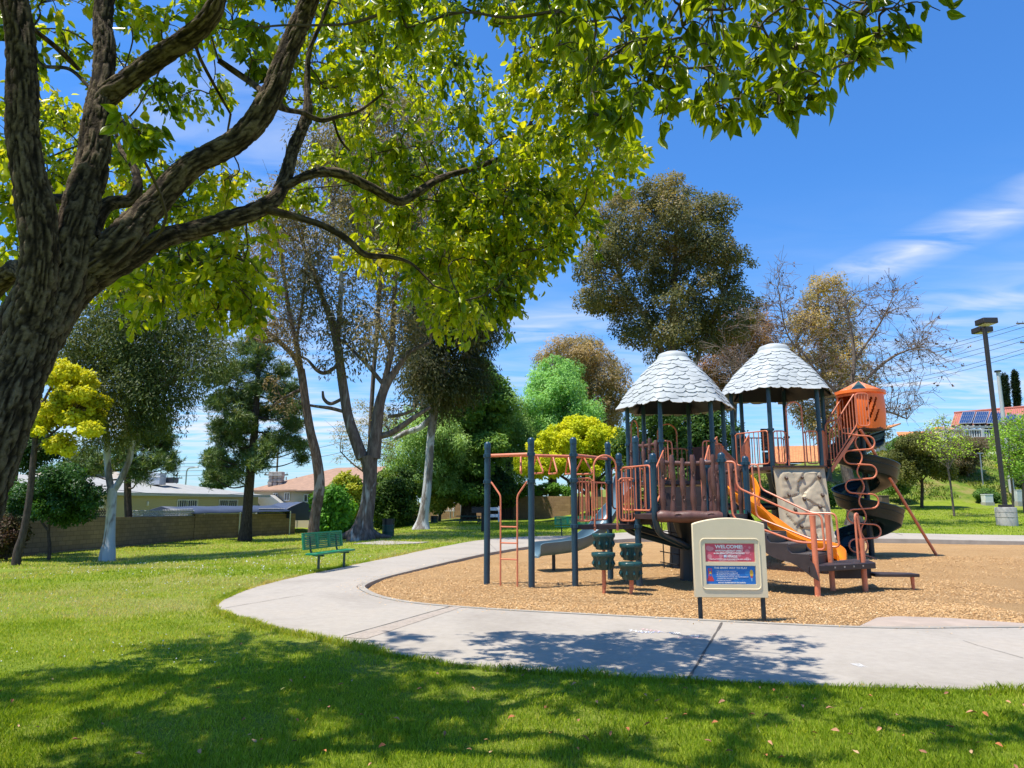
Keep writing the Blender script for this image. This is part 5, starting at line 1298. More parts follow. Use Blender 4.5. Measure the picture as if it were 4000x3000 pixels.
for xa, xb, ya, yb in ((500, 556, 1315, 1362), (955, 1066, 1316, 1376), (1180, 1282, 1316, 1366)):
    p, q = on_line(ext, h1, cd(xa, 0)[0]), on_line(ext, h1, cd(xb, 0)[0]); mdl = (p+q)/2; zt_, zl_ = float(P(*cd((xa+xb)/2, ya), mdl[1])[2]), float(P(*cd((xa+xb)/2, yb), mdl[1])[2])
    window(v3(mdl, (zt_+zl_)/2), dA, nA, np.linalg.norm(q-p), zt_-zl_, HA, 9)
p = on_line(ext, h1, cd(800, 0)[0]); mb = MB(); mb.box((p[0], p[1]-.06, float(P(*cd(800, 1338), p[1])[2])), (.14, .1, .3)); mb.build('wall_lamp', m_wframe, HA, bevel=.02)
pa = P(*cd(842, 1236), 54); pb = P(*cd(842, 1172), 54); mb = MB(); wv = 72/1.383/2730*54
mb.box((pa[0], 54, (pa[2]+pb[2])/2), (wv, 1.0, pb[2]-pa[2])); mb.box((pa[0], 54, pb[2]-.32), (wv*1.05, 1.06, .06)); ac = mb.build('air_conditioner', mat('galvanised_sheet', (.55, .56, .56), .45, .12, 4), HA, bevel=.02)
for xa, xb, ya, yb in ((886, 950, 1196, 1226), (492, 560, 1170, 1216)):
    p, q = P(*cd(xa, ya), 55), P(*cd(xb, yb), 55); mb = MB(); mb.box(((p[0]+q[0])/2, 55, (p[2]+q[2])/2), (q[0]-p[0], .9, p[2]-q[2])); mb.build('roof_unit', mat('dark_cooler_metal', (.05, .055, .065), .5, .2), HA, bevel=.03)
# second tile roof showing behind
# carport covers
m_tarp = mat('grey_blue_tarp', (.05, .065, .105), .55, .15, 1.2, .2, 8); m_tarpD = mat('navy_tarp', (.035, .045, .085), .6, .2, 2, .2, 8)
def carport(ridge_a, ridge_b, drop, half, m, mend, label, name='carport_canopy'):
    a, b = np.array(ridge_a, float), np.array(ridge_b, float); d = (b-a)/np.linalg.norm(b-a); n_ = np.array((-d[1], d[0], 0)); n_ /= np.linalg.norm(n_); gzb = gd
    t = thing(name, label, 'carport', (a[0], a[1], gzb)); mb = MB()
    prof = [(-half, -drop), (-half*.5, -drop*.42), (0, 0), (half*.5, -drop*.42), (half, -drop)]
    k = 9; V = []
    for i in range(k):
        for u, z in prof: V.append(a+(b-a)*i/(k-1)+n_*u+np.array((0, 0, z-.035*math.sin(i*math.pi/(k-1)*4)**2)))
    m_ = len(prof); mb.add(V, [(i*m_+j, i*m_+j+1, (i+1)*m_+j+1, (i+1)*m_+j) for i in range(k-1) for j in range(m_-1)])
    ob = mb.build('canopy', m, t, smooth=20); so_ = ob.modifiers.new('thick', 'SOLIDIFY'); so_.thickness = .03
    for e_, s_ in ((a, 0), (b, 1)): mb = MB(); mb.extrude([e_+n_*u+np.array((0, 0, z-.02)) for u, z in prof]+[e_+n_*half+np.array((0, 0, -drop-.5)), e_-n_*half+np.array((0, 0, -drop-.5))], d*.02*(1 if s_ else -1)); mb.build('end_flap', mend, t, smooth=0)
    for e_ in (a, (a+b)/2, b):
        for s_ in (-1, 1): mb = MB(); q = e_+n_*half*s_; mb.cyl(q+np.array((0, 0, -drop)), np.array((q[0], q[1], gzb)), .04, n=8); mb.build('pole', m_wframe, t)
carport(P(*cd(872, 1352), 41.5), P(*cd(1480, 1346), 50.0), .40, 1.5, m_tarp, m_tarpD, 'long low grey blue carport cover just behind the wall lattice')
carport(P(*cd(1500, 1333), 60.0), P(*cd(1640, 1326), 51.5), .85, 1.7, m_tarp, m_tarpD, 'taller peaked blue canopy at the right end of the block wall')
q = P(*cd(1440, 1325), 64); t = thing('white_shed', 'white gabled shed roof between the two houses', 'shed', (q[0], 64, gd)); mb = MB()
mb.extrude([(q[0]-2.6, 63, float(q[2])-.55), (q[0]+2.2, 63, float(q[2])-.6), (q[0]+.6, 63, float(q[2])+.55)], (0, 5, 0)); mb.build('roof', m_fascia, t, smooth=0)
mb = MB(); mb.box((q[0]-.2, 65.6, (float(q[2])-.6+gd)/2), (4.4, 4.6, float(q[2])-.6-gd)); mb.build('wall', m_stuccoB, t, smooth=0)
# second house, brown roof with a stone chimney
k0_, k1_ = P(*cd(1372, 1275), 66.0), P(*cd(1900, 1262), 61.0)
HB = thing('beige_house', 'beige two storey house with brown shingle roof and stone chimney', 'house', (k0_[0], 66, gd)); evb = float(P(*cd(1385, 1270), 66)[2])
dB, nB = house_wall(k0_, k1_, gd-.5, evb, 10, 'wall', m_stuccoB, HB)
q = P(*cd(1850, 1160), 66)
hip_roof([k0_[:2], k1_[:2], k1_[:2]+nB*10, k0_[:2]+nB*10], evb-.05, [k0_[:2]+nB*5+dB*5.5, k1_[:2]+nB*5], float(P(*cd(1700, 1172), 68)[2])+.5, .7, 'roof', m_browntile, HB)
qa, qb = P(*cd(1491, 1242), 66.0), P(*cd(1491, 1186), 66.0); mb = MB(); rs_ = random.Random(3)
for i in range(5):
    for j in range(3): mb.box((qa[0]-.42+.42*j+rs_.uniform(-.04, .04), 66, qa[2]-.2+i*.34), (.40, .8+rs_.uniform(-.1, .1), .32))
ch = mb.build('chimney', mat('white_chimney_stone', (.45, .39, .33), .9, .3, 3, .4, 20), HB, bevel=.05)
mb = MB(); mb.box((qb[0], 66, qb[2]+.02), (1.4, 1.0, .1)); mb.build('chimney_cap', m_fascia, ch)
for xa, xb, ya, yb in ((1475, 1502, 1280, 1318), (1536, 1566, 1278, 1322), (1642, 1682, 1286, 1330), (1745, 1800, 1284, 1330)):
    p, q = on_line(k0_, k1_, cd(xa, 0)[0]), on_line(k0_, k1_, cd(xb, 0)[0]); mdl = (p+q)/2; zt_, zl_ = float(P(*cd(xa, ya), mdl[1])[2]), float(P(*cd(xa, yb), mdl[1])[2]); window(v3(mdl, (zt_+zl_)/2), dB, nB, np.linalg.norm(q-p), zt_-zl_, HB, 0)
p, q = on_line(k0_, k1_, cd(1630, 0)[0]), on_line(k0_, k1_, cd(1820, 0)[0]); mdl = (p+q)/2; zz_ = float(P(*cd(1720, 1262), mdl[1])[2]); mb = MB(); mb.box((mdl[0], mdl[1]-.6, zz_), (np.linalg.norm(q-p), 1.3, .12), math.atan2(dB[1], dB[0]), rx=R(12)); mb.build('awning', m_browntile, HB)
for xx in (1660, 1600, 1545): q = P(*cd(xx, 1222), 67); mb = MB(); mb.cyl(q+np.array((0, 0, -.6)), q+np.array((0, 0, .5)), .06, n=8); mb.build('vent_pipe', m_fascia, HB)
# tan tiled roofs far left
q = P(*cd(400, 1205), 75); t = thing('tan_roof_house', 'distant house with a tan tiled roof at far left', 'house', (q[0], 75, gd)); m_tan = mat('tan_roof_tile', (.46, .38, .29), .9, .15, 3, .5, 9)
hip_roof([np.array((q[0]-8, 75)), np.array((q[0]+4, 75)), np.array((q[0]+4, 84)), np.array((q[0]-8, 84))], float(q[2])-.4, [np.array((q[0]-5, 79.5)), np.array((q[0]+1, 79.5))], float(q[2])+1.2, .5, 'roof', m_tan, t)
mb = MB(); mb.box((q[0]-2, 79.5, (float(q[2])-.4+gd-.5)/2), (12, 9, float(q[2])-.4-gd+.5)); mb.build('wall', m_stuccoB, t, smooth=0)

# ------------------------------------------------------------------ walls across the middle
fy = 60
p0, p1, p2, p3_, p4_ = (P(*c5(200, 1150), 64), P(*c5(600, 1140), 63), P(*c5(985, 1075), 61), P(*c5(1545, 1078), 59), P(*c5(2200, 1090), 58))
MW = thing('tan_block_wall', 'tan block wall closing the far side of the park', 'wall', (p2[0], 61, float(gz(p2[0], 61))))
solid_wall([p2[:2], p3_[:2], p4_[:2]], [p2[2], p3_[2], p4_[2]], None, .25, 'wall', m_tanblock, MW)
MV = thing('low_tan_wall', 'low pinkish block wall with wire fence behind the picnic table', 'wall', (p0[0], 64, float(gz(p0[0], 64))))
ex0 = P(*c5(-700, 1180), 66)
solid_wall([ex0[:2], p0[:2], p1[:2], p2[:2]+np.array((-.3, 0))], [ex0[2], p0[2], p1[2], p1[2]], None, .2, 'wall', mat('pinkish_stucco', (.42, .29, .22), .9, .15, .8, .3, 40) if False else m_tanblock, MV)
for k in range(5): q = p0+(p1-p0)*(k/4.0); mb = MB(); mb.cyl((q[0], q[1]-.6, float(gz(q[0], q[1]))-.2), (q[0], q[1]-.6, q[2]+.1), .05, n=8); mb.build('fence_post', m_bolt, MV)
mb = MB(); mb.tube([p0+np.array((0, -.6, .05)), p1+np.array((0, -.6, .05))], .03, 6); mb.build('fence_rail', m_bolt, MV)
q0, q1 = P(*c5(735, 1080), 58.5), P(*c5(990, 1075), 60); t = thing('dark_gate', 'dark wooden gate panel left of the tan block wall', 'gate', (q0[0], 58.5, float(gz(q0[0], 58.5)))); mb = MB(); nbd = 14
for k in range(nbd):
    c_ = q0+(q1-q0)*(k+.5)/nbd; zg = float(gz(c_[0], c_[1])); mb.box((c_[0], c_[1], (c_[2]+zg)/2), ((q1[0]-q0[0])/nbd*.94, .04, c_[2]-zg+.1), math.atan2(q1[1]-q0[1], q1[0]-q0[0]))
mb.build('board_panel', mat('dark_stained_wood', (.035, .022, .016), .85, .4, 5), t)
mb = MB(); 
for q in (q0, q1): mb.box((q[0], q[1]+.06, (q[2]+float(gz(q[0], q[1])))/2), (.14, .14, q[2]-float(gz(q[0], q[1]))+.2))
mb.build('gate_post', mat('dark_post_wood', (.04, .026, .02), .85, .3, 5), t)
q0, q1 = P(*c5(355, 1085), 68), P(*c5(495, 1085), 67); t = thing('brown_fence', 'dark brown board fence above the low wall', 'fence', (q0[0], 68, float(gz(q0[0], 68)))); mb = MB()
for k in range(16):
    c_ = q0+(q1-q0)*(k+.5)/16; mb.box((c_[0], c_[1], c_[2]-.7), ((q1[0]-q0[0])/16*.92, .04, 2.2))
mb.build('board_panel', mat('brown_fence_wood', (.07, .035, .03), .85, .4, 5), t)
mb = MB(); mb.tube([q0+np.array((0, .06, -.2)), q1+np.array((0, .06, -.2))], .05, 4); mb.build('rail', mat('brown_rail_wood', (.07, .035, .03), .85, .4, 5), t)
# gazebo tent and pennant
q = P(*c5(1155, 960), 68); ev_ = float(P(*c5(1155, 1050), 68)[2]); t = thing('white_canopy_tent', 'white peaked canopy tent rising behind the tan wall', 'tent', (q[0], 68, .5)); m_tent = mat('white_tent_cloth', (.45, .44, .41), .8, .06, 2, .15, 5)
mb = MB(); hw = 3.9; n_s = 10; rings = []
for k in range(n_s+1):
    s = k/n_s; w_ = hw*(1-s)+.08*s; z = ev_+(q[2]-ev_)*(s**1.35); rings.append([(q[0]-w_, 68-w_, z), (q[0]+w_, 68-w_, z), (q[0]+w_, 68+w_, z), (q[0]-w_, 68+w_, z)])
V = [p for r_ in rings for p in r_]; mb.add(V, [(k*4+j, k*4+(j+1) % 4, (k+1)*4+(j+1) % 4, (k+1)*4+j) for k in range(n_s) for j in range(4)]+[(4*n_s, 4*n_s+1, 4*n_s+2, 4*n_s+3)])
tn_ = mb.build('canopy', m_tent, t, smooth=25); so_ = tn_.modifiers.new('thick', 'SOLIDIFY'); so_.thickness = .03
for sx1 in (-1, 1):
    for sy1 in (-1, 1): mb = MB(); mb.cyl((q[0]+sx1*hw, 68+sy1*hw, .3), (q[0]+sx1*hw, 68+sy1*hw, ev_), .05, n=8); mb.build('pole', m_wframe, t)
q = P(*c5(1055, 1040), 63.5); t = thing('pennant', 'purple pennant flag standing beside the tent', 'flag', (q[0], 63.5, float(gz(q[0], 63.5)))); qt = P(*c5(1058, 958), 63.5)
mb = MB(); mb.cyl((q[0]-.15, 63.5, .3), (q[0]-.02, 63.5, float(qt[2])), .02, n=6); mb.build('pole', m_wframe, t)
mb = MB(); ys_ = np.linspace(0, 1, 9); mb.add([(q[0]+.02+.10*math.sin(3*s), 63.5+.05*math.sin(7*s), float(qt[2])-(float(qt[2])-q[2])*s) for s in ys_]+[(q[0]+.08+.5*math.sin(math.pi*min(1, s*.9+.05))**.8, 63.5+.09*math.sin(5*s), float(qt[2])-(float(qt[2])-q[2])*s) for s in ys_], [(i, i+1, 10+i, 9+i) for i in range(8)])
fl = mb.build('cloth', mat('purple_flag_cloth', (.13, .08, .42), .8, .4, 4), t, smooth=30); so_ = fl.modifiers.new('thick', 'SOLIDIFY'); so_.thickness = .012

# ------------------------------------------------------------------ houses on the bank to the right
m_redtile = mat('red_roof_tile', (.44, .15, .10), .85, .2, 3, .3, 12); m_ortile = mat('orange_roof_tile', (.58, .24, .09), .85, .22, 3, .3, 12); m_panel = mat('solar_glass', (.012, .025, .085), .12, .15, 1.5, spec=.8); m_alu = mat('aluminium_edge', (.6, .6, .6), .4, .1, metal=.6)
YR = 76.0
def tile_roof(quad, m, name, parent, th=.12, rows=14, colsn=46):
    """sloping tiled plane: quad is lower left, lower right, upper right, upper left; barrel tiles as ripples"""
    a, b, c, d = [np.array(q, float) for q in quad]; nr = np.cross(b-a, d-a); nr /= np.linalg.norm(nr); nr = nr if nr[2] > 0 else -nr; nu_, nv_ = colsn*4, rows*3; V = []
    for j in range(nv_+1):
        t = j/nv_; fl_ = (t*rows) % 1
        for i in range(nu_+1):
            s = i/nu_; V.append(a+(b-a)*s*(1-t)+(d-a)*t*(1-s)+(c-a)*s*t+nr*(.05*abs(math.sin(s*colsn*math.pi))+.05*(1-fl_)))
    k = nu_+1; F = [(j*k+i, j*k+i+1, (j+1)*k+i+1, (j+1)*k+i) for j in range(nv_) for i in range(nu_)]; base = len(V); V += [q-nr*th for q in (a, b, c, d)]
    F += [(base, base+1, base+2, base+3)]; mb = MB(); mb.add(V, F); ob = mb.build(name, m, parent, smooth=30); return nr
HR = thing('red_roof_house', 'cream house on the bank with red tile roof, solar panels and white balcony', 'house', (42, YR, 8))
rA, rB, rC = P(*c4(520, 770), YR), P(*c4(1120, 750), YR), P(*c4(1120, 640), YR+5); rD = P(*c4(545, 690), YR+5)
nr_ = tile_roof([rA, rB, rC, rD], m_redtile, 'roof', HR)
mb = MB(); mb.tube([rD+nr_*.08, rC+nr_*.08], .16, 8); mb.build('ridge', m_redtile, HR)
for xa, xb in ((572, 655), (662, 745), (752, 842), (862, 938), (945, 1030)):
    e = []
    for xx, yy, sh in ((xa, 768, 0), (xb-4, 766, 0), (xb+22, 690, 1), (xa+26, 693, 1)):
        r_ = ray(*c4(xx, yy)); tt = np.dot(rA-np.array((0, 0, EYE)), nr_)/np.dot(r_, nr_); e.append(r_*tt+np.array((0, 0, EYE)))
    e = [q+nr_*.22 for q in e]; mb = MB(); mb.extrude(e, nr_*.05); sp0 = mb.build('solar_panel', m_panel, HR, smooth=0)
    mb = MB()
    for i in range(4): mb.tube([e[i]+nr_*.055, e[(i+1) % 4]+nr_*.055], .035, 4)
    for s in (.33, .66): mb.tube([e[0]+(e[3]-e[0])*s+nr_*.055, e[1]+(e[2]-e[1])*s+nr_*.055], .014, 4)
    for s in (.17, .34, .5, .67, .83): mb.tube([e[0]+(e[1]-e[0])*s+nr_*.055, e[3]+(e[2]-e[3])*s+nr_*.055], .012, 4)
    mb.build('panel_frame', m_alu, sp0, smooth=0)
fl_z = float(P(*c4(700, 852), YR)[2]); ev_z = float(rA[2])-.1; base_z = float(P(*c4(700, 955), YR)[2])-1.5
x0_, x1_ = P(*c4(555, 800), YR)[0], P(*c4(1180, 800), YR)[0]
mb = MB(); mb.box(((x0_+x1_)/2, YR+4.6, (ev_z+base_z)/2), (x1_-x0_, 5.0, ev_z-base_z)); mb.build('wall', mat('warm_cream_stucco', (.66, .58, .44), .9, .08, .6, .3, 50), HR, smooth=0)
mb = MB(); mb.box(((x0_+x1_)/2-1.5, YR+1.0, fl_z-.16), (x1_-x0_+5, 3.0, .32)); mb.box(((x0_+x1_)/2-1.5, YR+1.2, (fl_z+base_z)/2-.2), (x1_-x0_+4.4, 2.2, fl_z-base_z-.3)); mb.build('balcony', mat('cream_balcony_stucco', (.70, .64, .52), .9, .06, .6, .2, 50), HR, smooth=0)
xl_ = P(*c4(352, 830), YR)[0]; rt = float(P(*c4(720, 797), YR)[2])
mb = MB(); mb.box(((xl_+x1_)/2, YR-.45, rt), (x1_-xl_, .16, .12)); mb.box(((xl_+x1_)/2, YR-.45, fl_z+.12), (x1_-xl_, .14, .1))
for xx in np.linspace(xl_, x1_, 8): mb.box((xx, YR-.45, (rt+fl_z)/2+.05), (.26, .26, rt-fl_z+.15))
bl_ = mb.build('balustrade', m_wpaint, HR, bevel=.01); nbl = int((x1_-xl_)/.27)
for k in range(min(nbl, 90)):
    xx = xl_+.3+(x1_-xl_-.6)*k/(min(nbl, 90)-1); mb = MB(); mb.revolve([(.045, fl_z+.17), (.075, fl_z+.34), (.04, (fl_z+rt)/2+.05), (.05, rt-.06)], (xx, YR-.45, 0), 8); mb.build('baluster', m_wpaint, bl_)
for xx in (592, 640, 735): q = P(*c4(xx, 790), YR+.1); mb = MB(); mb.box((q[0], YR+.1, (ev_z+fl_z)/2), (.16, .16, ev_z-fl_z)); mb.build('porch_post', m_fascia, HR)
mb = MB(); mb.box(((x0_+x1_)/2, YR-.1, ev_z), (x1_-x0_, .2, .22))
for k in range(18): mb.box((x0_+(x1_-x0_)*k/17, YR+1.0, ev_z+.12), (.12, 2.6, .14))
mb.build('porch_beam', m_fascia, HR)
window(np.array((P(*c4(775, 782), YR+2.1)[0], YR+2.1, (ev_z+fl_z)/2-.1)), (1, 0), (0, 1), 1.6, 1.9, HR); window(np.array((P(*c4(690, 782), YR+2.1)[0], YR+2.1, (ev_z+fl_z)/2-.1)), (1, 0), (0, 1), 1.3, 1.5, HR)
hl0, hl1 = P(*c4(350, 845), 79), P(*c4(560, 840), 79); tile_roof([P(*c4(395, 836), 79), P(*c4(560, 800), 79), P(*c4(540, 775), 82), P(*c4(410, 780), 82)], m_ortile, 'lower_roof', HR, rows=6, colsn=18)
HL = thing('orange_roof_house', 'white house with an orange tile roof left of the balcony house', 'house', (30, 78, 7))
a_, b_, c_, d_ = P(*c4(205, 852), 76), P(*c4(420, 846), 76), P(*c4(400, 808), 79.5), P(*c4(168, 812), 79.5); tile_roof([a_, b_, c_, d_], m_ortile, 'roof', HL, rows=9, colsn=26)
bz = float(gz(a_[0], 78))-1; mb = MB(); mb.prism([(a_[0]-.6, 76.5), (b_[0], 76.5), (b_[0], 84), (d_[0]-.6, 84)], bz, float(a_[2])-.08); mb.build('wall', mat('white_stucco', (.66, .63, .58), .9, .06, .6, .2, 50), HL, smooth=0)
mb = MB(); q = P(*c4(150, 870), 76.4); mb.extrude([q+np.array((-1.4, 0, 1.0)), q+np.array((1.0, 0, 1.9)), q+np.array((1.0, 0, 2.05)), q+np.array((-1.4, 0, 1.15))], (0, 6, 0)); mb.build('side_eave', m_ortile, HL, smooth=0)
window(np.array(((a_[0]+b_[0])/2, 76.5, float(a_[2])-1.4)), (1, 0), (0, 1), 1.5, 1.2, HL)
H3 = thing('orange_roof_house', 'house with an orange tile roof half hidden behind the right grey tower', 'house', (36, 88, 6))
qa, qb, qc, qd = P(*c2(440, 842), 88), P(*c2(770, 836), 88), P(*c2(745, 742), 92), P(*c2(470, 748), 92); tile_roof([qa, qb, qc, qd], m_ortile, 'roof', H3, rows=9, colsn=34)
mb = MB(); mb.prism([(qa[0]+.5, 88.7), (qb[0]-.5, 88.7), (qb[0]-.5, 95), (qa[0]+.5, 95)], 3.5, float(qa[2])-.05); mb.build('wall', mat('ivory_stucco', (.55, .50, .40), .9, .06, .6, .2, 50), H3, smooth=0)
window(np.array(((qa[0]+qb[0])/2, 88.7, float(qa[2])-1.1)), (1, 0), (0, 1), 1.6, 1.1, H3)
# iron fence and pillar
t = thing('iron_fence', 'white iron picket fence with brick pillar below the balcony', 'fence', (36, 72.5, 7)); ia, ib = P(*c4(655, 958), 72.5), P(*c4(1010, 950), 72.5); ht_ = 57/1.658/2730*72.5*1.0
mb = MB(); mb.tube([ia+np.array((0, 0, ht_)), ib+np.array((0, 0, ht_))], .03, 4); mb.tube([ia+np.array((0, 0, .15)), ib+np.array((0, 0, .15))], .03, 4)
for k in range(60): q = ia+(ib-ia)*k/59; mb.cyl(q+np.array((0, 0, -.3)), q+np.array((0, 0, ht_)), .016, n=4)
mb.build('picket_panel', m_wpaint, t, smooth=0)
pl_ = P(*c4(742, 955), 72.3); mb = MB()
for k in range(7): mb.box((pl_[0], 72.3, pl_[2]-.2+k*.31), (1.75 if k < 6 else 2.0, .8, .27))
mb.build('pillar', mat('brown_brick', (.28, .17, .10), .9, .3, 4, .4, 20), t, bevel=.03)

# ------------------------------------------------------------------ lamp post, poles, boxes, wires
YL = 37.0; lb = P(*c4(885, 1392), YL); lt = P(*c4(708, 128), YL); zg = float(lb[2])
m_bronze = mat('dark_bronze_paint', (.035, .030, .028), .45, .15, 3); m_ped = mat('pedestal_concrete', (.40, .38, .34), .9, .15, 2.0, .3, 50)
LP = thing('lamp_post', 'tall bronze twin head lamp post on a round concrete pedestal', 'lamp post', (lb[0], YL, zg))
pr_ = 60/1.658/2730*YL; ph_ = float(P(*c4(880, 1295), YL)[2])
mb = MB(); mb.revolve([(pr_*.98, zg-.5), (pr_, ph_-.06), (pr_*.95, ph_-.01), (pr_*.7, ph_)], (lb[0], YL, 0), 36); mb.build('pedestal', m_ped, LP)
for k in (1, 2): mb = MB(); zq = zg+(ph_-zg)*k/3; mb.revolve([(pr_+.001, zq-.012), (pr_+.006, zq), (pr_+.001, zq+.012)], (lb[0], YL, 0), 36); mb.build('form_line', m_kerb, LP)
mb = MB(); mb.box((lb[0], YL, ph_+.06), (.46, .46, .16)); mb.build('base_cover', m_bronze, LP, bevel=.02)
mb = MB(); mb.box((lb[0], YL, (ph_+lt[2])/2+.05), (.17, .17, lt[2]-ph_)); mb.build('pole', m_bronze, LP, bevel=.01)
for s, (xa, xb, ya, yb) in ((1, (682, 776, 75, 130)), (-1, (640, 735, 120, 168))):
    yy = YL-(.95 if s == 1 else -.90); xx = lb[0]+(-.52 if s == 1 else .48); zh = float(lt[2])+.02
    mb = MB(); mb.prism([(xx-.39, yy-.36), (xx+.39, yy-.36), (xx+.39, yy+.36), (xx-.39, yy+.36)], zh-.13, zh+.17); hd = mb.build('lamp_head', m_bronze, LP, bevel=.03)
    mb = MB(); mb.box((xx, yy, zh-.142), (.6, .55, .02)); mb.build('lens', mat('frosted_lens', (.5, .5, .46), .3, .05), hd)
    mb = MB(); mb.box(((xx+lb[0])/2, (yy+YL)/2, zh), (.1, 1.0, .1), math.atan2(lb[0]-xx, yy-YL)); mb.build('arm', m_bronze, LP)
# white mast
mt, mm = P(*c4(815, 420), 56), P(*c4(918, 1200), 56); t = thing('flag_pole', 'pale grey metal mast with a flat cap rising in front of the solar roof', 'pole', (mm[0], 56, float(gz(mm[0], 56))))
mb = MB(); mb.cyl((mm[0], 56, float(gz(mm[0], 56))-.3), (mm[0], 56, mt[2]), .19, .13, n=14); mb.build('mast', mat('pale_grey_metal', (.50, .52, .52), .4, .08, 2), t)
mb = MB(); mb.cyl((mm[0], 56, mt[2]), (mm[0], 56, mt[2]+.12), .25, n=14); mb.build('cap', m_dark, t)
a_, b_ = P(*c4(702, 950), 58), P(*c4(737, 1212), 58); t = thing('thin_pole', 'thin grey metal pole standing on the bank by the white utility box', 'pole', (b_[0], 58, float(b_[2]))); mb = MB(); mb.cyl((b_[0], 58, float(b_[2])-.6), (b_[0], 58, float(a_[2])), .06, n=8); mb.build('mast', m_bolt, t); mb = MB(); mb.box((b_[0], 58, float(a_[2])+.05), (.5, .2, .1)); mb.build('bracket', m_bolt, t)
def ubox(xa, xb, ya, yb, Y, m, name, label, cat):
    p, q = P(*c4(xa, ya), Y), P(*c4(xb, yb), Y); w = q[0]-p[0]; h = p[2]-q[2]; t = thing(name, label, cat, ((p[0]+q[0])/2, Y, float(q[2])))
    mb = MB(); mb.box(((p[0]+q[0])/2, Y+w*.4, (p[2]+q[2])/2), (w, w*.8, h)); mb.build('cabinet', m, t, bevel=.03)
    mb = MB(); mb.box(((p[0]+q[0])/2, Y+w*.4, p[2]+.03), (w*1.06, w*.86, .06)); mb.build('lid', m, t, bevel=.015)
    mb = MB(); mb.box(((p[0]+q[0])/2, Y+w*.4, float(q[2])-.15), (w*1.1, w*.9, .36)); mb.build('footing', m_ped, t)
ubox(741, 800, 1216, 1266, 53, mat('white_cabinet_paint', (.66, .68, .68), .5, .05), 'utility_box', 'white utility box among green shrubs at the foot of the bank', 'utility box')
ubox(946, 992, 1188, 1260, 52, mat('pale_grey_cabinet', (.52, .55, .56), .5, .05), 'utility_box', 'tall pale grey utility cabinet right of the lamp post', 'utility box')
ubox(70, 126, 1224, 1276, 51, mat('brown_cabinet', (.13, .09, .07), .7, .2), 'utility_box', 'square brown utility box on the grass behind the spiral slide', 'utility box')
# utility poles
m_pole = mat('weathered_pole_wood', (.16, .11, .08), .9, .3, 3, .4, 20); m_wire = mat('black_cable', (.03, .03, .035), .6, .1)
def upole(u, vtop, vbase, Y, label, arms, r=.16):
    a, b = P(u, vtop, Y), P(u, vbase, Y); x = float(a[0]); t = thing('utility_pole', label, 'utility pole', (x, Y, float(b[2]))); mb = MB(); mb.cyl((x, Y, float(b[2])-2), (x, Y, float(a[2])), r, r*.7, n=10); mb.build('mast', m_pole, t)
    for dz, w in arms:
        mb = MB(); mb.box((x, Y-.18, float(a[2])-dz), (w, .14, .16)); ar = mb.build('crossarm', m_pole, t)
        for s in (-.45, -.25, .25, .45): mb = MB(); mb.cyl((x+w*s, Y-.18, float(a[2])-dz+.08), (x+w*s, Y-.18, float(a[2])-dz+.32), .06, .04, n=7); mb.build('insulator', m_bolt, ar)
    return x, Y, float(a[2])
pA = upole(*cd(1503, 1038), cd(0, 1230)[1], 95, 'wooden utility pole with crossarms above the beige roof', ((3.6, 3.2), (4.6, 2.2)))
pB = upole(*cd(958, 1168), cd(0, 1235)[1], 120, 'short distant wooden pole above the cream house roof', ((1.0, 2.0),), .12)
pC = upole(c4(1016, 60)[0], c4(0, 60)[1], c4(0, 700)[1], 90, 'wooden utility pole at the right edge carrying the power lines', ((1.0, 3.4), (3.6, 3.0), (6.4, 2.6)), .2)
# distant street light
q, qt = P(*cd(1003, 1232), 110), P(*cd(1012, 1125), 110); t = thing('street_light', 'distant grey street light above the cream house roof', 'street light', (q[0], 110, float(q[2]))); mb = MB(); mb.tube(fillet([(q[0], 110, float(q[2])-3), (q[0], 110, float(qt[2])-1.0), (q[0]+.3, 110, float(qt[2])-.55), (q[0]+1.2, 110, float(qt[2])-.5)], .4, 5), .11, 8); mb.build('mast', m_bolt, t); mb = MB(); mb.box((q[0]+1.4, 110, float(qt[2])-.5), (.8, .35, .16)); mb.build('lamp_head', m_bolt, t, bevel=.04)
def wire(a, b, sag, label, r=.022):
    a, b = np.array(a, float), np.array(b, float); mb = MB(); mb.tube([a+(b-a)*s+np.array((0, 0, -sag*4*s*(1-s))) for s in np.linspace(0, 1, 17)], r, 5, caps=False); ob = mb.build('power_line', m_wire, None); tag(ob, label, 'power line', 'overhead power lines')
px_, py_2, pz_ = pC
for (ya, xb, yb, w_) in ((100, 180, 297, 'uppermost'), (128, 190, 318, 'second highest'), (186, 330, 335, 'third highest'), (215, 380, 355, 'fourth highest'), (268, 540, 372, 'fifth highest'), (296, 560, 394, 'lowest dark')):
    wire(P(*c4(1000, ya), 90), P(*c4(xb-900, yb+ (yb-ya)*900/(1000-xb)*.85), 150), 1.2, f'{w_} power line of those sloping behind the lamp post', .03)
for i, (ya, yb) in enumerate(((1086, 1100), (1104, 1118), (1120, 1142), (1152, 1166))):
    wire(P(*cd(-60, ya), 90), P(*cd(1503, yb), 95), .7, ('top', 'second', 'third', 'bottom')[i]+' thin power line running left from the wooden pole', .025)
wire(P(*cd(1503, 1052), 95), P(*cd(1900, 985), 80), .5, 'power line climbing right from the wooden pole past the leaning trunk', .025)
wire(P(*cd(1503, 1088), 95), P(*cd(1900, 1045), 80), .5, 'lower power line leading right from the wooden pole', .025)
wire(P(*cd(560, 1255), 36), P(*cd(1420, 1268), 54), .35, 'black cable crossing in front of the cream house', .014)
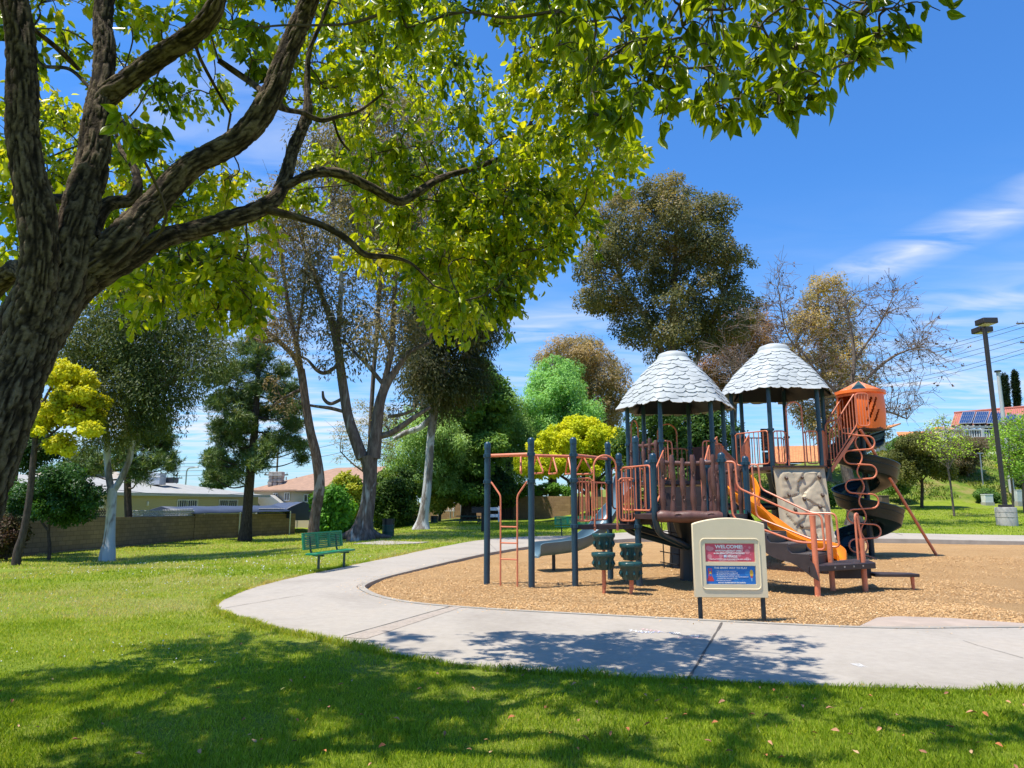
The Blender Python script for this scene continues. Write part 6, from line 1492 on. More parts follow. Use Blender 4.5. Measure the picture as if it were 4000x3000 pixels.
# ------------------------------------------------------------------ vegetation
def unit(a): return a/(np.linalg.norm(a, axis=-1, keepdims=True)+1e-9)
GAIN = 1.7
def leaf_mesh(C, D, L, W, shape, fold=0.18, curl=0.15, n0=None):
    """leaf blades: C stalk points, D growth directions, L lengths, W widths"""
    n = len(C)
    if n0 is not None: D = unit(D-n0*(np.sum(D*n0, -1, keepdims=True))*.75); rv = np.cross(n0, D)
    S = unit(np.cross(D, rng.normal(0, 1, (n, 3)))) if n0 is None else unit(rv); N = np.cross(S, D)
    L = L[:, None]; W = W[:, None]
    if shape == 'quad':
        m_ = C+D*L*.45
        V = np.stack([C, m_+S*W*.5+N*W*fold, C+D*L-N*L*curl, m_-S*W*.5+N*W*fold], 1).reshape(-1, 3); i0 = np.arange(n)*4
        return V, np.stack([i0, i0+1, i0+2, i0+3], -1), 1
    if shape == 'hex':
        tip = C+D*L-N*L*curl; a, b = C+D*L*.28, C+D*L*.66-N*L*curl*.3
        V = np.stack([C, a+S*W*.46+N*W*fold, b+S*W*.40+N*W*fold, tip, b-S*W*.40+N*W*fold, a-S*W*.46+N*W*fold], 1).reshape(-1, 3); i0 = np.arange(n)*6
        return V, np.stack([np.stack([i0, i0+1, i0+2, i0+3], -1), np.stack([i0, i0+3, i0+4, i0+5], -1)], 1).reshape(-1, 4), 2
    # 'full': eleven points with a drawn out tip
    st = [(0, 0), (.22, .36), (.48, .5), (.74, .30), (1, 0)]; mid = [C+D*L*t-N*L*curl*t*t for t, w in st]
    lf = [mid[k]+S*W*st[k][1]+N*W*fold*st[k][1]*2 for k in (1, 2, 3)]; rt = [mid[k]-S*W*st[k][1]+N*W*fold*st[k][1]*2 for k in (1, 2, 3)]
    V = np.stack(mid+lf+rt, 1).reshape(-1, 3); i = np.arange(n)*11; q = lambda *k: np.stack([i+j for j in k], -1)
    F = np.stack([q(0, 5, 6, 1), q(1, 6, 7, 2) if False else q(1, 6, 2, 2), q(2, 6, 7, 3), q(3, 7, 4, 4), q(0, 1, 9, 8), q(1, 2, 2, 9), q(2, 3, 10, 9), q(3, 4, 4, 10)], 1)
    return V, F.reshape(-1, 4), 8
def leaf_mesh_full(C, D, L, W, fold=.15, curl=.18):
    n = len(C); rv = rng.normal(0, 1, (n, 3)); S = unit(np.cross(D, rv)); N = np.cross(S, D); L = L[:, None]; W = W[:, None]
    st = [(0, 0), (.2, .36), (.42, .5), (.66, .38), (.84, .16), (1, 0)]; mid = [C+D*L*t-N*L*curl*t*t for t, w in st]
    V = np.stack(mid+[mid[k]+S*W*st[k][1]+N*W*fold*st[k][1]*2 for k in (1, 2, 3, 4)]+[mid[k]-S*W*st[k][1]+N*W*fold*st[k][1]*2 for k in (1, 2, 3, 4)], 1).reshape(-1, 3)
    i = np.arange(n)*14; q = lambda a, b, c: np.stack([i+a, i+b, i+c], -1); T = []
    for (s, sg) in ((6, 1), (10, 0)):
        T += [q(0, s, 1)]
        for k in range(3): T += [q(k+1, s+k, s+k+1), q(k+1, s+k+1, k+2)]
        T += [q(4, s+3, 5)]
    return V, np.stack(T, 1).reshape(-1, 3), len(T)
def to3(cv, Y, pts):
    """(x, y, width px[, depth offset]) sightings -> (point, radius) in the world"""
    out_ = []
    for p in pts:
        yy = Y+(p[3] if len(p) > 3 else 0); u, v = cv(p[0], p[1]); q = P(u, v, yy); sc = (cv(1, 0)[0]-cv(0, 0)[0])/FPX*yy; out_.append((q[0], q[1], q[2], p[2]*sc/2))
    return np.array(out_)
def branch_tube(mb, pr, n=8, sub=5, jitter=.0):
    c_ = crom(pr, sub); mb.tube(c_[:, :3]+(rng.normal(0, 1, (len(c_), 3))*c_[:, 3:4]*jitter if jitter else 0), np.maximum(c_[:, 3], .004), n)
    return c_
def poly_points(poly, n, seed=0):
    rs = np.random.default_rng(seed+int(abs(poly[0][0])*7)); p = np.array(poly, float); lo, hi = p.min(0), p.max(0); got = []
    best = math.sqrt((hi-lo).prod()/n)*.62; tries = 0
    while len(got) < n and tries < 20000:
        tries += 1; q = rs.uniform(lo, hi)
        if not inside(poly, np.array([q[0]]), np.array([q[1]]))[0]: continue
        if tries < 6000 and got and min(np.hypot(q[0]-g_[0], q[1]-g_[1]) for g_ in got) < best: continue
        got.append(q)
    return got
def clump_leaves(cl, per, L, W, droop, out_w, spread=(1, 1, .75), power=.5, hang=0.0):
    """cl: (k, 4) centre and radius; leaves spread through each clump, denser near its skin"""
    k = len(cl); wts = cl[:, 3]**2; cnt = np.maximum(3, (per*k*wts/wts.sum()).astype(int)); ci = np.repeat(np.arange(k), cnt); n = len(ci)
    d = unit(rng.normal(0, 1, (n, 3))); r_ = rng.uniform(0, 1, n)**power; off = d*r_[:, None]*cl[ci, 3][:, None]*np.array(spread)
    lump = .65*vn3(*(off.T*2.6/np.maximum(cl[ci, 3], .3)+ci*3.3))+.35*vn3(*((cl[ci, :3]+off).T*2.2)); keep = lump > .40; ci, d, off = ci[keep], d[keep], off[keep]; n = len(ci)
    C = cl[ci, :3]+off; C[:, 2] -= hang*rng.uniform(0, 1, n)*cl[ci, 3]; global NRM; NRM = unit(d*.9+np.array((0, 0, .45))+rng.normal(0, .48, (n, 3)))
    D = unit(rng.normal(0, 1, (n, 3))+d*out_w+np.array((0, 0, -droop))); tone = np.clip(.5+.42*(_h(ci*1.0, ci*.37, ci*2.1)-.5)+.25*(vn3(*(C.T*1.3))-.5)+rng.normal(0, .09, n), 0, 1)
    return C, D, L*rng.uniform(.65, 1.3, n), W*rng.uniform(.7, 1.25, n), tone
def tree(name, label, cat, Y, cv, limbs, clumps, leaves, L, W, cols, bark, shape='quad', droop=.6, out_w=.4, spread=(1, 1, .75), group=None, power=.5, hang=0, reach=True, trans=.35, ground=True, extra=None, branch_r=.035, twigs=0, rough=.45, nl=10, dens=0):
    pr = [to3(cv, Y, l) for l in limbs]
    base = pr[0][0].copy() if pr else np.array((0, Y, 0, .1))
    if ground and pr:
        zg = float(gz(base[0], base[1])); pr[0] = np.vstack([[base[0]-(pr[0][1][0]-base[0])*.05, base[1], min(zg, base[2])-.5, base[3]*1.15], pr[0]])
    t = thing(name, label, cat, (base[0], base[1], base[2] if pr else 0), group); cols = [tuple(min(.72, q*GAIN) for q in c_) for c_ in cols]
    for q in pr: q[:, 3] *= .80
    mb = MB(); lines = []
    for i, q in enumerate(pr): lines.append(branch_tube(mb, q, nl, 6))
    sk = np.vstack(lines) if lines else None
    cl = np.array([(*P(*cv(c_[0], c_[1]), Y+(c_[3] if len(c_) > 3 else 0)), c_[2]) for c_ in clumps])
    if sk is not None and reach:
        for c_ in cl:
            d_ = np.linalg.norm(sk[:, :3]-c_[:3]-np.array((0, 0, -.25*c_[3])), axis=1)+np.maximum(0, sk[:, 2]-c_[2])*1.2; j = int(d_.argmin()); a = sk[j, :3]; b = c_[:3]; dist = np.linalg.norm(b-a)
            if dist < .25: continue
            m1 = a+(b-a)*.35+np.array((rng.normal(0, .06), rng.normal(0, .06), .10))*dist; m2 = a+(b-a)*.7+np.array((rng.normal(0, .05), rng.normal(0, .05), .08))*dist; r0 = min(sk[j, 3]*.7, branch_r*(1+dist*.25))
            cc_ = crom(np.array([(*a, r0), (*m1, r0*.75), (*m2, r0*.5), (*b, r0*.22)]), 4); mb.tube(cc_[:, :3], np.maximum(cc_[:, 3], .006), 5, caps=False)
            for _ in range(twigs):
                s = cc_[rng.integers(4, len(cc_))]; e = b+rng.normal(0, 1, 3)*c_[3]*np.array((.75, .75, .6)); mm_ = (s[:3]+e)/2+np.array((0, 0, .08*np.linalg.norm(e-s[:3]))); mb.tube([s[:3], mm_, e], [max(s[3]*.5, .008), .008, .005], 4, caps=False)
    if mb.v: mb.build('trunk', bark, t, smooth=60)
    dn = dens if dens else (2.3 if Y > 30 else 2.2); L, W = (L*1.15, W*(1.7 if shape == 'quad' else 1.35)) if Y > 30 else (L*.9, W*1.15)
    C, D, Ls, Ws, tone = clump_leaves(cl, dn*leaves/max(1, len(cl)), L, W, droop, out_w, spread, power, hang)
    V, F, per = leaf_mesh(C, D, Ls, Ws, shape, n0=NRM); m = leaf_mat(name+'_foliage', cols, trans, rough+.1, .22); np_mesh('crown', V, F, m, t, rnd=np.repeat(tone, per)); return t
def fill(poly, n, r0, r1, thick, seed=0, dy=0):
    rs = np.random.default_rng(seed+len(poly)*13+n); return [(q[0], q[1], rs.uniform(r0*.72, r1*1.12), dy+rs.uniform(-thick, thick)) for q in poly_points(poly, n, seed)]

bk_eu = bark_mat('pale_eucalyptus_bark', [(.05, .035, .028), (.13, .10, .085), (.22, .185, .16)], (1.8, 1.8, .45), .6, ((.36, .36, .35), (1.1, 1.1, .22), .56))
bk_dk = bark_mat('dark_rough_bark', [(.03, .022, .018), (.075, .055, .045), (.13, .10, .08)], (5, 5, 1.2), .8)
bk_gy = bark_mat('grey_branch_bark', [(.08, .06, .048), (.16, .125, .10), (.24, .20, .165)], (4, 4, 1.5), .5)
bk_br = bark_mat('brown_trunk_bark', [(.06, .038, .026), (.14, .095, .07), (.25, .20, .165)], (3, 3, .8), .7, ((.33, .28, .25), (1.2, 1.2, .4), .58))
bk_wh = bark_mat('white_mottled_bark', [(.07, .055, .045), (.20, .17, .15), (.33, .30, .28)], (1.8, 1.8, .5), .5, ((.50, .51, .51), (1.0, 1.0, .25), .46))
g_euc = [(.022, .036, .009), (.045, .066, .016), (.080, .095, .026), (.125, .115, .042)]
g_eucb = [(.045, .038, .02), (.10, .085, .04), (.17, .13, .07), (.25, .17, .10)]
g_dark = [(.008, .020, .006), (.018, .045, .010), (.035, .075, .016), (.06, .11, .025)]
g_mid = [(.022, .050, .010), (.05, .105, .018), (.09, .165, .03), (.14, .22, .045)]
g_lime = [(.20, .21, .010), (.36, .34, .012), (.50, .45, .018), (.60, .52, .035)]
g_pep = [(.06, .11, .025), (.13, .22, .055), (.21, .32, .09), (.30, .40, .14)]

# ---- trees on the left lawn
tree('eucalyptus_tree', 'dark droopy eucalyptus with a forked white trunk in front of the cream house', 'tree', 27, cd,
     [[(582, 1602, 95), (590, 1540, 72), (598, 1420, 60), (605, 1300, 58), (606, 1255, 66)], [(600, 1265, 44), (583, 1150, 42), (575, 1000, 42), (560, 800, 36), (560, 600, 26, 1), (580, 400, 14, 2)],
      [(612, 1270, 44), (650, 1210, 42), (695, 1110, 40), (720, 1000, 36), (770, 850, 32), (830, 740, 26, -.5), (920, 690, 20, -1), (1020, 620, 14, -1.5), (1085, 580, 8, -2)], [(770, 850, 26), (790, 700, 22, .5), (800, 500, 16, 1), (860, 330, 9, 1.5)]],
     fill([(360, 500), (420, 330), (520, 150), (740, 60), (960, 80), (1120, 240), (1230, 430), (1220, 540), (1080, 590), (1000, 610), (960, 700), (880, 830), (800, 900), (700, 930), (580, 900), (500, 740), (430, 620)], 62, .8, 1.25, 2.2, 1)+[(1180, 500, .7, -1), (1000, 740, .45, -1), (870, 850, .5, 0), (460, 1010, .7, .5), (520, 950, .8, 0), (640, 960, .8, 0), (760, 640, 1.0, -2), (660, 420, 1.0, -2)],
     30000, .20, .042, g_euc, bk_wh, droop=1.4, hang=.5, branch_r=.05, spread=(1, 1, .9))
pine_t = [(1150, 680, .7), (1235, 640, .7), (1300, 590, .6), (1400, 430, .6), (1340, 500, .7), (1420, 520, .7), (1370, 370, .45), (1250, 760, .8), (1170, 800, .7), (1350, 720, .8), (1450, 690, .8), (1520, 620, .7), (1570, 720, .7), (1600, 820, .6), (1540, 830, .7), (1350, 830, .8), (1260, 870, .7), (1200, 930, .6), (1170, 930, .5), (1220, 1000, .7), (1300, 980, .7), (1330, 1060, .6),
          (1180, 1080, .5), (1140, 1120, .55), (1240, 1150, .7), (1160, 1190, .5), (1270, 1190, .5), (1370, 1110, .6), (1400, 1130, .55), (1430, 1050, .7), (1450, 990, .6), (1510, 980, .6), (1600, 1030, .6), (1630, 1085, .5), (1570, 900, .6), (1590, 930, .6), (1640, 1010, .4), (1440, 860, .7), (1310, 910, .7), (1480, 760, .6), (1390, 600, .7)]
def pine(name, label, Y, cv, limbs, cl, tufts, cols, group=None):
    """pine: branches carry round tufts of long needles"""
    pr = [to3(cv, Y, l) for l in limbs]; b = pr[0][0]; pr[0] = np.vstack([[b[0], b[1], b[2]-.6, b[3]*1.2], pr[0]]); t = thing(name, label, 'tree', tuple(b[:3]), group); mb = MB(); sk = np.vstack([branch_tube(mb, q, 10, 6) for q in pr]); Cs, tn = [], []
    for c_ in cl:
        c3_ = P(*cv(c_[0]+rng.normal(0, 9), c_[1]+rng.normal(0, 9)), Y+rng.uniform(-1.8, 1.8)); r_ = c_[2]; d_ = np.abs(sk[:, 2]-(c3_[2]-.35)); j = int(d_.argmin()); a = sk[j, :3]; mid = (a+c3_)/2+np.array((0, 0, -.12*np.linalg.norm(c3_-a)))
        mb.tube(crom(np.array([a, mid, c3_]), 5), np.linspace(.06, .02, 11), 5, caps=False); n_t = int(tufts*1.5*r_*r_); dd_ = unit(rng.normal(0, 1, (n_t, 3))); q = c3_+dd_*r_*1.05*(rng.uniform(.08, 1, n_t)**.55)[:, None]*np.array((1, 1, .8))+rng.normal(0, .12, (n_t, 3))
        Cs.append(q); tn += list(np.clip(.42+.35*dd_[:, 2]*0+rng.normal(0, .18, n_t), 0, 1))
    q = np.vstack(Cs); tn = np.array(tn); k = 13; C = np.repeat(q, k, 0); D = unit(rng.normal(0, 1, (len(C), 3))+np.array((0, 0, .55))); Lg = rng.uniform(.20, .38, len(C))
    V, F, per = leaf_mesh(C, D, Lg, np.full(len(C), .036), 'quad', 0, .1); mb.build('trunk', bk_dk, t, smooth=60); np_mesh('crown', V, F, leaf_mat(name+'_needles', cols, .2, .5), t, rnd=np.repeat(np.clip(np.repeat(tn, k)+rng.normal(0, .1, len(C)), 0, 1), per)); return t
g_pine = [(.025, .055, .016), (.075, .14, .038), (.15, .24, .065), (.27, .34, .11), (.38, .28, .11)]
pine('pine_tree', 'green pine with long needle tufts and ivy at its foot before the block wall', 41, cd, [[(1325, 1512, 74), (1335, 1400, 54), (1350, 1200, 50), (1375, 950, 40), (1390, 720, 30), (1400, 520, 18), (1395, 370, 8)]], pine_t, 190, g_pine)
pine('pine_tree', 'dark pine mostly hidden behind the white forked eucalyptus', 37, cd, [[(700, 1520, 40), (690, 1300, 36), (690, 1000, 30), (690, 800, 18)]],
     [(420, 1120, .6), (480, 1080, .6), (470, 1160, .4), (860, 930, .6), (900, 1000, .5), (880, 1060, .55), (840, 1110, .5), (920, 1110, .5), (780, 1150, .6), (760, 1190, .45), (700, 1120, .7), (800, 1020, .7), (740, 960, .7), (650, 1060, .7), (560, 1120, .6), (520, 1130, .5), (830, 880, .5), (930, 1140, .35)], 190, g_pine)
tree('young_tree', 'yellow green young tree with dark slanting trunk beside the big foreground trunk', 'tree', 24, cd, [[(95, 1600, 52), (125, 1500, 44), (160, 1300, 40), (185, 1050, 36), (210, 850, 24), (280, 700, 14)], [(190, 1040, 22), (280, 960, 16), (380, 880, 10)]],
     fill([(250, 620), (330, 590), (420, 600), (510, 670), (500, 740), (560, 790), (530, 850), (520, 930), (440, 950), (400, 880), (300, 900), (220, 950), (180, 940), (220, 800), (290, 720)], 50, .2, .40, .9, 2)+[(340, 1000, .4), (370, 1050, .3), (300, 1020, .4), (200, 930, .4), (240, 880, .4)], 11000, .12, .085, [(.05, .10, .008)]+g_lime, bk_dk, shape='hex', droop=.5, branch_r=.03)
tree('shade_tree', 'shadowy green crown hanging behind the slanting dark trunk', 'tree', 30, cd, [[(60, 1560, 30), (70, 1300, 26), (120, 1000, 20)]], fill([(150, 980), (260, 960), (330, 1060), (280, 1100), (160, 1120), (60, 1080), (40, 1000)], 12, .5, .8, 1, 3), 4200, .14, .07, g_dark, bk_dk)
tree('citrus_tree', 'dark glossy round citrus tree against the left part of the block wall', 'tree', 27.2, cd, [[(268, 1585, 22), (262, 1480, 18), (285, 1400, 16), (320, 1320, 12)], [(264, 1490, 16), (215, 1420, 12), (190, 1340, 8)], [(280, 1405, 12), (350, 1370, 9), (420, 1340, 6)]],
     fill([(60, 1260), (120, 1200), (200, 1240), (280, 1170), (330, 1140), (400, 1180), (470, 1250), (510, 1300), (500, 1370), (440, 1400), (330, 1420), (230, 1390), (130, 1410), (60, 1380)], 40, .42, .65, 1.2, 4), 12000, .12, .07, [(.008, .022, .006), (.018, .05, .010), (.035, .09, .016), (.07, .14, .03)], bk_dk, shape='hex', rough=.3)
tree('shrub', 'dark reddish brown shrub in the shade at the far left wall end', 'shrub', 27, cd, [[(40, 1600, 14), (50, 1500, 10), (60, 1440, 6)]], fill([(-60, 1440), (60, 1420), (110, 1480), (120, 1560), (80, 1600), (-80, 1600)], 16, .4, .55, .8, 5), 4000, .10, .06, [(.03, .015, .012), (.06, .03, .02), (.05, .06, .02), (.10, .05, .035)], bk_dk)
# ---- tall thin eucalypts
br = lambda *p: list(p)
euc_sparse = dict(shape='quad', droop=1.5, hang=.6, branch_r=.03, twigs=3, spread=(1, 1, 1))
tree('leaning_eucalyptus', 'leaning thin eucalyptus with bare lower trunk just left of the green bench', 'tree', 33, o,
     [[(677, 1157, 33), (680, 1120, 28), (690, 1050, 29), (683, 985, 27), (670, 930, 24), (660, 870, 23), (655, 830, 22), (650, 798, 22)], [(652, 805, 17), (635, 770, 15), (600, 735, 13), (575, 712, 11), (560, 660, 8), (540, 620, 6), (520, 570, 5)], [(600, 735, 9), (570, 738, 9), (545, 728, 7), (530, 705, 4)], [(650, 800, 16), (640, 740, 14), (622, 660, 12), (612, 580, 10), (600, 520, 8), (580, 455, 5)], [(640, 740, 9), (655, 640, 8), (660, 560, 6), (650, 480, 4)], [(655, 840, 9), (630, 850, 7), (600, 868, 5), (585, 880, 3)]],
     fill([(520, 560), (560, 440), (620, 380), (680, 430), (690, 560), (680, 700), (650, 780), (590, 720), (540, 680)], 46, .5, .9, 2.0, 6)+[(620, 880, .5), (600, 860, .5), (590, 820, .5), (640, 860, .4)], 6200, .17, .035, [(.07, .06, .03), (.13, .10, .055), (.20, .15, .09), (.28, .19, .13)], bk_br, **euc_sparse)
tree('forked_eucalyptus', 'massive pale forked eucalyptus with spreading roots behind the green bench', 'tree', 33.5, o,
     [[(782, 1158, 78), (786, 1130, 50), (794, 1090, 39), (799, 1040, 37), (799, 1005, 40), (797, 985, 46)], [(783, 990, 34), (768, 950, 31), (752, 900, 28), (742, 840, 26), (735, 790, 25), (728, 740, 24), (715, 690, 20), (695, 640, 15), (678, 590, 12), (655, 530, 9), (640, 480, 6)], [(728, 745, 15), (735, 660, 14), (737, 580, 12), (728, 500, 9), (715, 420, 6), (700, 340, 4)], [(735, 785, 10), (705, 805, 11), (685, 800, 10), (665, 778, 7), (648, 770, 5)], [(742, 860, 9), (715, 872, 10), (700, 862, 9), (697, 845, 6)], [(745, 890, 9), (715, 882, 10), (685, 878, 8), (645, 872, 6)],
      [(775, 1146, 34), (745, 1158, 18), (712, 1164, 8)], [(792, 1148, 34), (820, 1158, 16), (845, 1160, 7)], [(783, 1150, 30), (770, 1164, 16), (758, 1170, 8)],
      [(806, 990, 40), (812, 940, 34), (816, 900, 31), (822, 865, 27), (835, 830, 24), (862, 790, 17), (880, 765, 14), (905, 750, 11), (930, 740, 7)], [(822, 860, 18), (845, 760, 16), (850, 680, 14), (855, 600, 12), (870, 500, 9), (880, 380, 5)], [(832, 835, 12), (795, 790, 11), (765, 760, 8), (740, 735, 5)], [(812, 945, 16), (845, 935, 17), (880, 912, 15), (905, 895, 12), (930, 880, 8)], [(838, 900, 10), (870, 895, 9), (895, 885, 7)], [(845, 765, 9), (820, 700, 8), (815, 620, 6), (800, 540, 4)]],
     fill([(570, 520), (640, 330), (700, 230), (780, 150), (870, 170), (950, 260), (1000, 420), (980, 600), (930, 740), (880, 780), (820, 720), (760, 760), (690, 720), (620, 620)], 80, .8, 1.35, 3.0, 7)+[(790, 760, .7), (850, 700, 1.0), (840, 620, 1.0), (900, 700, .9), (760, 690, .8), (700, 780, .6), (900, 860, .7), (860, 880, .6)], 17000, .20, .042, [(.04, .045, .02), (.085, .085, .038), (.15, .125, .07), (.24, .18, .12)], bk_eu, nl=16, **euc_sparse)
tree('white_eucalyptus', 'tall eucalyptus with a straight white trunk and dark hanging crown right of the drum', 'tree', 42, o,
     [[(910, 1146, 52), (914, 1118, 29), (922, 1060, 24), (927, 1000, 22), (930, 950, 21), (935, 910, 23), (938, 880, 22)], [(936, 890, 22), (925, 850, 18), (915, 800, 15), (912, 740, 12), (905, 680, 8)], [(940, 880, 22), (958, 820, 19), (970, 740, 16), (985, 650, 12), (995, 560, 8), (1000, 460, 5)], [(930, 905, 18), (905, 925, 16), (875, 935, 14), (850, 948, 10)], [(958, 820, 11), (1000, 770, 9), (1030, 720, 6)]],
     fill([(890, 640), (930, 540), (1000, 480), (1045, 560), (1057, 660), (1052, 760), (1045, 820), (1010, 850), (960, 870), (910, 830), (885, 740)], 66, .9, 1.4, 2.6, 8)+[(1015, 640, 1.0), (1020, 580, .9), (1000, 540, .9), (960, 450, 1.0), (980, 380, .8)], 26000, .24, .05, [(.018, .026, .010), (.036, .048, .018), (.07, .072, .03), (.125, .095, .05)], bk_wh, droop=2.0, hang=.8, branch_r=.045, spread=(1, 1, 1.1))
# brown plume of a taller eucalypt standing further back
tree('tall_plume_eucalyptus', 'very tall brownish eucalyptus plume rising behind the bright leafy branch', 'tree', 46, o, [[(797, 1105, 12), (799, 960, 12), (806, 820, 12), (820, 620, 12), (828, 350, 7)]], fill([(690, 330), (740, 240), (810, 180), (880, 190), (940, 260), (950, 400), (900, 520), (820, 560), (740, 500)], 46, 1.0, 1.5, 3, 9), 17000, .22, .045, [(.06, .055, .03), (.12, .10, .06), (.20, .16, .10), (.30, .23, .16)], bk_eu, droop=1.6, hang=.8)
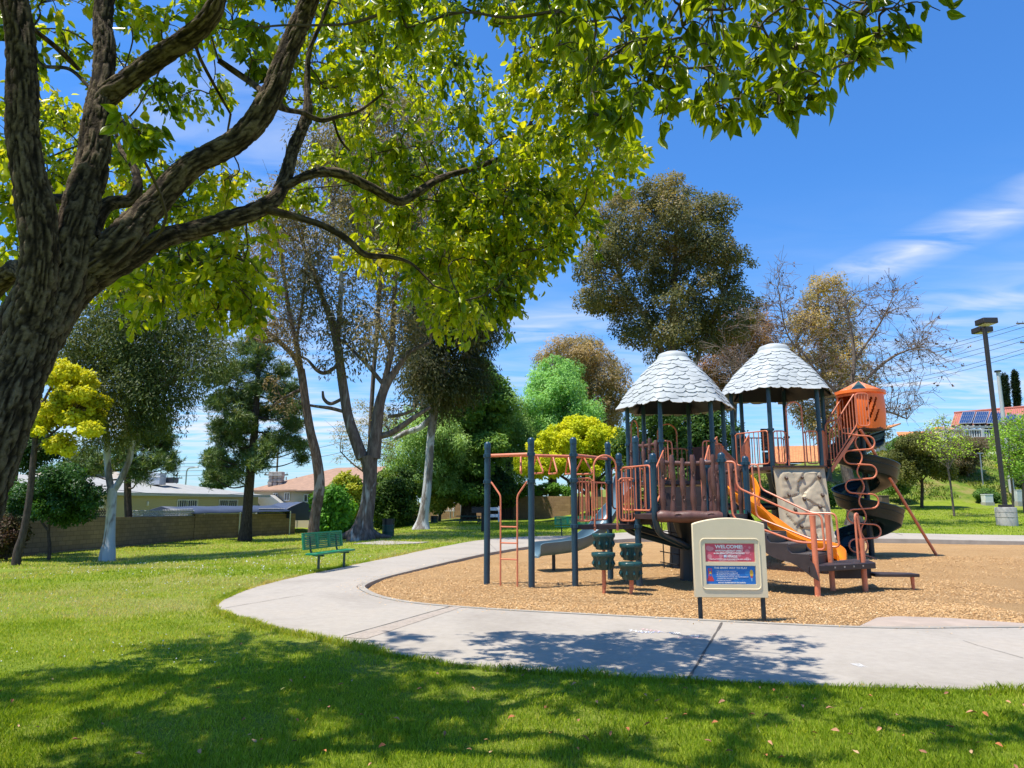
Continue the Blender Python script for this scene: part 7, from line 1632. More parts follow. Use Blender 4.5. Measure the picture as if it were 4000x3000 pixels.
# ---- middle distance
def bushes(spec):
    for (nm, lab, Y, cv, trunk, poly, n, r0, r1, th, sd, lv, L, W, cols, kw) in spec: tree(nm, lab, kw.pop('cat', 'tree'), Y, cv, trunk, fill(poly, n, r0, r1, th, sd), lv, L, W, cols, kw.pop('bark', bk_dk), **kw)
bushes([
 ('leafy_shrub', 'bright green ivy covered shrub at the right end of the block wall', 40, o, [[(715, 1150, 8), (718, 1100, 6), (720, 1070, 4)]], [(690, 1075), (712, 1055), (735, 1075), (750, 1100), (750, 1145), (700, 1152), (690, 1130)], 22, .5, .75, 1.0, 11, 6000, .16, .12, [(.02, .06, .008), (.05, .14, .015), (.09, .22, .02), (.15, .30, .035)], dict(cat='shrub', shape='hex')),
 ('yellow_green_shrub', 'tall yellow green shrub against the forked trunk', 45, o, [[(745, 1130, 9), (748, 1090, 7), (752, 1050, 5)]], [(715, 1060), (735, 1035), (765, 1030), (780, 1050), (775, 1100), (750, 1110), (728, 1095)], 18, .55, .8, 1.0, 12, 5000, .15, .11, [(.06, .10, .01), (.14, .19, .015), (.26, .27, .02), (.36, .33, .03)], dict(cat='shrub', shape='hex')),
 ('dark_shrub', 'broad dark green shrub between the two pale trunks', 50, o, [[(850, 1130, 9), (850, 1080, 7), (850, 1040, 5)]], [(812, 1040), (840, 1010), (870, 1020), (895, 1050), (900, 1110), (870, 1125), (830, 1130), (808, 1100)], 30, .7, 1.0, 1.4, 13, 9000, .17, .11, [(.012, .03, .006), (.03, .065, .01), (.07, .12, .015), (.16, .2, .02)], dict(cat='shrub', shape='hex')),
 ('bare_twiggy_tree', 'small pale twiggy tree with sparse buds behind the forked trunk', 47, o, [[(800, 1120, 8), (790, 1060, 8), (785, 1010, 7), (770, 970, 5)], [(787, 1020, 5), (760, 1000, 4), (735, 975, 3)], [(786, 1010, 5), (815, 960, 4), (840, 930, 3)]], [(725, 990), (740, 900), (800, 850), (850, 880), (870, 940), (840, 990), (780, 1000)], 34, .5, .8, 1.4, 14, 2200, .12, .035, [(.16, .14, .06), (.24, .22, .10), (.30, .28, .12)], dict(bark=bk_gy, twigs=7, branch_r=.022)),
 ('pepper_tree', 'light green weeping pepper tree filling the gap right of the forked trunk', 55, o, [[(880, 1120, 18), (890, 1040, 16), (900, 980, 12), (920, 930, 8)]], [(840, 980), (850, 900), (900, 860), (960, 880), (1000, 930), (1000, 1010), (960, 1050), (900, 1040), (860, 1030)], 50, .8, 1.2, 2, 15, 15000, .22, .045, g_pep, dict(droop=1.8, hang=.8)),
 ('flowering_bush', 'low bush with yellow and white flecks beside the ivy trunk', 57, o, [[(950, 1115, 8), (952, 1090, 6), (952, 1060, 4)]], [(925, 1045), (945, 1025), (970, 1030), (985, 1055), (980, 1085), (950, 1100), (925, 1090)], 20, .6, .9, 1, 16, 6000, .15, .1, [(.03, .07, .01), (.08, .14, .02), (.2, .22, .03), (.42, .34, .08)], dict(cat='shrub', shape='hex')),
 ('ivy_clad_conifer', 'dense dark conifer with an ivy wrapped trunk behind the picnic table', 58, o, [[(1012, 1118, 44), (1012, 1080, 36), (1013, 1020, 30), (1015, 950, 24), (1030, 860, 14), (1045, 790, 6)]], [(955, 1000), (945, 920), (965, 860), (1000, 830), (1035, 770), (1060, 800), (1075, 860), (1070, 930), (1060, 1010), (1035, 1060), (1000, 1090), (970, 1050)], 74, 1.0, 1.5, 2.4, 17, 30000, .24, .12, [(.014, .036, .008), (.045, .10, .018), (.10, .18, .03), (.17, .25, .05)], dict(shape='hex', out_w=.9, spread=(1, 1, .45))),
 ('ivy_bush', 'dark ivy mound right of the ivy wrapped trunk', 57, o, [[(1050, 1115, 8), (1050, 1090, 6), (1050, 1060, 4)]], [(1035, 1050), (1060, 1010), (1090, 1020), (1100, 1045), (1100, 1075), (1060, 1085), (1035, 1085)], 22, .7, 1.0, 1, 18, 7000, .18, .13, g_dark, dict(cat='shrub', shape='hex')),
 ('weeping_tree', 'pale green weeping tree between the conifer and the yellow tree', 62, o, [[(1100, 1100, 20), (1098, 1000, 16), (1090, 920, 10)]], [(1065, 1000), (1060, 890), (1085, 835), (1115, 850), (1140, 900), (1150, 960), (1130, 1010), (1090, 1020)], 46, 1.0, 1.4, 2.4, 19, 15000, .24, .05, g_pep, dict(droop=1.8, hang=.8)),
 ('bright_green_tree', 'tall bright green willowy tree behind the yellow tree', 64, o, [[(1195, 1090, 26), (1192, 980, 20), (1190, 880, 12), (1195, 800, 6)]], [(1130, 930), (1140, 850), (1165, 790), (1195, 765), (1235, 780), (1255, 830), (1280, 880), (1290, 950), (1230, 970), (1160, 980)], 115, .65, 1.3, 2.6, 20, 26000, .24, .055, [(.06, .14, .035), (.13, .28, .07), (.21, .39, .11), (.30, .46, .16)], dict(droop=1.5, hang=.6)),
 ('brown_eucalyptus', 'olive brown eucalyptus behind the bright green tree', 72, o, [[(1290, 1085, 22), (1285, 950, 18), (1275, 850, 12), (1265, 780, 6)], [(1285, 950, 12), (1315, 880, 9), (1325, 800, 5)]], [(1165, 770), (1200, 735), (1260, 725), (1310, 745), (1350, 790), (1350, 860), (1320, 930), (1270, 900), (1240, 800)], 85, .75, 1.4, 3, 21, 17000, .26, .055, [(.07, .065, .028), (.17, .135, .055), (.28, .205, .10), (.37, .25, .14)], dict(bark=bk_eu, droop=1.2, hang=.5)),
 ('yellow_tree', 'round brilliant yellow green tree in front of the tan block wall', 52, o, [[(1272, 1092, 14), (1268, 1060, 12), (1255, 1010, 9)], [(1270, 1070, 10), (1215, 1030, 7), (1180, 1015, 4)], [(1268, 1060, 9), (1320, 1010, 6)]], [(1115, 1010), (1140, 985), (1160, 950), (1200, 920), (1245, 908), (1300, 920), (1345, 945), (1352, 980), (1335, 1008), (1280, 1016), (1200, 1022), (1140, 1024)], 135, .34, .78, 2.0, 22, 26000, .14, .10, [(.17, .22, .008), (.33, .37, .010), (.45, .47, .012), (.50, .49, .02)], dict(shape='hex', out_w=.8, power=.35)),
 ('under_shrub', 'deep green shrub against the wall under the yellow tree', 55, o, [[(1250, 1090, 6), (1250, 1070, 4), (1250, 1050, 3)]], [(1230, 1040), (1285, 1028), (1330, 1036), (1332, 1050), (1250, 1054)], 12, .4, .55, .8, 23, 3000, .14, .09, g_mid, dict(cat='shrub', shape='hex')),
 ('wall_vine', 'leafy vine spilling over the top of the tan block wall', 60.5, o, [[(1180, 1095, 3), (1180, 1075, 3), (1180, 1062, 2)]], [(1075, 1052), (1140, 1046), (1220, 1050), (1235, 1062), (1150, 1070), (1080, 1064)], 30, .3, .5, .4, 24, 5000, .13, .1, [(.03, .08, .01), (.07, .16, .02), (.12, .24, .03)], dict(cat='vine', shape='hex', ground=False)),
 ('espalier_plant', 'small yellow leaved wall plant trained on the tan wall', 58.6, o, [[(1106, 1108, 3), (1107, 1090, 2), (1107, 1078, 2)]], [(1098, 1085), (1107, 1073), (1117, 1084), (1108, 1090)], 8, .18, .26, .1, 25, 700, .1, .08, [(.2, .25, .02), (.34, .34, .03), (.4, .36, .05)], dict(cat='plant', shape='hex')),
 ('tall_dark_eucalyptus', 'towering dense brown green eucalyptus behind the grey towers', 50, o, [[(1455, 1110, 34), (1452, 950, 30), (1450, 800, 26), (1455, 650, 18), (1460, 500, 10), (1458, 400, 5)], [(1452, 960, 20), (1480, 850, 16), (1520, 740, 11), (1560, 640, 7)], [(1450, 800, 16), (1400, 700, 12), (1340, 600, 8)], [(1500, 1105, 18), (1505, 930, 16), (1520, 850, 10)]],
  [(1252, 580), (1265, 520), (1295, 490), (1300, 430), (1345, 410), (1400, 392), (1455, 368), (1490, 400), (1560, 420), (1572, 490), (1590, 540), (1628, 560), (1595, 620), (1640, 655), (1615, 715), (1560, 740), (1500, 760), (1420, 770), (1370, 740), (1330, 690), (1270, 650)], 185, .75, 1.25, 3.2, 26, 46000, .17, .07, [(.018, .026, .010), (.050, .058, .020), (.105, .105, .042), (.175, .145, .065), (.27, .17, .09)], dict(bark=bk_eu, droop=.9, hang=.35, out_w=.7, power=.4)),
 ('glossy_evergreen', 'dark glossy evergreen seen under the left grey roof', 47, o, [[(1400, 1095, 20), (1402, 1030, 18), (1405, 960, 12)]], [(1350, 1060), (1345, 960), (1370, 900), (1430, 880), (1500, 885), (1560, 900), (1575, 960), (1565, 1050), (1480, 1075), (1400, 1075)], 60, .9, 1.3, 2, 27, 17000, .18, .11, [(.010, .028, .006), (.024, .058, .010), (.05, .10, .018), (.10, .16, .03)], dict(shape='hex')),
 ('rust_eucalyptus', 'rusty orange tinged eucalyptus crown beside the tall dark tree', 56, o, [[(1590, 1090, 20), (1585, 950, 16), (1590, 800, 10), (1590, 700, 5)]], [(1500, 830), (1520, 760), (1560, 700), (1620, 660), (1660, 700), (1650, 800), (1600, 850), (1540, 870)], 44, 1.0, 1.4, 2.2, 28, 11000, .22, .05, [(.06, .05, .02), (.14, .095, .035), (.26, .14, .06), (.34, .18, .08)], dict(bark=bk_eu, droop=1.1, hang=.5)),
 ('golden_eucalyptus', 'golden olive eucalyptus standing behind the right grey tower', 60, o, [[(1790, 1080, 24), (1785, 950, 20), (1780, 820, 14), (1770, 700, 8), (1765, 620, 4)], [(1785, 900, 12), (1740, 800, 9), (1720, 740, 5)]], [(1680, 860), (1690, 760), (1720, 690), (1745, 600), (1780, 588), (1830, 620), (1850, 700), (1870, 800), (1900, 900), (1880, 960), (1800, 940), (1730, 900)], 90, .7, 1.3, 2.8, 29, 12500, .24, .055, [(.09, .075, .022), (.19, .15, .05), (.31, .23, .085), (.40, .28, .12)], dict(bark=bk_gy, droop=1.2, hang=.6, twigs=2, dens=3.4)),
])
# ---- the leafless tree behind the spiral slide
def bare_tree(name, label, Y, cv, limbs, tips_poly, ntips, seedpods=True):
    pr = [to3(cv, Y, l)*np.array((1, 1, 1, .66)) for l in limbs]; b = pr[0][0].copy(); pr[0] = np.vstack([[b[0], b[1], b[2]-.5, b[3]*1.2], pr[0]]); t = thing(name, label, 'tree', tuple(b[:3])); mb = MB(); sk = np.vstack([branch_tube(mb, q, 9, 6) for q in pr]); tw = MB(); rs = np.random.default_rng(77); pods = []
    pts = poly_points(tips_poly, ntips, 3)
    for q in pts:
        e = P(*cv(q[0], q[1]), Y+rs.uniform(-2.4, 2.4)); d_ = np.linalg.norm(sk[:, :3]-e, axis=1)+np.maximum(0, sk[:, 2]-e[2])*.6; j = int(d_.argmin()); a = sk[j, :3]; dist = np.linalg.norm(e-a); k = 6
        c_ = np.array([a+(e-a)*s+np.array((rs.normal(0, .05), rs.normal(0, .05), rs.normal(0, .05)+.10*math.sin(s*math.pi)))*dist*(1 if 0 < s < 1 else 0) for s in np.linspace(0, 1, k)]); r0 = min(sk[j, 3]*.6, .012+.010*dist)
        cc_ = crom(c_, 3); tw.tube(cc_, np.linspace(max(r0, .02), .010, len(cc_)), 4, caps=False)
        for _ in range(11):
            s = cc_[rs.integers(len(cc_)//4, len(cc_))]; g2 = s+unit(rs.normal(0, 1, 3)+(e-a)/dist*1.0+np.array((0, 0, .3)))*rs.uniform(.35, 1.1); m_ = (s+g2)/2+rs.normal(0, .07, 3); tw.tube([s, m_, g2], [.012, .010, .008], 3, caps=False)
            if rs.uniform() < .5: s3 = m_; g3 = s3+unit(rs.normal(0, 1, 3)+(e-a)/dist)*rs.uniform(.2, .6); tw.tube([s3, g3], [.009, .007], 3, caps=False)
            if rs.uniform() < .18: pods.append(g2)
    mb.build('trunk', bk_gy, t, smooth=60); tw.build('twig_crown', bk_gy, t, smooth=0); C = np.repeat(np.array(pods), 4, 0)+rs.normal(0, .05, (len(pods)*4, 3)); V, F, per = leaf_mesh(C, unit(rs.normal(0, 1, C.shape)), np.full(len(C), .12), np.full(len(C), .09), 'hex'); tag(np_mesh('seed_pods', V, F, leaf_mat('seed_pod', [(.06, .03, .02), (.16, .08, .05)], .1), t, rnd=rs.uniform(0, 1, len(C)*per)), kind='stuff'); return t
bare_tree('leafless_tree', 'leafless tree with tangled grey twigs spreading behind the spiral slide', 37, o, [[(1847, 1138, 70), (1845, 1110, 46), (1838, 1060, 38), (1826, 1000, 34), (1822, 950, 30), (1824, 900, 26)], [(1824, 910, 18), (1805, 850, 15), (1775, 820, 13), (1740, 805, 11), (1700, 815, 9), (1660, 830, 7), (1600, 800, 4)], [(1824, 905, 18), (1838, 840, 15), (1845, 780, 12), (1840, 720, 9), (1825, 650, 5)], [(1830, 870, 13), (1880, 810, 11), (1930, 770, 8), (1980, 750, 4)], [(1838, 850, 10), (1870, 880, 9), (1920, 890, 7), (1960, 905, 4)], [(1775, 820, 9), (1740, 770, 7), (1700, 720, 5), (1680, 620, 3)], [(1845, 780, 8), (1900, 700, 6), (1930, 640, 3)]],
          [(1490, 800), (1560, 720), (1660, 620), (1690, 560), (1720, 640), (1800, 650), (1880, 620), (1930, 590), (1990, 650), (2050, 740), (2075, 800), (2020, 840), (1960, 900), (1880, 920), (1800, 900), (1700, 880), (1600, 850)], 190)
# ---- right-hand side
tree('round_tree', 'small round dark leaved tree at the foot of the bank right of the spiral slide', 'tree', 50, c4, [[(333, 1278, 26), (335, 1200, 24), (333, 1120, 20), (320, 1070, 14)], [(334, 1130, 12), (380, 1060, 9), (420, 1000, 6)], [(333, 1140, 12), (270, 1060, 9), (220, 1000, 6)]], fill([(140, 1080), (150, 980), (190, 880), (260, 840), (340, 830), (420, 880), (480, 960), (500, 1060), (450, 1110), (380, 1060), (300, 1070), (220, 1110)], 66, .55, .85, 1.8, 31), 17000, .12, .07, [(.018, .022, .008), (.045, .055, .014), (.10, .11, .024), (.19, .15, .045)], bk_dk, shape='hex', power=.4)
tree('young_birch', 'slim pale barked young tree with sparse bright leaves in the right lawn', 'tree', 43, c4, [[(541, 1334, 17), (530, 1240, 16), (518, 1140, 15), (503, 1055, 15)], [(503, 1060, 11), (480, 960, 9), (440, 870, 7), (400, 780, 4)], [(503, 1055, 11), (505, 940, 9), (495, 820, 6), (460, 710, 3)], [(505, 1050, 10), (550, 960, 8), (590, 900, 5), (640, 860, 3)], [(503, 1040, 8), (440, 990, 6), (390, 930, 4), (350, 880, 3)], [(530, 985, 6), (600, 960, 5), (650, 955, 3)]], fill([(350, 900), (360, 800), (400, 720), (450, 690), (500, 720), (560, 760), (630, 820), (660, 900), (640, 960), (560, 950), (480, 980), (400, 950)], 56, .35, .6, 1.4, 32), 1900, .09, .065, [(.10, .16, .02), (.20, .30, .03), (.32, .42, .05), (.5, .5, .25)], bk_gy, shape='hex', twigs=7, branch_r=.022, dens=.8)
tree('bank_tree', 'leaning brownish tree growing on the bank behind the slim pale tree', 'tree', 60, c4, [[(648, 1176, 26), (640, 1130, 24), (625, 1060, 21), (610, 1000, 15), (600, 940, 8)]], fill([(520, 980), (540, 900), (600, 850), (660, 860), (690, 930), (680, 990), (640, 1050), (580, 1060), (540, 1060)], 36, .6, .9, 1.5, 33), 8000, .13, .07, [(.03, .03, .014), (.07, .065, .025), (.13, .10, .05), (.20, .13, .08)], bk_gy, shape='hex', twigs=2)
tree('young_street_tree', 'bright leafed young tree just right of the lamp post', 'tree', 46, c4, [[(925, 1284, 17), (920, 1180, 16), (908, 1080, 15), (900, 980, 10), (895, 860, 6), (880, 760, 3)], [(908, 1080, 8), (870, 980, 6), (830, 880, 4)], [(905, 1040, 8), (950, 920, 6), (980, 800, 3)]], fill([(795, 880), (820, 760), (870, 710), (940, 700), (1000, 720), (1040, 800), (1020, 950), (980, 1060), (900, 1080), (840, 1020), (800, 950)], 60, .4, .7, 1.6, 34), 4200, .12, .085, [(.06, .12, .015), (.13, .24, .025), (.22, .35, .04), (.32, .44, .07)], bk_gy, shape='hex', twigs=6, branch_r=.022, dens=.8)
tree('young_street_tree', 'second young tree cut by the right picture edge', 'tree', 46, c4, [[(993, 1272, 16), (988, 1160, 14), (982, 1060, 12), (990, 920, 7)], [(984, 1080, 7), (1030, 960, 5), (1060, 860, 3)]], fill([(950, 1060), (960, 920), (1010, 820), (1080, 800), (1120, 900), (1100, 1040), (1010, 1090)], 34, .45, .7, 1.4, 35), 2600, .12, .085, [(.05, .10, .015), (.10, .19, .02), (.18, .28, .035), (.26, .36, .06)], bk_gy, shape='hex', twigs=4, branch_r=.022, dens=1.1)
def cypress(xy0, xy1, w, label):
    a, b = P(*c4(*xy0), 96), P(*c4(*xy1), 96); n = 26; rw = w/1.658/2730*96/2; t_ = np.linspace(0, 1, n); cl = [(a[0]+(b[0]-a[0])*s, 96+rng.uniform(-.2, .2)*rw, b[2]+(a[2]-b[2])*s-2*(1-s), max(.25, rw*.8*math.sin(math.pi*min(1, .25+.72*(1-s)))**.7)) for s in t_]
    th_ = thing('cypress_tree', label, 'tree', (b[0], 96, b[2]-3)); mb = MB(); mb.cyl((b[0], 96, b[2]-5), (a[0], 96, a[2]-1), .25, .05, n=8); mb.build('trunk', bk_dk, th_)
    C, D, Ls, Ws, tone = clump_leaves(np.array(cl), 340, .30, .10, -1.2, .8, (1, 1, 1.5), .4); V, F, per = leaf_mesh(C, D, Ls, Ws, 'quad'); np_mesh('crown', V, F, leaf_mat('cypress_foliage', [(.006, .016, .006), (.014, .032, .010), (.03, .055, .016), (.05, .075, .025)], .15), th_, rnd=np.repeat(tone, per))
cypress((853, 455), (888, 660), 62, 'left of two dark columnar cypresses above the red roof'); cypress((928, 432), (958, 652), 52, 'right of two dark columnar cypresses above the red roof')
q = P(*cd(1172, 1040), 100); 
bushes([
 ('distant_cypress', 'dark pointed conifer far behind between the two houses', 90, cd, [[(1150, 1260, 20), (1160, 1150, 14), (1170, 1045, 4)]], [(1115, 1250), (1130, 1140), (1168, 1040), (1180, 1060), (1200, 1140), (1210, 1250)], 26, .8, 1.2, 1, 41, 6000, .3, .12, g_dark, dict(out_w=.8, ground=False)),
 ('utility_shrub', 'green shrub around the white utility box at the foot of the bank', 54.6, c4, [[(760, 1262, 5), (760, 1240, 4), (760, 1225, 3)]], [(695, 1262), (700, 1215), (740, 1195), (800, 1195), (828, 1215), (830, 1262)], 22, .32, .5, .7, 42, 5000, .1, .07, g_mid, dict(cat='shrub', shape='hex')),
 ('flowering_shrub', 'white flowering shrub on the bank right of the lamp post', 58, c4, [[(955, 1200, 5), (955, 1160, 4), (955, 1130, 3)]], [(880, 1200), (890, 1150), (920, 1090), (990, 1070), (1030, 1130), (1020, 1210), (940, 1215)], 30, .45, .7, 1, 43, 6500, .11, .08, [(.03, .07, .015), (.07, .13, .03), (.13, .18, .05), (.75, .74, .70), (.8, .8, .78)], dict(cat='shrub', shape='hex')),
 ('white_flower_bush', 'pale flowering ground bush below the iron fence', 66, c4, [[(770, 1005, 3), (770, 990, 3), (770, 980, 2)]], [(725, 1010), (740, 975), (800, 965), (850, 975), (850, 1010), (780, 1020)], 20, .4, .6, .8, 44, 4000, .12, .09, [(.08, .12, .03), (.2, .25, .08), (.7, .68, .62), (.8, .78, .74)], dict(cat='shrub', shape='hex')),
 ('yellow_flower_bush', 'yellow flowering bush on the bank behind the lamp post', 62, c4, [[(860, 1075, 3), (860, 1060, 3), (860, 1045, 2)]], [(830, 1075), (840, 1030), (880, 1015), (900, 1040), (895, 1080), (860, 1085)], 14, .4, .55, .6, 45, 2600, .12, .08, [(.06, .12, .015), (.15, .22, .02), (.55, .42, .02), (.7, .52, .03)], dict(cat='shrub', shape='hex')),
 ('green_hedge', 'rounded green hedge bush below the orange roof', 68, c4, [[(210, 950, 5), (210, 920, 4), (210, 890, 3)]], [(150, 930), (160, 880), (210, 850), (260, 860), (290, 900), (280, 950), (200, 960)], 22, .7, .95, 1.2, 46, 6000, .16, .11, g_mid, dict(cat='shrub', shape='hex')),
 ('bank_shrub', 'twisted low shrub on the bank close to the brown utility box', 54, c4, [[(195, 1275, 6), (180, 1200, 5), (165, 1160, 3)]], [(90, 1180), (120, 1120), (190, 1100), (230, 1140), (220, 1190), (150, 1200)], 20, .4, .6, .9, 47, 3200, .12, .06, g_mid, dict(cat='shrub', shape='hex', twigs=2)),
 ('bank_foliage_shrub', 'leafy green shrub on the bank just right of the climbing wall', 50, o, [[(1760, 1085, 4), (1760, 1060, 3), (1760, 1045, 2)]], [(1700, 1090), (1705, 1050), (1750, 1030), (1800, 1045), (1810, 1085)], 24, .4, .6, .9, 48, 4200, .12, .08, g_mid, dict(cat='shrub', shape='hex')),
])
# weeds and flowers over the bank
n = 26000; x = rng.uniform(12, 46, n); y = 54+rng.uniform(0, 1, n)*17; k = vn3(x*.5, y*.5, x*0+6) > .40; x, y = x[k], y[k]; n = len(x); z = gz(x, y)
C = np.stack([x, y, z], -1); D = unit(rng.normal(0, .5, (n, 3))+np.array((0, -.2, 1))); V, F, per = leaf_mesh(C, D, rng.uniform(.10, .28, n)*(.5+vn3(x*.4, y*.4, x*0)), rng.uniform(.05, .12, n), 'quad')
tag(np_mesh('bank_weeds_grass', V, F, leaf_mat('bank_weed', [(.04, .09, .01), (.09, .17, .015), (.18, .22, .03), (.30, .25, .08), (.55, .45, .05)], .3), rnd=np.repeat(np.clip(.30+.5*vn3(x*.25, y*.25, x*0+3)+rng.normal(0, .14, n)-.1, 0, 1), per)), 'weedy grass and wildflowers on the bank', None, kind='stuff')

# ------------------------------------------------------------------ the big foreground tree
m_bark, nt, out = new_mat('deep_furrowed_bark'); b = nt.nodes.new('ShaderNodeBsdfPrincipled'); link(nt, b.outputs[0], out.inputs[0])
a = nt.nodes.new('ShaderNodeAttribute'); a.attribute_name = 'ridge'; g = nt.nodes.new('ShaderNodeNewGeometry').outputs['Position']; n1 = noise(nt, g, 55, 6, .65); n2 = noise(nt, g, 5, 4, .6)
c_ = ramp(nt, a.outputs['Fac'], [(.12, (.012, .009, .007)), (.42, (.060, .045, .033)), (.85, (.17, .135, .10))]); c_ = mixc(nt, 1.0, c_, ramp(nt, n1, [(.3, (.6, .58, .55)), (.7, (1.25, 1.2, 1.12))]), 'MULTIPLY'); c_ = mixc(nt, 1.0, c_, ramp(nt, n2, [(.35, (.8, .8, .8)), (.7, (1.15, 1.12, 1.05))]), 'MULTIPLY')
link(nt, c_, b.inputs['Base Color']); b.inputs['Roughness'].default_value = .92; b.inputs['Specular IOR Level'].default_value = .15; link(nt, bump(nt, n1, .7, .02), b.inputs['Normal'])
m_twig = mat('brown_twig', (.07, .05, .035), .85, .3, 20)
MT = thing('camphor_tree', 'huge leafy tree with dark furrowed trunk and spreading limbs in the left foreground', 'tree', (-4.0, 4.3, 0))
B0 = (-330, 1680, 215, 0.2)
LIMBS = [
 [(-420, 1790, 300, .3), (-330, 1640, 205, .2), (-230, 1420, 168, .1), (-118, 1180, 150, .05), (-24, 960, 140, 0), (38, 800, 122, 0), (80, 700, 124, .05), (122, 630, 108, .12), (180, 578, 86, .18), (238, 524, 72, .2)],
 [(20, 830, 96, .0), (52, 720, 96, -.02), (80, 630, 94, -.05), (92, 550, 86, -.1), (78, 470, 84, -.15), (58, 350, 72, -.2), (42, 200, 68, -.2), (33, 100, 66, -.2), (30, 0, 64, -.2), (24, -150, 58, -.2), (0, -420, 45, -.3)],
 [(50, 790, 96, .05), (95, 690, 98, .08), (135, 600, 92, .1), (158, 500, 80, .1), (180, 410, 74, .15), (196, 330, 70, .2), (207, 255, 68, .25), (218, 170, 52, .3), (228, 80, 46, .35), (226, 0, 46, .4), (220, -130, 42, .4), (240, -380, 30, .4)],
 [(205, 270, 50, .25), (228, 215, 56, .25), (275, 178, 54, .22), (340, 128, 50, .2), (405, 80, 50, .15), (450, 30, 46, .1), (485, -40, 42, .05), (560, -200, 34, -.1), (640, -420, 24, -.4)],
 [(85, 720, 96, .2), (140, 640, 94, .2), (198, 575, 82, .2), (245, 520, 78, .2), (300, 460, 64, .25), (360, 405, 58, .3), (440, 345, 55, .35), (520, 285, 56, .4), (572, 220, 56, .4), (608, 140, 50, .4), (640, 60, 47, .4), (668, -10, 44, .35), (720, -130, 40, .1), (860, -300, 34, -.4), (1080, -330, 26, -.8), (1300, -260, 20, -1.1), (1500, -160, 14, -1.3), (1700, -60, 9, -1.4)],
 [(90, 730, 80, .3), (150, 650, 72, .3), (228, 584, 56, .35), (300, 540, 50, .45), (360, 512, 46, .55), (430, 495, 44, .7), (500, 475, 42, .8), (560, 452, 40, .9), (598, 425, 36, 1.0), (615, 380, 31, 1.1), (632, 325, 28, 1.2), (652, 280, 26, 1.3), (664, 235, 23, 1.35), (664, 185, 16, 1.4), (668, 120, 13, 1.4), (690, 60, 10, 1.4), (720, -20, 8, 1.4)],
 [(600, 415, 22, 1.0), (640, 392, 20, 1.1), (690, 376, 23, 1.2), (740, 378, 24, 1.3), (800, 405, 22, 1.5), (862, 437, 22, 1.7), (900, 415, 20, 1.9), (950, 385, 16, 2.2), (1020, 365, 14, 2.5), (1085, 338, 12, 2.8), (1128, 295, 10, 3.0), (1165, 225, 8, 3.1), (1200, 150, 6, 3.0), (1235, 60, 5, 2.8)],
 [(575, 452, 22, .9), (640, 470, 19, 1.0), (700, 490, 18, 1.1), (750, 515, 17, 1.2), (790, 548, 16, 1.3), (840, 553, 12, 1.4), (890, 570, 8, 1.5), (940, 620, 5, 1.5)],
 [(597, 222, 26, .42), (622, 238, 15, .7), (655, 243, 14, 1.0), (690, 258, 13, 1.1), (735, 250, 10, 1.2), (775, 240, 8, 1.3), (830, 200, 6, 1.4)], [(720, 255, 7, 1.2), (735, 300, 6, 1.3), (760, 330, 5, 1.4)],
 [(195, 560, 40, .6), (208, 480, 36, .7), (235, 440, 34, .8), (285, 432, 30, .9), (300, 405, 24, .9), (288, 360, 18, 1.0), (262, 325, 12, 1.1), (250, 280, 8, 1.2)],
 [(90, 640, 60, .3), (40, 580, 46, .5), (0, 610, 42, .7), (-60, 660, 38, .9)], [(60, 420, 26, .2), (105, 430, 24, .6), (150, 430, 22, 1.0)],
 [(470, 130, 14, .9), (520, 165, 16, 1.0), (560, 195, 18, .8), (590, 225, 16, .5)], [(170, 150, 10, .9), (140, 120, 14, .7), (70, 60, 12, .2), (35, 30, 10, 0)], [(195, 190, 10, .3), (150, 150, 9, .6), (90, 140, 9, .9), (60, 90, 7, 1.0)],
 [(420, 90, 10, .3), (440, 140, 9, .8), (500, 250, 5, 1.2)], [(1235, 60, 6, 2.4), (1180, 30, 5, 2.0), (1010, 20, 6, 1.6), (960, -60, 9, 1.2), (900, -200, 14, .6)],
 [(1500, -160, 12, -1.3), (1480, -20, 8, -1.3), (1440, 60, 5, -1.25)], [(1700, -60, 8, -1.4), (1800, 0, 5, -1.4), (1880, 40, 3, -1.4)], [(1300, -260, 12, -1.1), (1310, -60, 8, -1.0), (1350, 60, 5, -.95), (1400, 150, 3, -.9)],
]
YT = 4.3; Vb, Fb, Rb = [], [], []; skel = []; off_ = 0
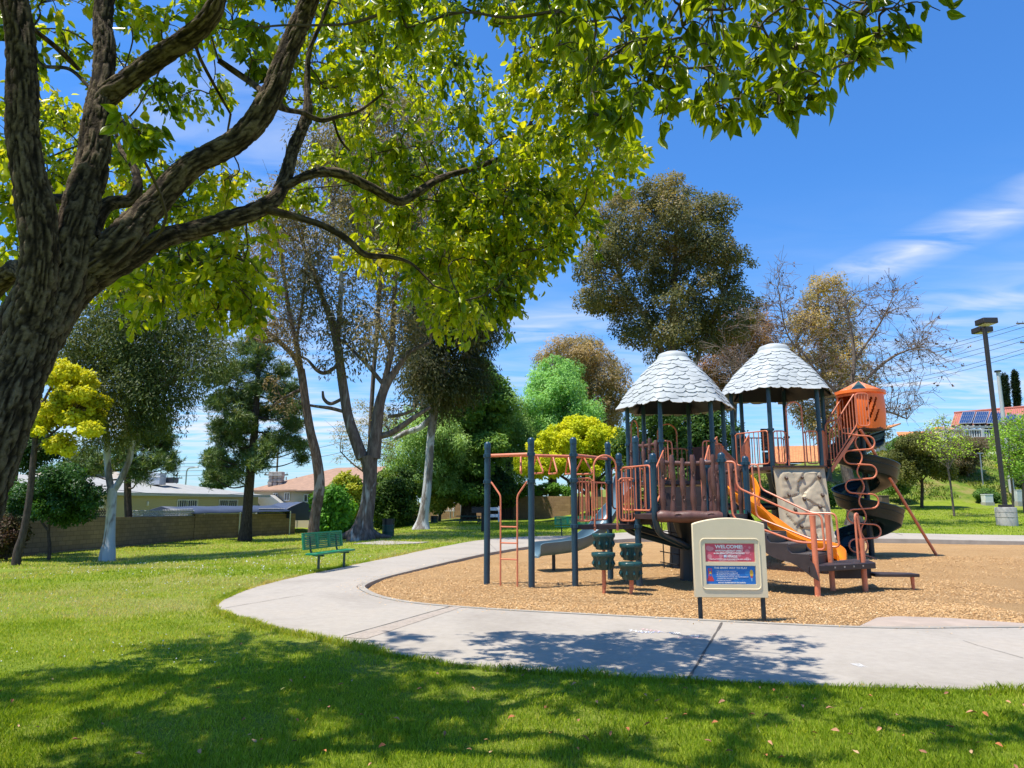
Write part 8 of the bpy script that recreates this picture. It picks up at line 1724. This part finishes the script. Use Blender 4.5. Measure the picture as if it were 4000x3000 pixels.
for li, l in enumerate(LIMBS):
    q = to3(o, YT, l); q[:, 3] *= .92; c_ = crom(q, 14); seg = np.linalg.norm(np.diff(c_[:, :3], axis=0), axis=1); s_ = np.concatenate([[0], np.cumsum(seg)]); big_ = q[:, 3].max() > .04
    step = .018 if big_ else .05; ss = np.arange(0, s_[-1], step); c_ = np.stack([np.interp(ss, s_, c_[:, i]) for i in range(4)], -1); wv_ = np.stack([vn3(ss*2.6, ss*0+li*3.7, ss*0+k*11.0)-.5 for k in range(3)], -1); c_[:, :3] += wv_*np.minimum(c_[:, 3:4]*.75, .06)
    skel.append(c_); n_ = int(np.clip(2*np.pi*np.median(q[:, 3])/.0085, 24, 150)) if big_ else 8; d, A, B = frames(c_[:, :3]); th = np.arange(n_)*2*np.pi/n_; r_ = np.maximum(c_[:, 3], .004)
    TH, SS = np.meshgrid(th, ss); RR = np.repeat(r_[:, None], n_, 1); cx_, sx2 = np.cos(TH)*RR, np.sin(TH)*RR
    wob = .13*(vn3(np.cos(TH)*1.2+li*5, np.sin(TH)*1.2, SS*2.4)-.5)*2+.07*(vn3(np.cos(TH)*2.6+li*5, np.sin(TH)*2.6, SS*7)-.5)
    wx_ = 1.1*(vn3(cx_*12+li, sx2*12, SS*9)-.5); w1 = vn3(cx_*52+li*9+wx_*1.5, sx2*52+wx_*1.5, SS*8.5+wx_); w3 = vn3(cx_*40+li*4-wx_, sx2*40, SS*24.0); w2 = vn3(cx_*100+li*7, sx2*100, SS*30)
    ridge = np.clip(np.abs(2*w1-1)*2.4, 0, 1)*np.clip(np.abs(2*w3-1)*3.2+.25, 0, 1); val = .74*ridge+.26*w2
    disp = RR*(1+wob)+((.030*np.minimum(1, RR/.13))*(val-.5) if big_ else 0)
    V = c_[:, None, :3]+disp[..., None]*(np.cos(TH)[..., None]*A[:, None]+np.sin(TH)[..., None]*B[:, None]); m_ = len(ss); idx = np.arange(m_*n_).reshape(m_, n_)
    F = np.stack([idx[:-1], np.roll(idx[:-1], -1, 1), np.roll(idx[1:], -1, 1), idx[1:]], -1).reshape(-1, 4); Vb.append(V.reshape(-1, 3)); Fb.append(F+off_); Rb.append(val.ravel()); off_ += m_*n_
tk = np_mesh('trunk', np.vstack(Vb), np.vstack(Fb), m_bark, MT, smooth=True); at = tk.data.attributes.new('ridge', 'FLOAT', 'POINT'); at.data.foreach_set('value', np.concatenate(Rb).astype(np.float32))
SK0 = np.vstack([s[s[:, 3] < .075] for s in skel]); tw = MB()
def leafy(cl, per, L, W, near=False, seed=0, dr=.9):
    """each clump: a twig from the nearest limb, side shoots, leaves hanging along the shoots"""
    rs = np.random.default_rng(900+seed); Cs, Ds, Ls, tn = [], [], [], []; SK = SK0
    cl = sorted(cl, key=lambda c_: float(np.min(np.linalg.norm(SK[:, :3]-np.array(c_[:3]), axis=1))))
    for ci, c_ in enumerate(cl):
        c3_, r_ = np.array(c_[:3]), c_[3]; d_ = np.linalg.norm(SK[:, :3]-c3_, axis=1)+np.maximum(0, c3_[2]-SK[:, 2])*.0; j = int(d_.argmin()); a_ = SK[j, :3]; dist = np.linalg.norm(c3_-a_)
        path = crom(np.array([a_, a_+(c3_-a_)*.4+rs.normal(0, .08, 3)*dist+np.array((0, 0, .10*dist)), a_+(c3_-a_)*.75+rs.normal(0, .06, 3)*dist+np.array((0, 0, .07*dist)), c3_]), 4); tw.tube(path, np.linspace(min(.018, .006+.005*dist), .0045, len(path)), 5, caps=False); SK = np.vstack([SK, np.column_stack([path[3:], np.full(len(path)-3, .01)])])
        ns_ = max(4, int(9*(r_/.4)**1.3)) if not near else max(4, int(6*(r_/.22))); nl_ = per*(r_/.4)**2 if not near else per; tone0 = rs.normal(0, .10)
        for k in range(ns_):
            s0 = path[rs.integers(len(path)*2//3, len(path))]; e = c3_+unit(rs.normal(0, 1, 3)*np.array((1, 1, .7)))*r_*rs.uniform(.55, 1.1); m_ = (s0+e)/2+np.array((0, 0, .15*np.linalg.norm(e-s0))); e[2] -= .10*r_; cc_ = crom(np.array([s0, m_, e]), 4)
            tw.tube(cc_, np.linspace(.0045, .0022, len(cc_)), 4, caps=False); n_ = max(4, int(nl_/ns_)); t_ = rs.uniform(.25, 1.0, n_)**.8*(len(cc_)-1); i_ = np.minimum(t_.astype(int), len(cc_)-2); f_ = (t_-i_)[:, None]; pt_ = cc_[i_]*(1-f_)+cc_[i_+1]*f_+rs.normal(0, .022 if near else .035, (n_, 3))
            dirn = unit(unit(e-s0)*.45+rs.normal(0, .75, (n_, 3))+np.array((0, 0, -dr))); Cs.append(pt_); Ds.append(dirn); Ls.append(L*rs.uniform(.45, 1.35, n_)); tn.append(np.clip(.50+tone0+rs.normal(0, .17, n_), 0, 1))
    return np.vstack(Cs), np.vstack(Ds), np.concatenate(Ls), np.concatenate(Ls)*W/L*rng.uniform(.8, 1.2, sum(len(q) for q in Ls)), np.concatenate(tn)
def cl3(poly, n, y0, y1, r0, r1, seed):
    rs = np.random.default_rng(seed); return [(*P(*o(q[0], q[1]), rs.uniform(y0, y1)), rs.uniform(r0, r1)) for q in poly_points(poly, n, seed)]
g_cam = [(.04, .08, .006), (.11, .19, .008), (.25, .35, .010), (.42, .50, .014), (.58, .60, .03), (.62, .54, .07)]
m_cam = leaf_mat('camphor_leaf', g_cam, .55, .32, .5)
clA = cl3([(690, 80), (900, 30), (985, 110), (1000, 200), (1040, 260), (1180, 150), (1250, 130), (1330, 280), (1385, 330), (1365, 385), (1270, 415), (1270, 470), (1200, 560), (1120, 585), (1100, 640), (1030, 690), (960, 690), (905, 655), (860, 585), (770, 560), (740, 480), (740, 420), (690, 330), (670, 200)], 58, 5.9, 8.5, .32, .48, 1)
clA += cl3([(850, 420), (1150, 380), (1250, 440), (1180, 550), (1100, 600), (1030, 680), (940, 660), (860, 570), (790, 540)], 22, 6.2, 8.4, .32, .46, 12)
clA += cl3([(480, 0), (700, -20), (900, -20), (960, -60), (980, 60), (850, 120), (720, 180), (640, 260), (560, 160)], 18, 5.0, 6.6, .26, .40, 2)+cl3([(1000, -20), (1250, -20), (1330, 120), (1200, 190), (1060, 90)], 13, 5.0, 6.4, .26, .36, 3)
clA += cl3([(980, 330), (1150, 300), (1290, 400), (1270, 470), (1190, 560), (1110, 590), (1090, 640), (1000, 680), (930, 640), (940, 480)], 11, 6.4, 8.2, .30, .42, 15)+[(*P(*o(x_, y_), 6.9), .28) for x_, y_ in ((1230, 430), (1250, 480), (1345, 345), (1300, 380), (1200, 530), (1130, 590), (1085, 640), (1010, 690), (965, 695), (590, 430), (560, 480), (640, 420))]
C1_, D1_, L1_, W1_, t1_ = leafy(clA, 225, .090, .045, seed=1)
clC = cl3([(0, 260), (60, 200), (130, 250), (200, 330), (330, 330), (420, 350), (520, 400), (505, 540), (545, 640), (540, 690), (480, 700), (420, 610), (310, 690), (220, 600), (150, 560), (0, 560)], 46, 5.8, 8.0, .32, .48, 4)+cl3([(0, -20), (560, -20), (560, 140), (420, 240), (330, 255), (200, 180), (0, 230)], 20, 5.2, 7.4, .26, .38, 5)+cl3([(330, 560), (560, 560), (560, 690), (470, 705), (400, 640), (300, 680)], 12, 5.6, 6.6, .26, .36, 6)+cl3([(-60, 560), (60, 560), (60, 690), (-60, 720)], 6, 6.5, 8, .35, .45, 8)
C2_, D2_, L2_, W2_, t2_ = leafy(clC, 200, .090, .046, seed=2)
rs = np.random.default_rng(21); clD = []
while len(clD) < 28:
    q = np.array((rs.uniform(-8.2, -3.4), rs.uniform(4.6, 8.2), rs.uniform(6.0, 10.0)))
    if q[2] > 1.65+.86*q[1]+.6: clD.append((*q, rs.uniform(.45, .7)))
while len(clD) < 150:
    q = np.array((rs.uniform(-6.8, 3.0), rs.uniform(1.2, 5.2), rs.uniform(4.4, 7.0)))
    bx0, by0 = q[0]+.34*(q[2]-4), q[1]+.13*(q[2]-4)
    if -.15 < bx0 < 1.95 and 2.2 < by0 < 3.9: continue      # keep the sun on the low overhanging bough
    if q[2] > 1.65+.86*q[1]+.55: clD.append((*q, rs.uniform(.34, .55)))
C3_, D3_, L3_, W3_, t3_ = leafy(clD, 215, .11, .062, seed=3)
C, D, Ls, Ws, tt = (np.concatenate(z) for z in zip((C1_, D1_, L1_, W1_, t1_), (C2_, D2_, L2_, W2_, t2_), (C3_, D3_, L3_, W3_, t3_)))
V, F, per = leaf_mesh(C, D, Ls, Ws, 'hex', .16, .16); np_mesh('crown', V, F, m_cam, MT, rnd=np.repeat(tt, per))
clB = cl3([(1180, -50), (1960, -60), (1930, 40), (1890, 100), (1830, 150), (1735, 225), (1600, 245), (1500, 225), (1400, 235), (1330, 270), (1250, 220), (1200, 100)], 44, 2.7, 3.5, .13, .20, 7)+[(*P(*o(x_, y_), 3.0), .10) for x_, y_ in ((1740, 215), (1680, 225), (1560, 235), (1440, 235), (1340, 260), (1850, 130), (1900, 80), (1290, 250))]+[(*P(*o(300, 290), 3.4), .12), (*P(*o(335, 330), 3.4), .12), (*P(*o(270, 270), 3.4), .09), (*P(*o(560, 60), 3.2), .12), (*P(*o(880, 60), 3.2), .12), (*P(*o(850, 20), 3.2), .12)]
C, D, Ls, Ws, tt = leafy(clB, 38, .088, .044, True, 4, 1.3); V, F, per = leaf_mesh_full(C, D, Ls, Ws); m_near = leaf_mat('camphor_leaf_near', [(.06, .10, .008), (.13, .20, .010), (.24, .33, .012), (.36, .43, .018), (.48, .50, .03)], .62, .3, .5)
np_mesh('near_leaves', V, F, m_near, MT, rnd=np.repeat(np.clip(tt-.05, 0, 1), per)); tw.build('twigs', m_twig, MT, smooth=0)

# ------------------------------------------------------------------ fallen leaves, one object each
LV = []
for k, col_ in enumerate(((.44, .15, .05), (.44, .22, .11), (.27, .12, .06), (.46, .29, .15), (.34, .34, .08))):
    st = [(0, 0), (.2, .3), (.45, .45), (.7, .32), (1, 0)]; V = []; rs = random.Random(k)
    for t_, w_ in st:
        for s_ in (-1, -.5, 0, .5, 1): V.append((t_-.5, s_*w_*.55, .16*abs(s_)*w_*2*(1+.4*rs.uniform(-1, 1))+.12*math.sin(t_*3+k)+.015))
    mb = MB(); mb.add(V, [(i*5+j, i*5+j+1, (i+1)*5+j+1, (i+1)*5+j) for i in range(4) for j in range(4)])
    ob = mb.build('fallen_leaf', mat('dry_leaf_%d' % k, col_, .8, .3, 30), None, smooth=60); LV.append(ob)
photo_leaves = [(165, 1612, 16), (300, 1643, 18), (548, 1617, 16), (825, 1630, 15), (855, 1568, 12), (1105, 1564, 13), (1180, 1543, 13), (1265, 1612, 18), (1320, 1600, 10), (1355, 1590, 12), (1398, 1580, 13), (1530, 1617, 12), (1575, 1640, 14), (1625, 1560, 13), (1655, 1560, 10), (1735, 1540, 10), (1795, 1545, 14), (1860, 1543, 10), (1940, 1560, 12), (1995, 1640, 12), (2055, 1585, 14), (2100, 1553, 18), (2130, 1556, 12), (2015, 1600, 9), (1805, 1595, 13), (1560, 1530, 12), (1420, 1525, 12), (1290, 1530, 10), (1010, 1530, 9), (905, 1500, 8), (735, 1490, 9), (610, 1500, 8), (470, 1500, 8), (80, 1585, 9), (25, 1527, 9), (220, 1578, 9), (430, 1640, 13), (640, 1570, 9), (780, 1560, 9), (690, 1525, 7), (1130, 1470, 9), (1240, 1490, 9), (1480, 1500, 9), (1700, 1520, 9), (1880, 1515, 8), (2045, 1510, 9), (2180, 1530, 9), (2160, 1625, 12), (1850, 1640, 12), (1250, 1570, 10), (945, 1465, 7), (850, 1455, 7), (560, 1475, 7), (355, 1510, 8), (1060, 1640, 11), (700, 1640, 11), (960, 1600, 10), (1480, 1560, 10), (1690, 1655, 13), (1760, 1600, 11), (1900, 1590, 11), (2100, 1640, 11), (520, 1400, 6), (440, 1420, 6), (285, 1435, 6), (600, 1440, 6), (130, 1430, 6), (60, 1470, 7), (1545, 1575, 11), (1190, 1600, 10)]
rs = random.Random(5); spots_ = [(G(*o(x_, y_)), s_) for x_, y_, s_ in photo_leaves]
for _ in range(60):
    x_, y_ = rs.uniform(-4.6, 4.6), rs.uniform(4.3, 7.0)
    if lawn_ok(np.array([x_]), np.array([y_]))[0]: spots_.append(((x_, y_, float(gz(x_, y_))), rs.uniform(6, 11)*5.2/y_))
for k, (p, s_) in enumerate(spots_):
    if not lawn_ok(np.array([p[0]]), np.array([p[1]]))[0]: continue
    ki = 4 if rs.random() < .06 else rs.randrange(4); ob = LV[ki].copy(); COL.objects.link(ob); sz = s_*1.8083/2730*p[1]*1.3; ob.location = (p[0], p[1], p[2]+.042); ob.scale = (sz, sz, sz); ob.rotation_euler = (rs.uniform(-.5, .5), rs.uniform(-.5, .5), rs.uniform(0, 6.28))
    tag(ob, 'single dry fallen leaf lying on the foreground grass', 'fallen leaf', 'fallen leaves on the foreground lawn')
for ob in LV: bpy.data.objects.remove(ob)
# roots at the foot of the forked eucalyptus and ivy at the pine
# ------------------------------------------------------------------ camera
settle()
cam = bpy.data.cameras.new("camera"); co = bpy.data.objects.new("camera", cam); COL.objects.link(co)
cam.sensor_width = 36; cam.lens = FPX/4000*36; cam.clip_end = 3000; cam.clip_start = 0.05
co.location = (0, 0, EYE); co.rotation_euler = (R(90)+PITCH, 0, 0); scene.camera = co
vs = scene.view_settings; scene.display_settings.display_device = 'sRGB'
vs.view_transform = 'Standard'; vs.look = 'None'; vs.exposure = 0.75; vs.gamma = 1.0; vs.use_curve_mapping = False
scene.cycles.max_bounces = 6; scene.cycles.diffuse_bounces = 3; scene.cycles.glossy_bounces = 2; scene.cycles.transmission_bounces = 4; scene.cycles.transparent_max_bounces = 4
scene.cycles.caustics_reflective = False; scene.cycles.caustics_refractive = False; scene.cycles.sample_clamp_indirect = 6
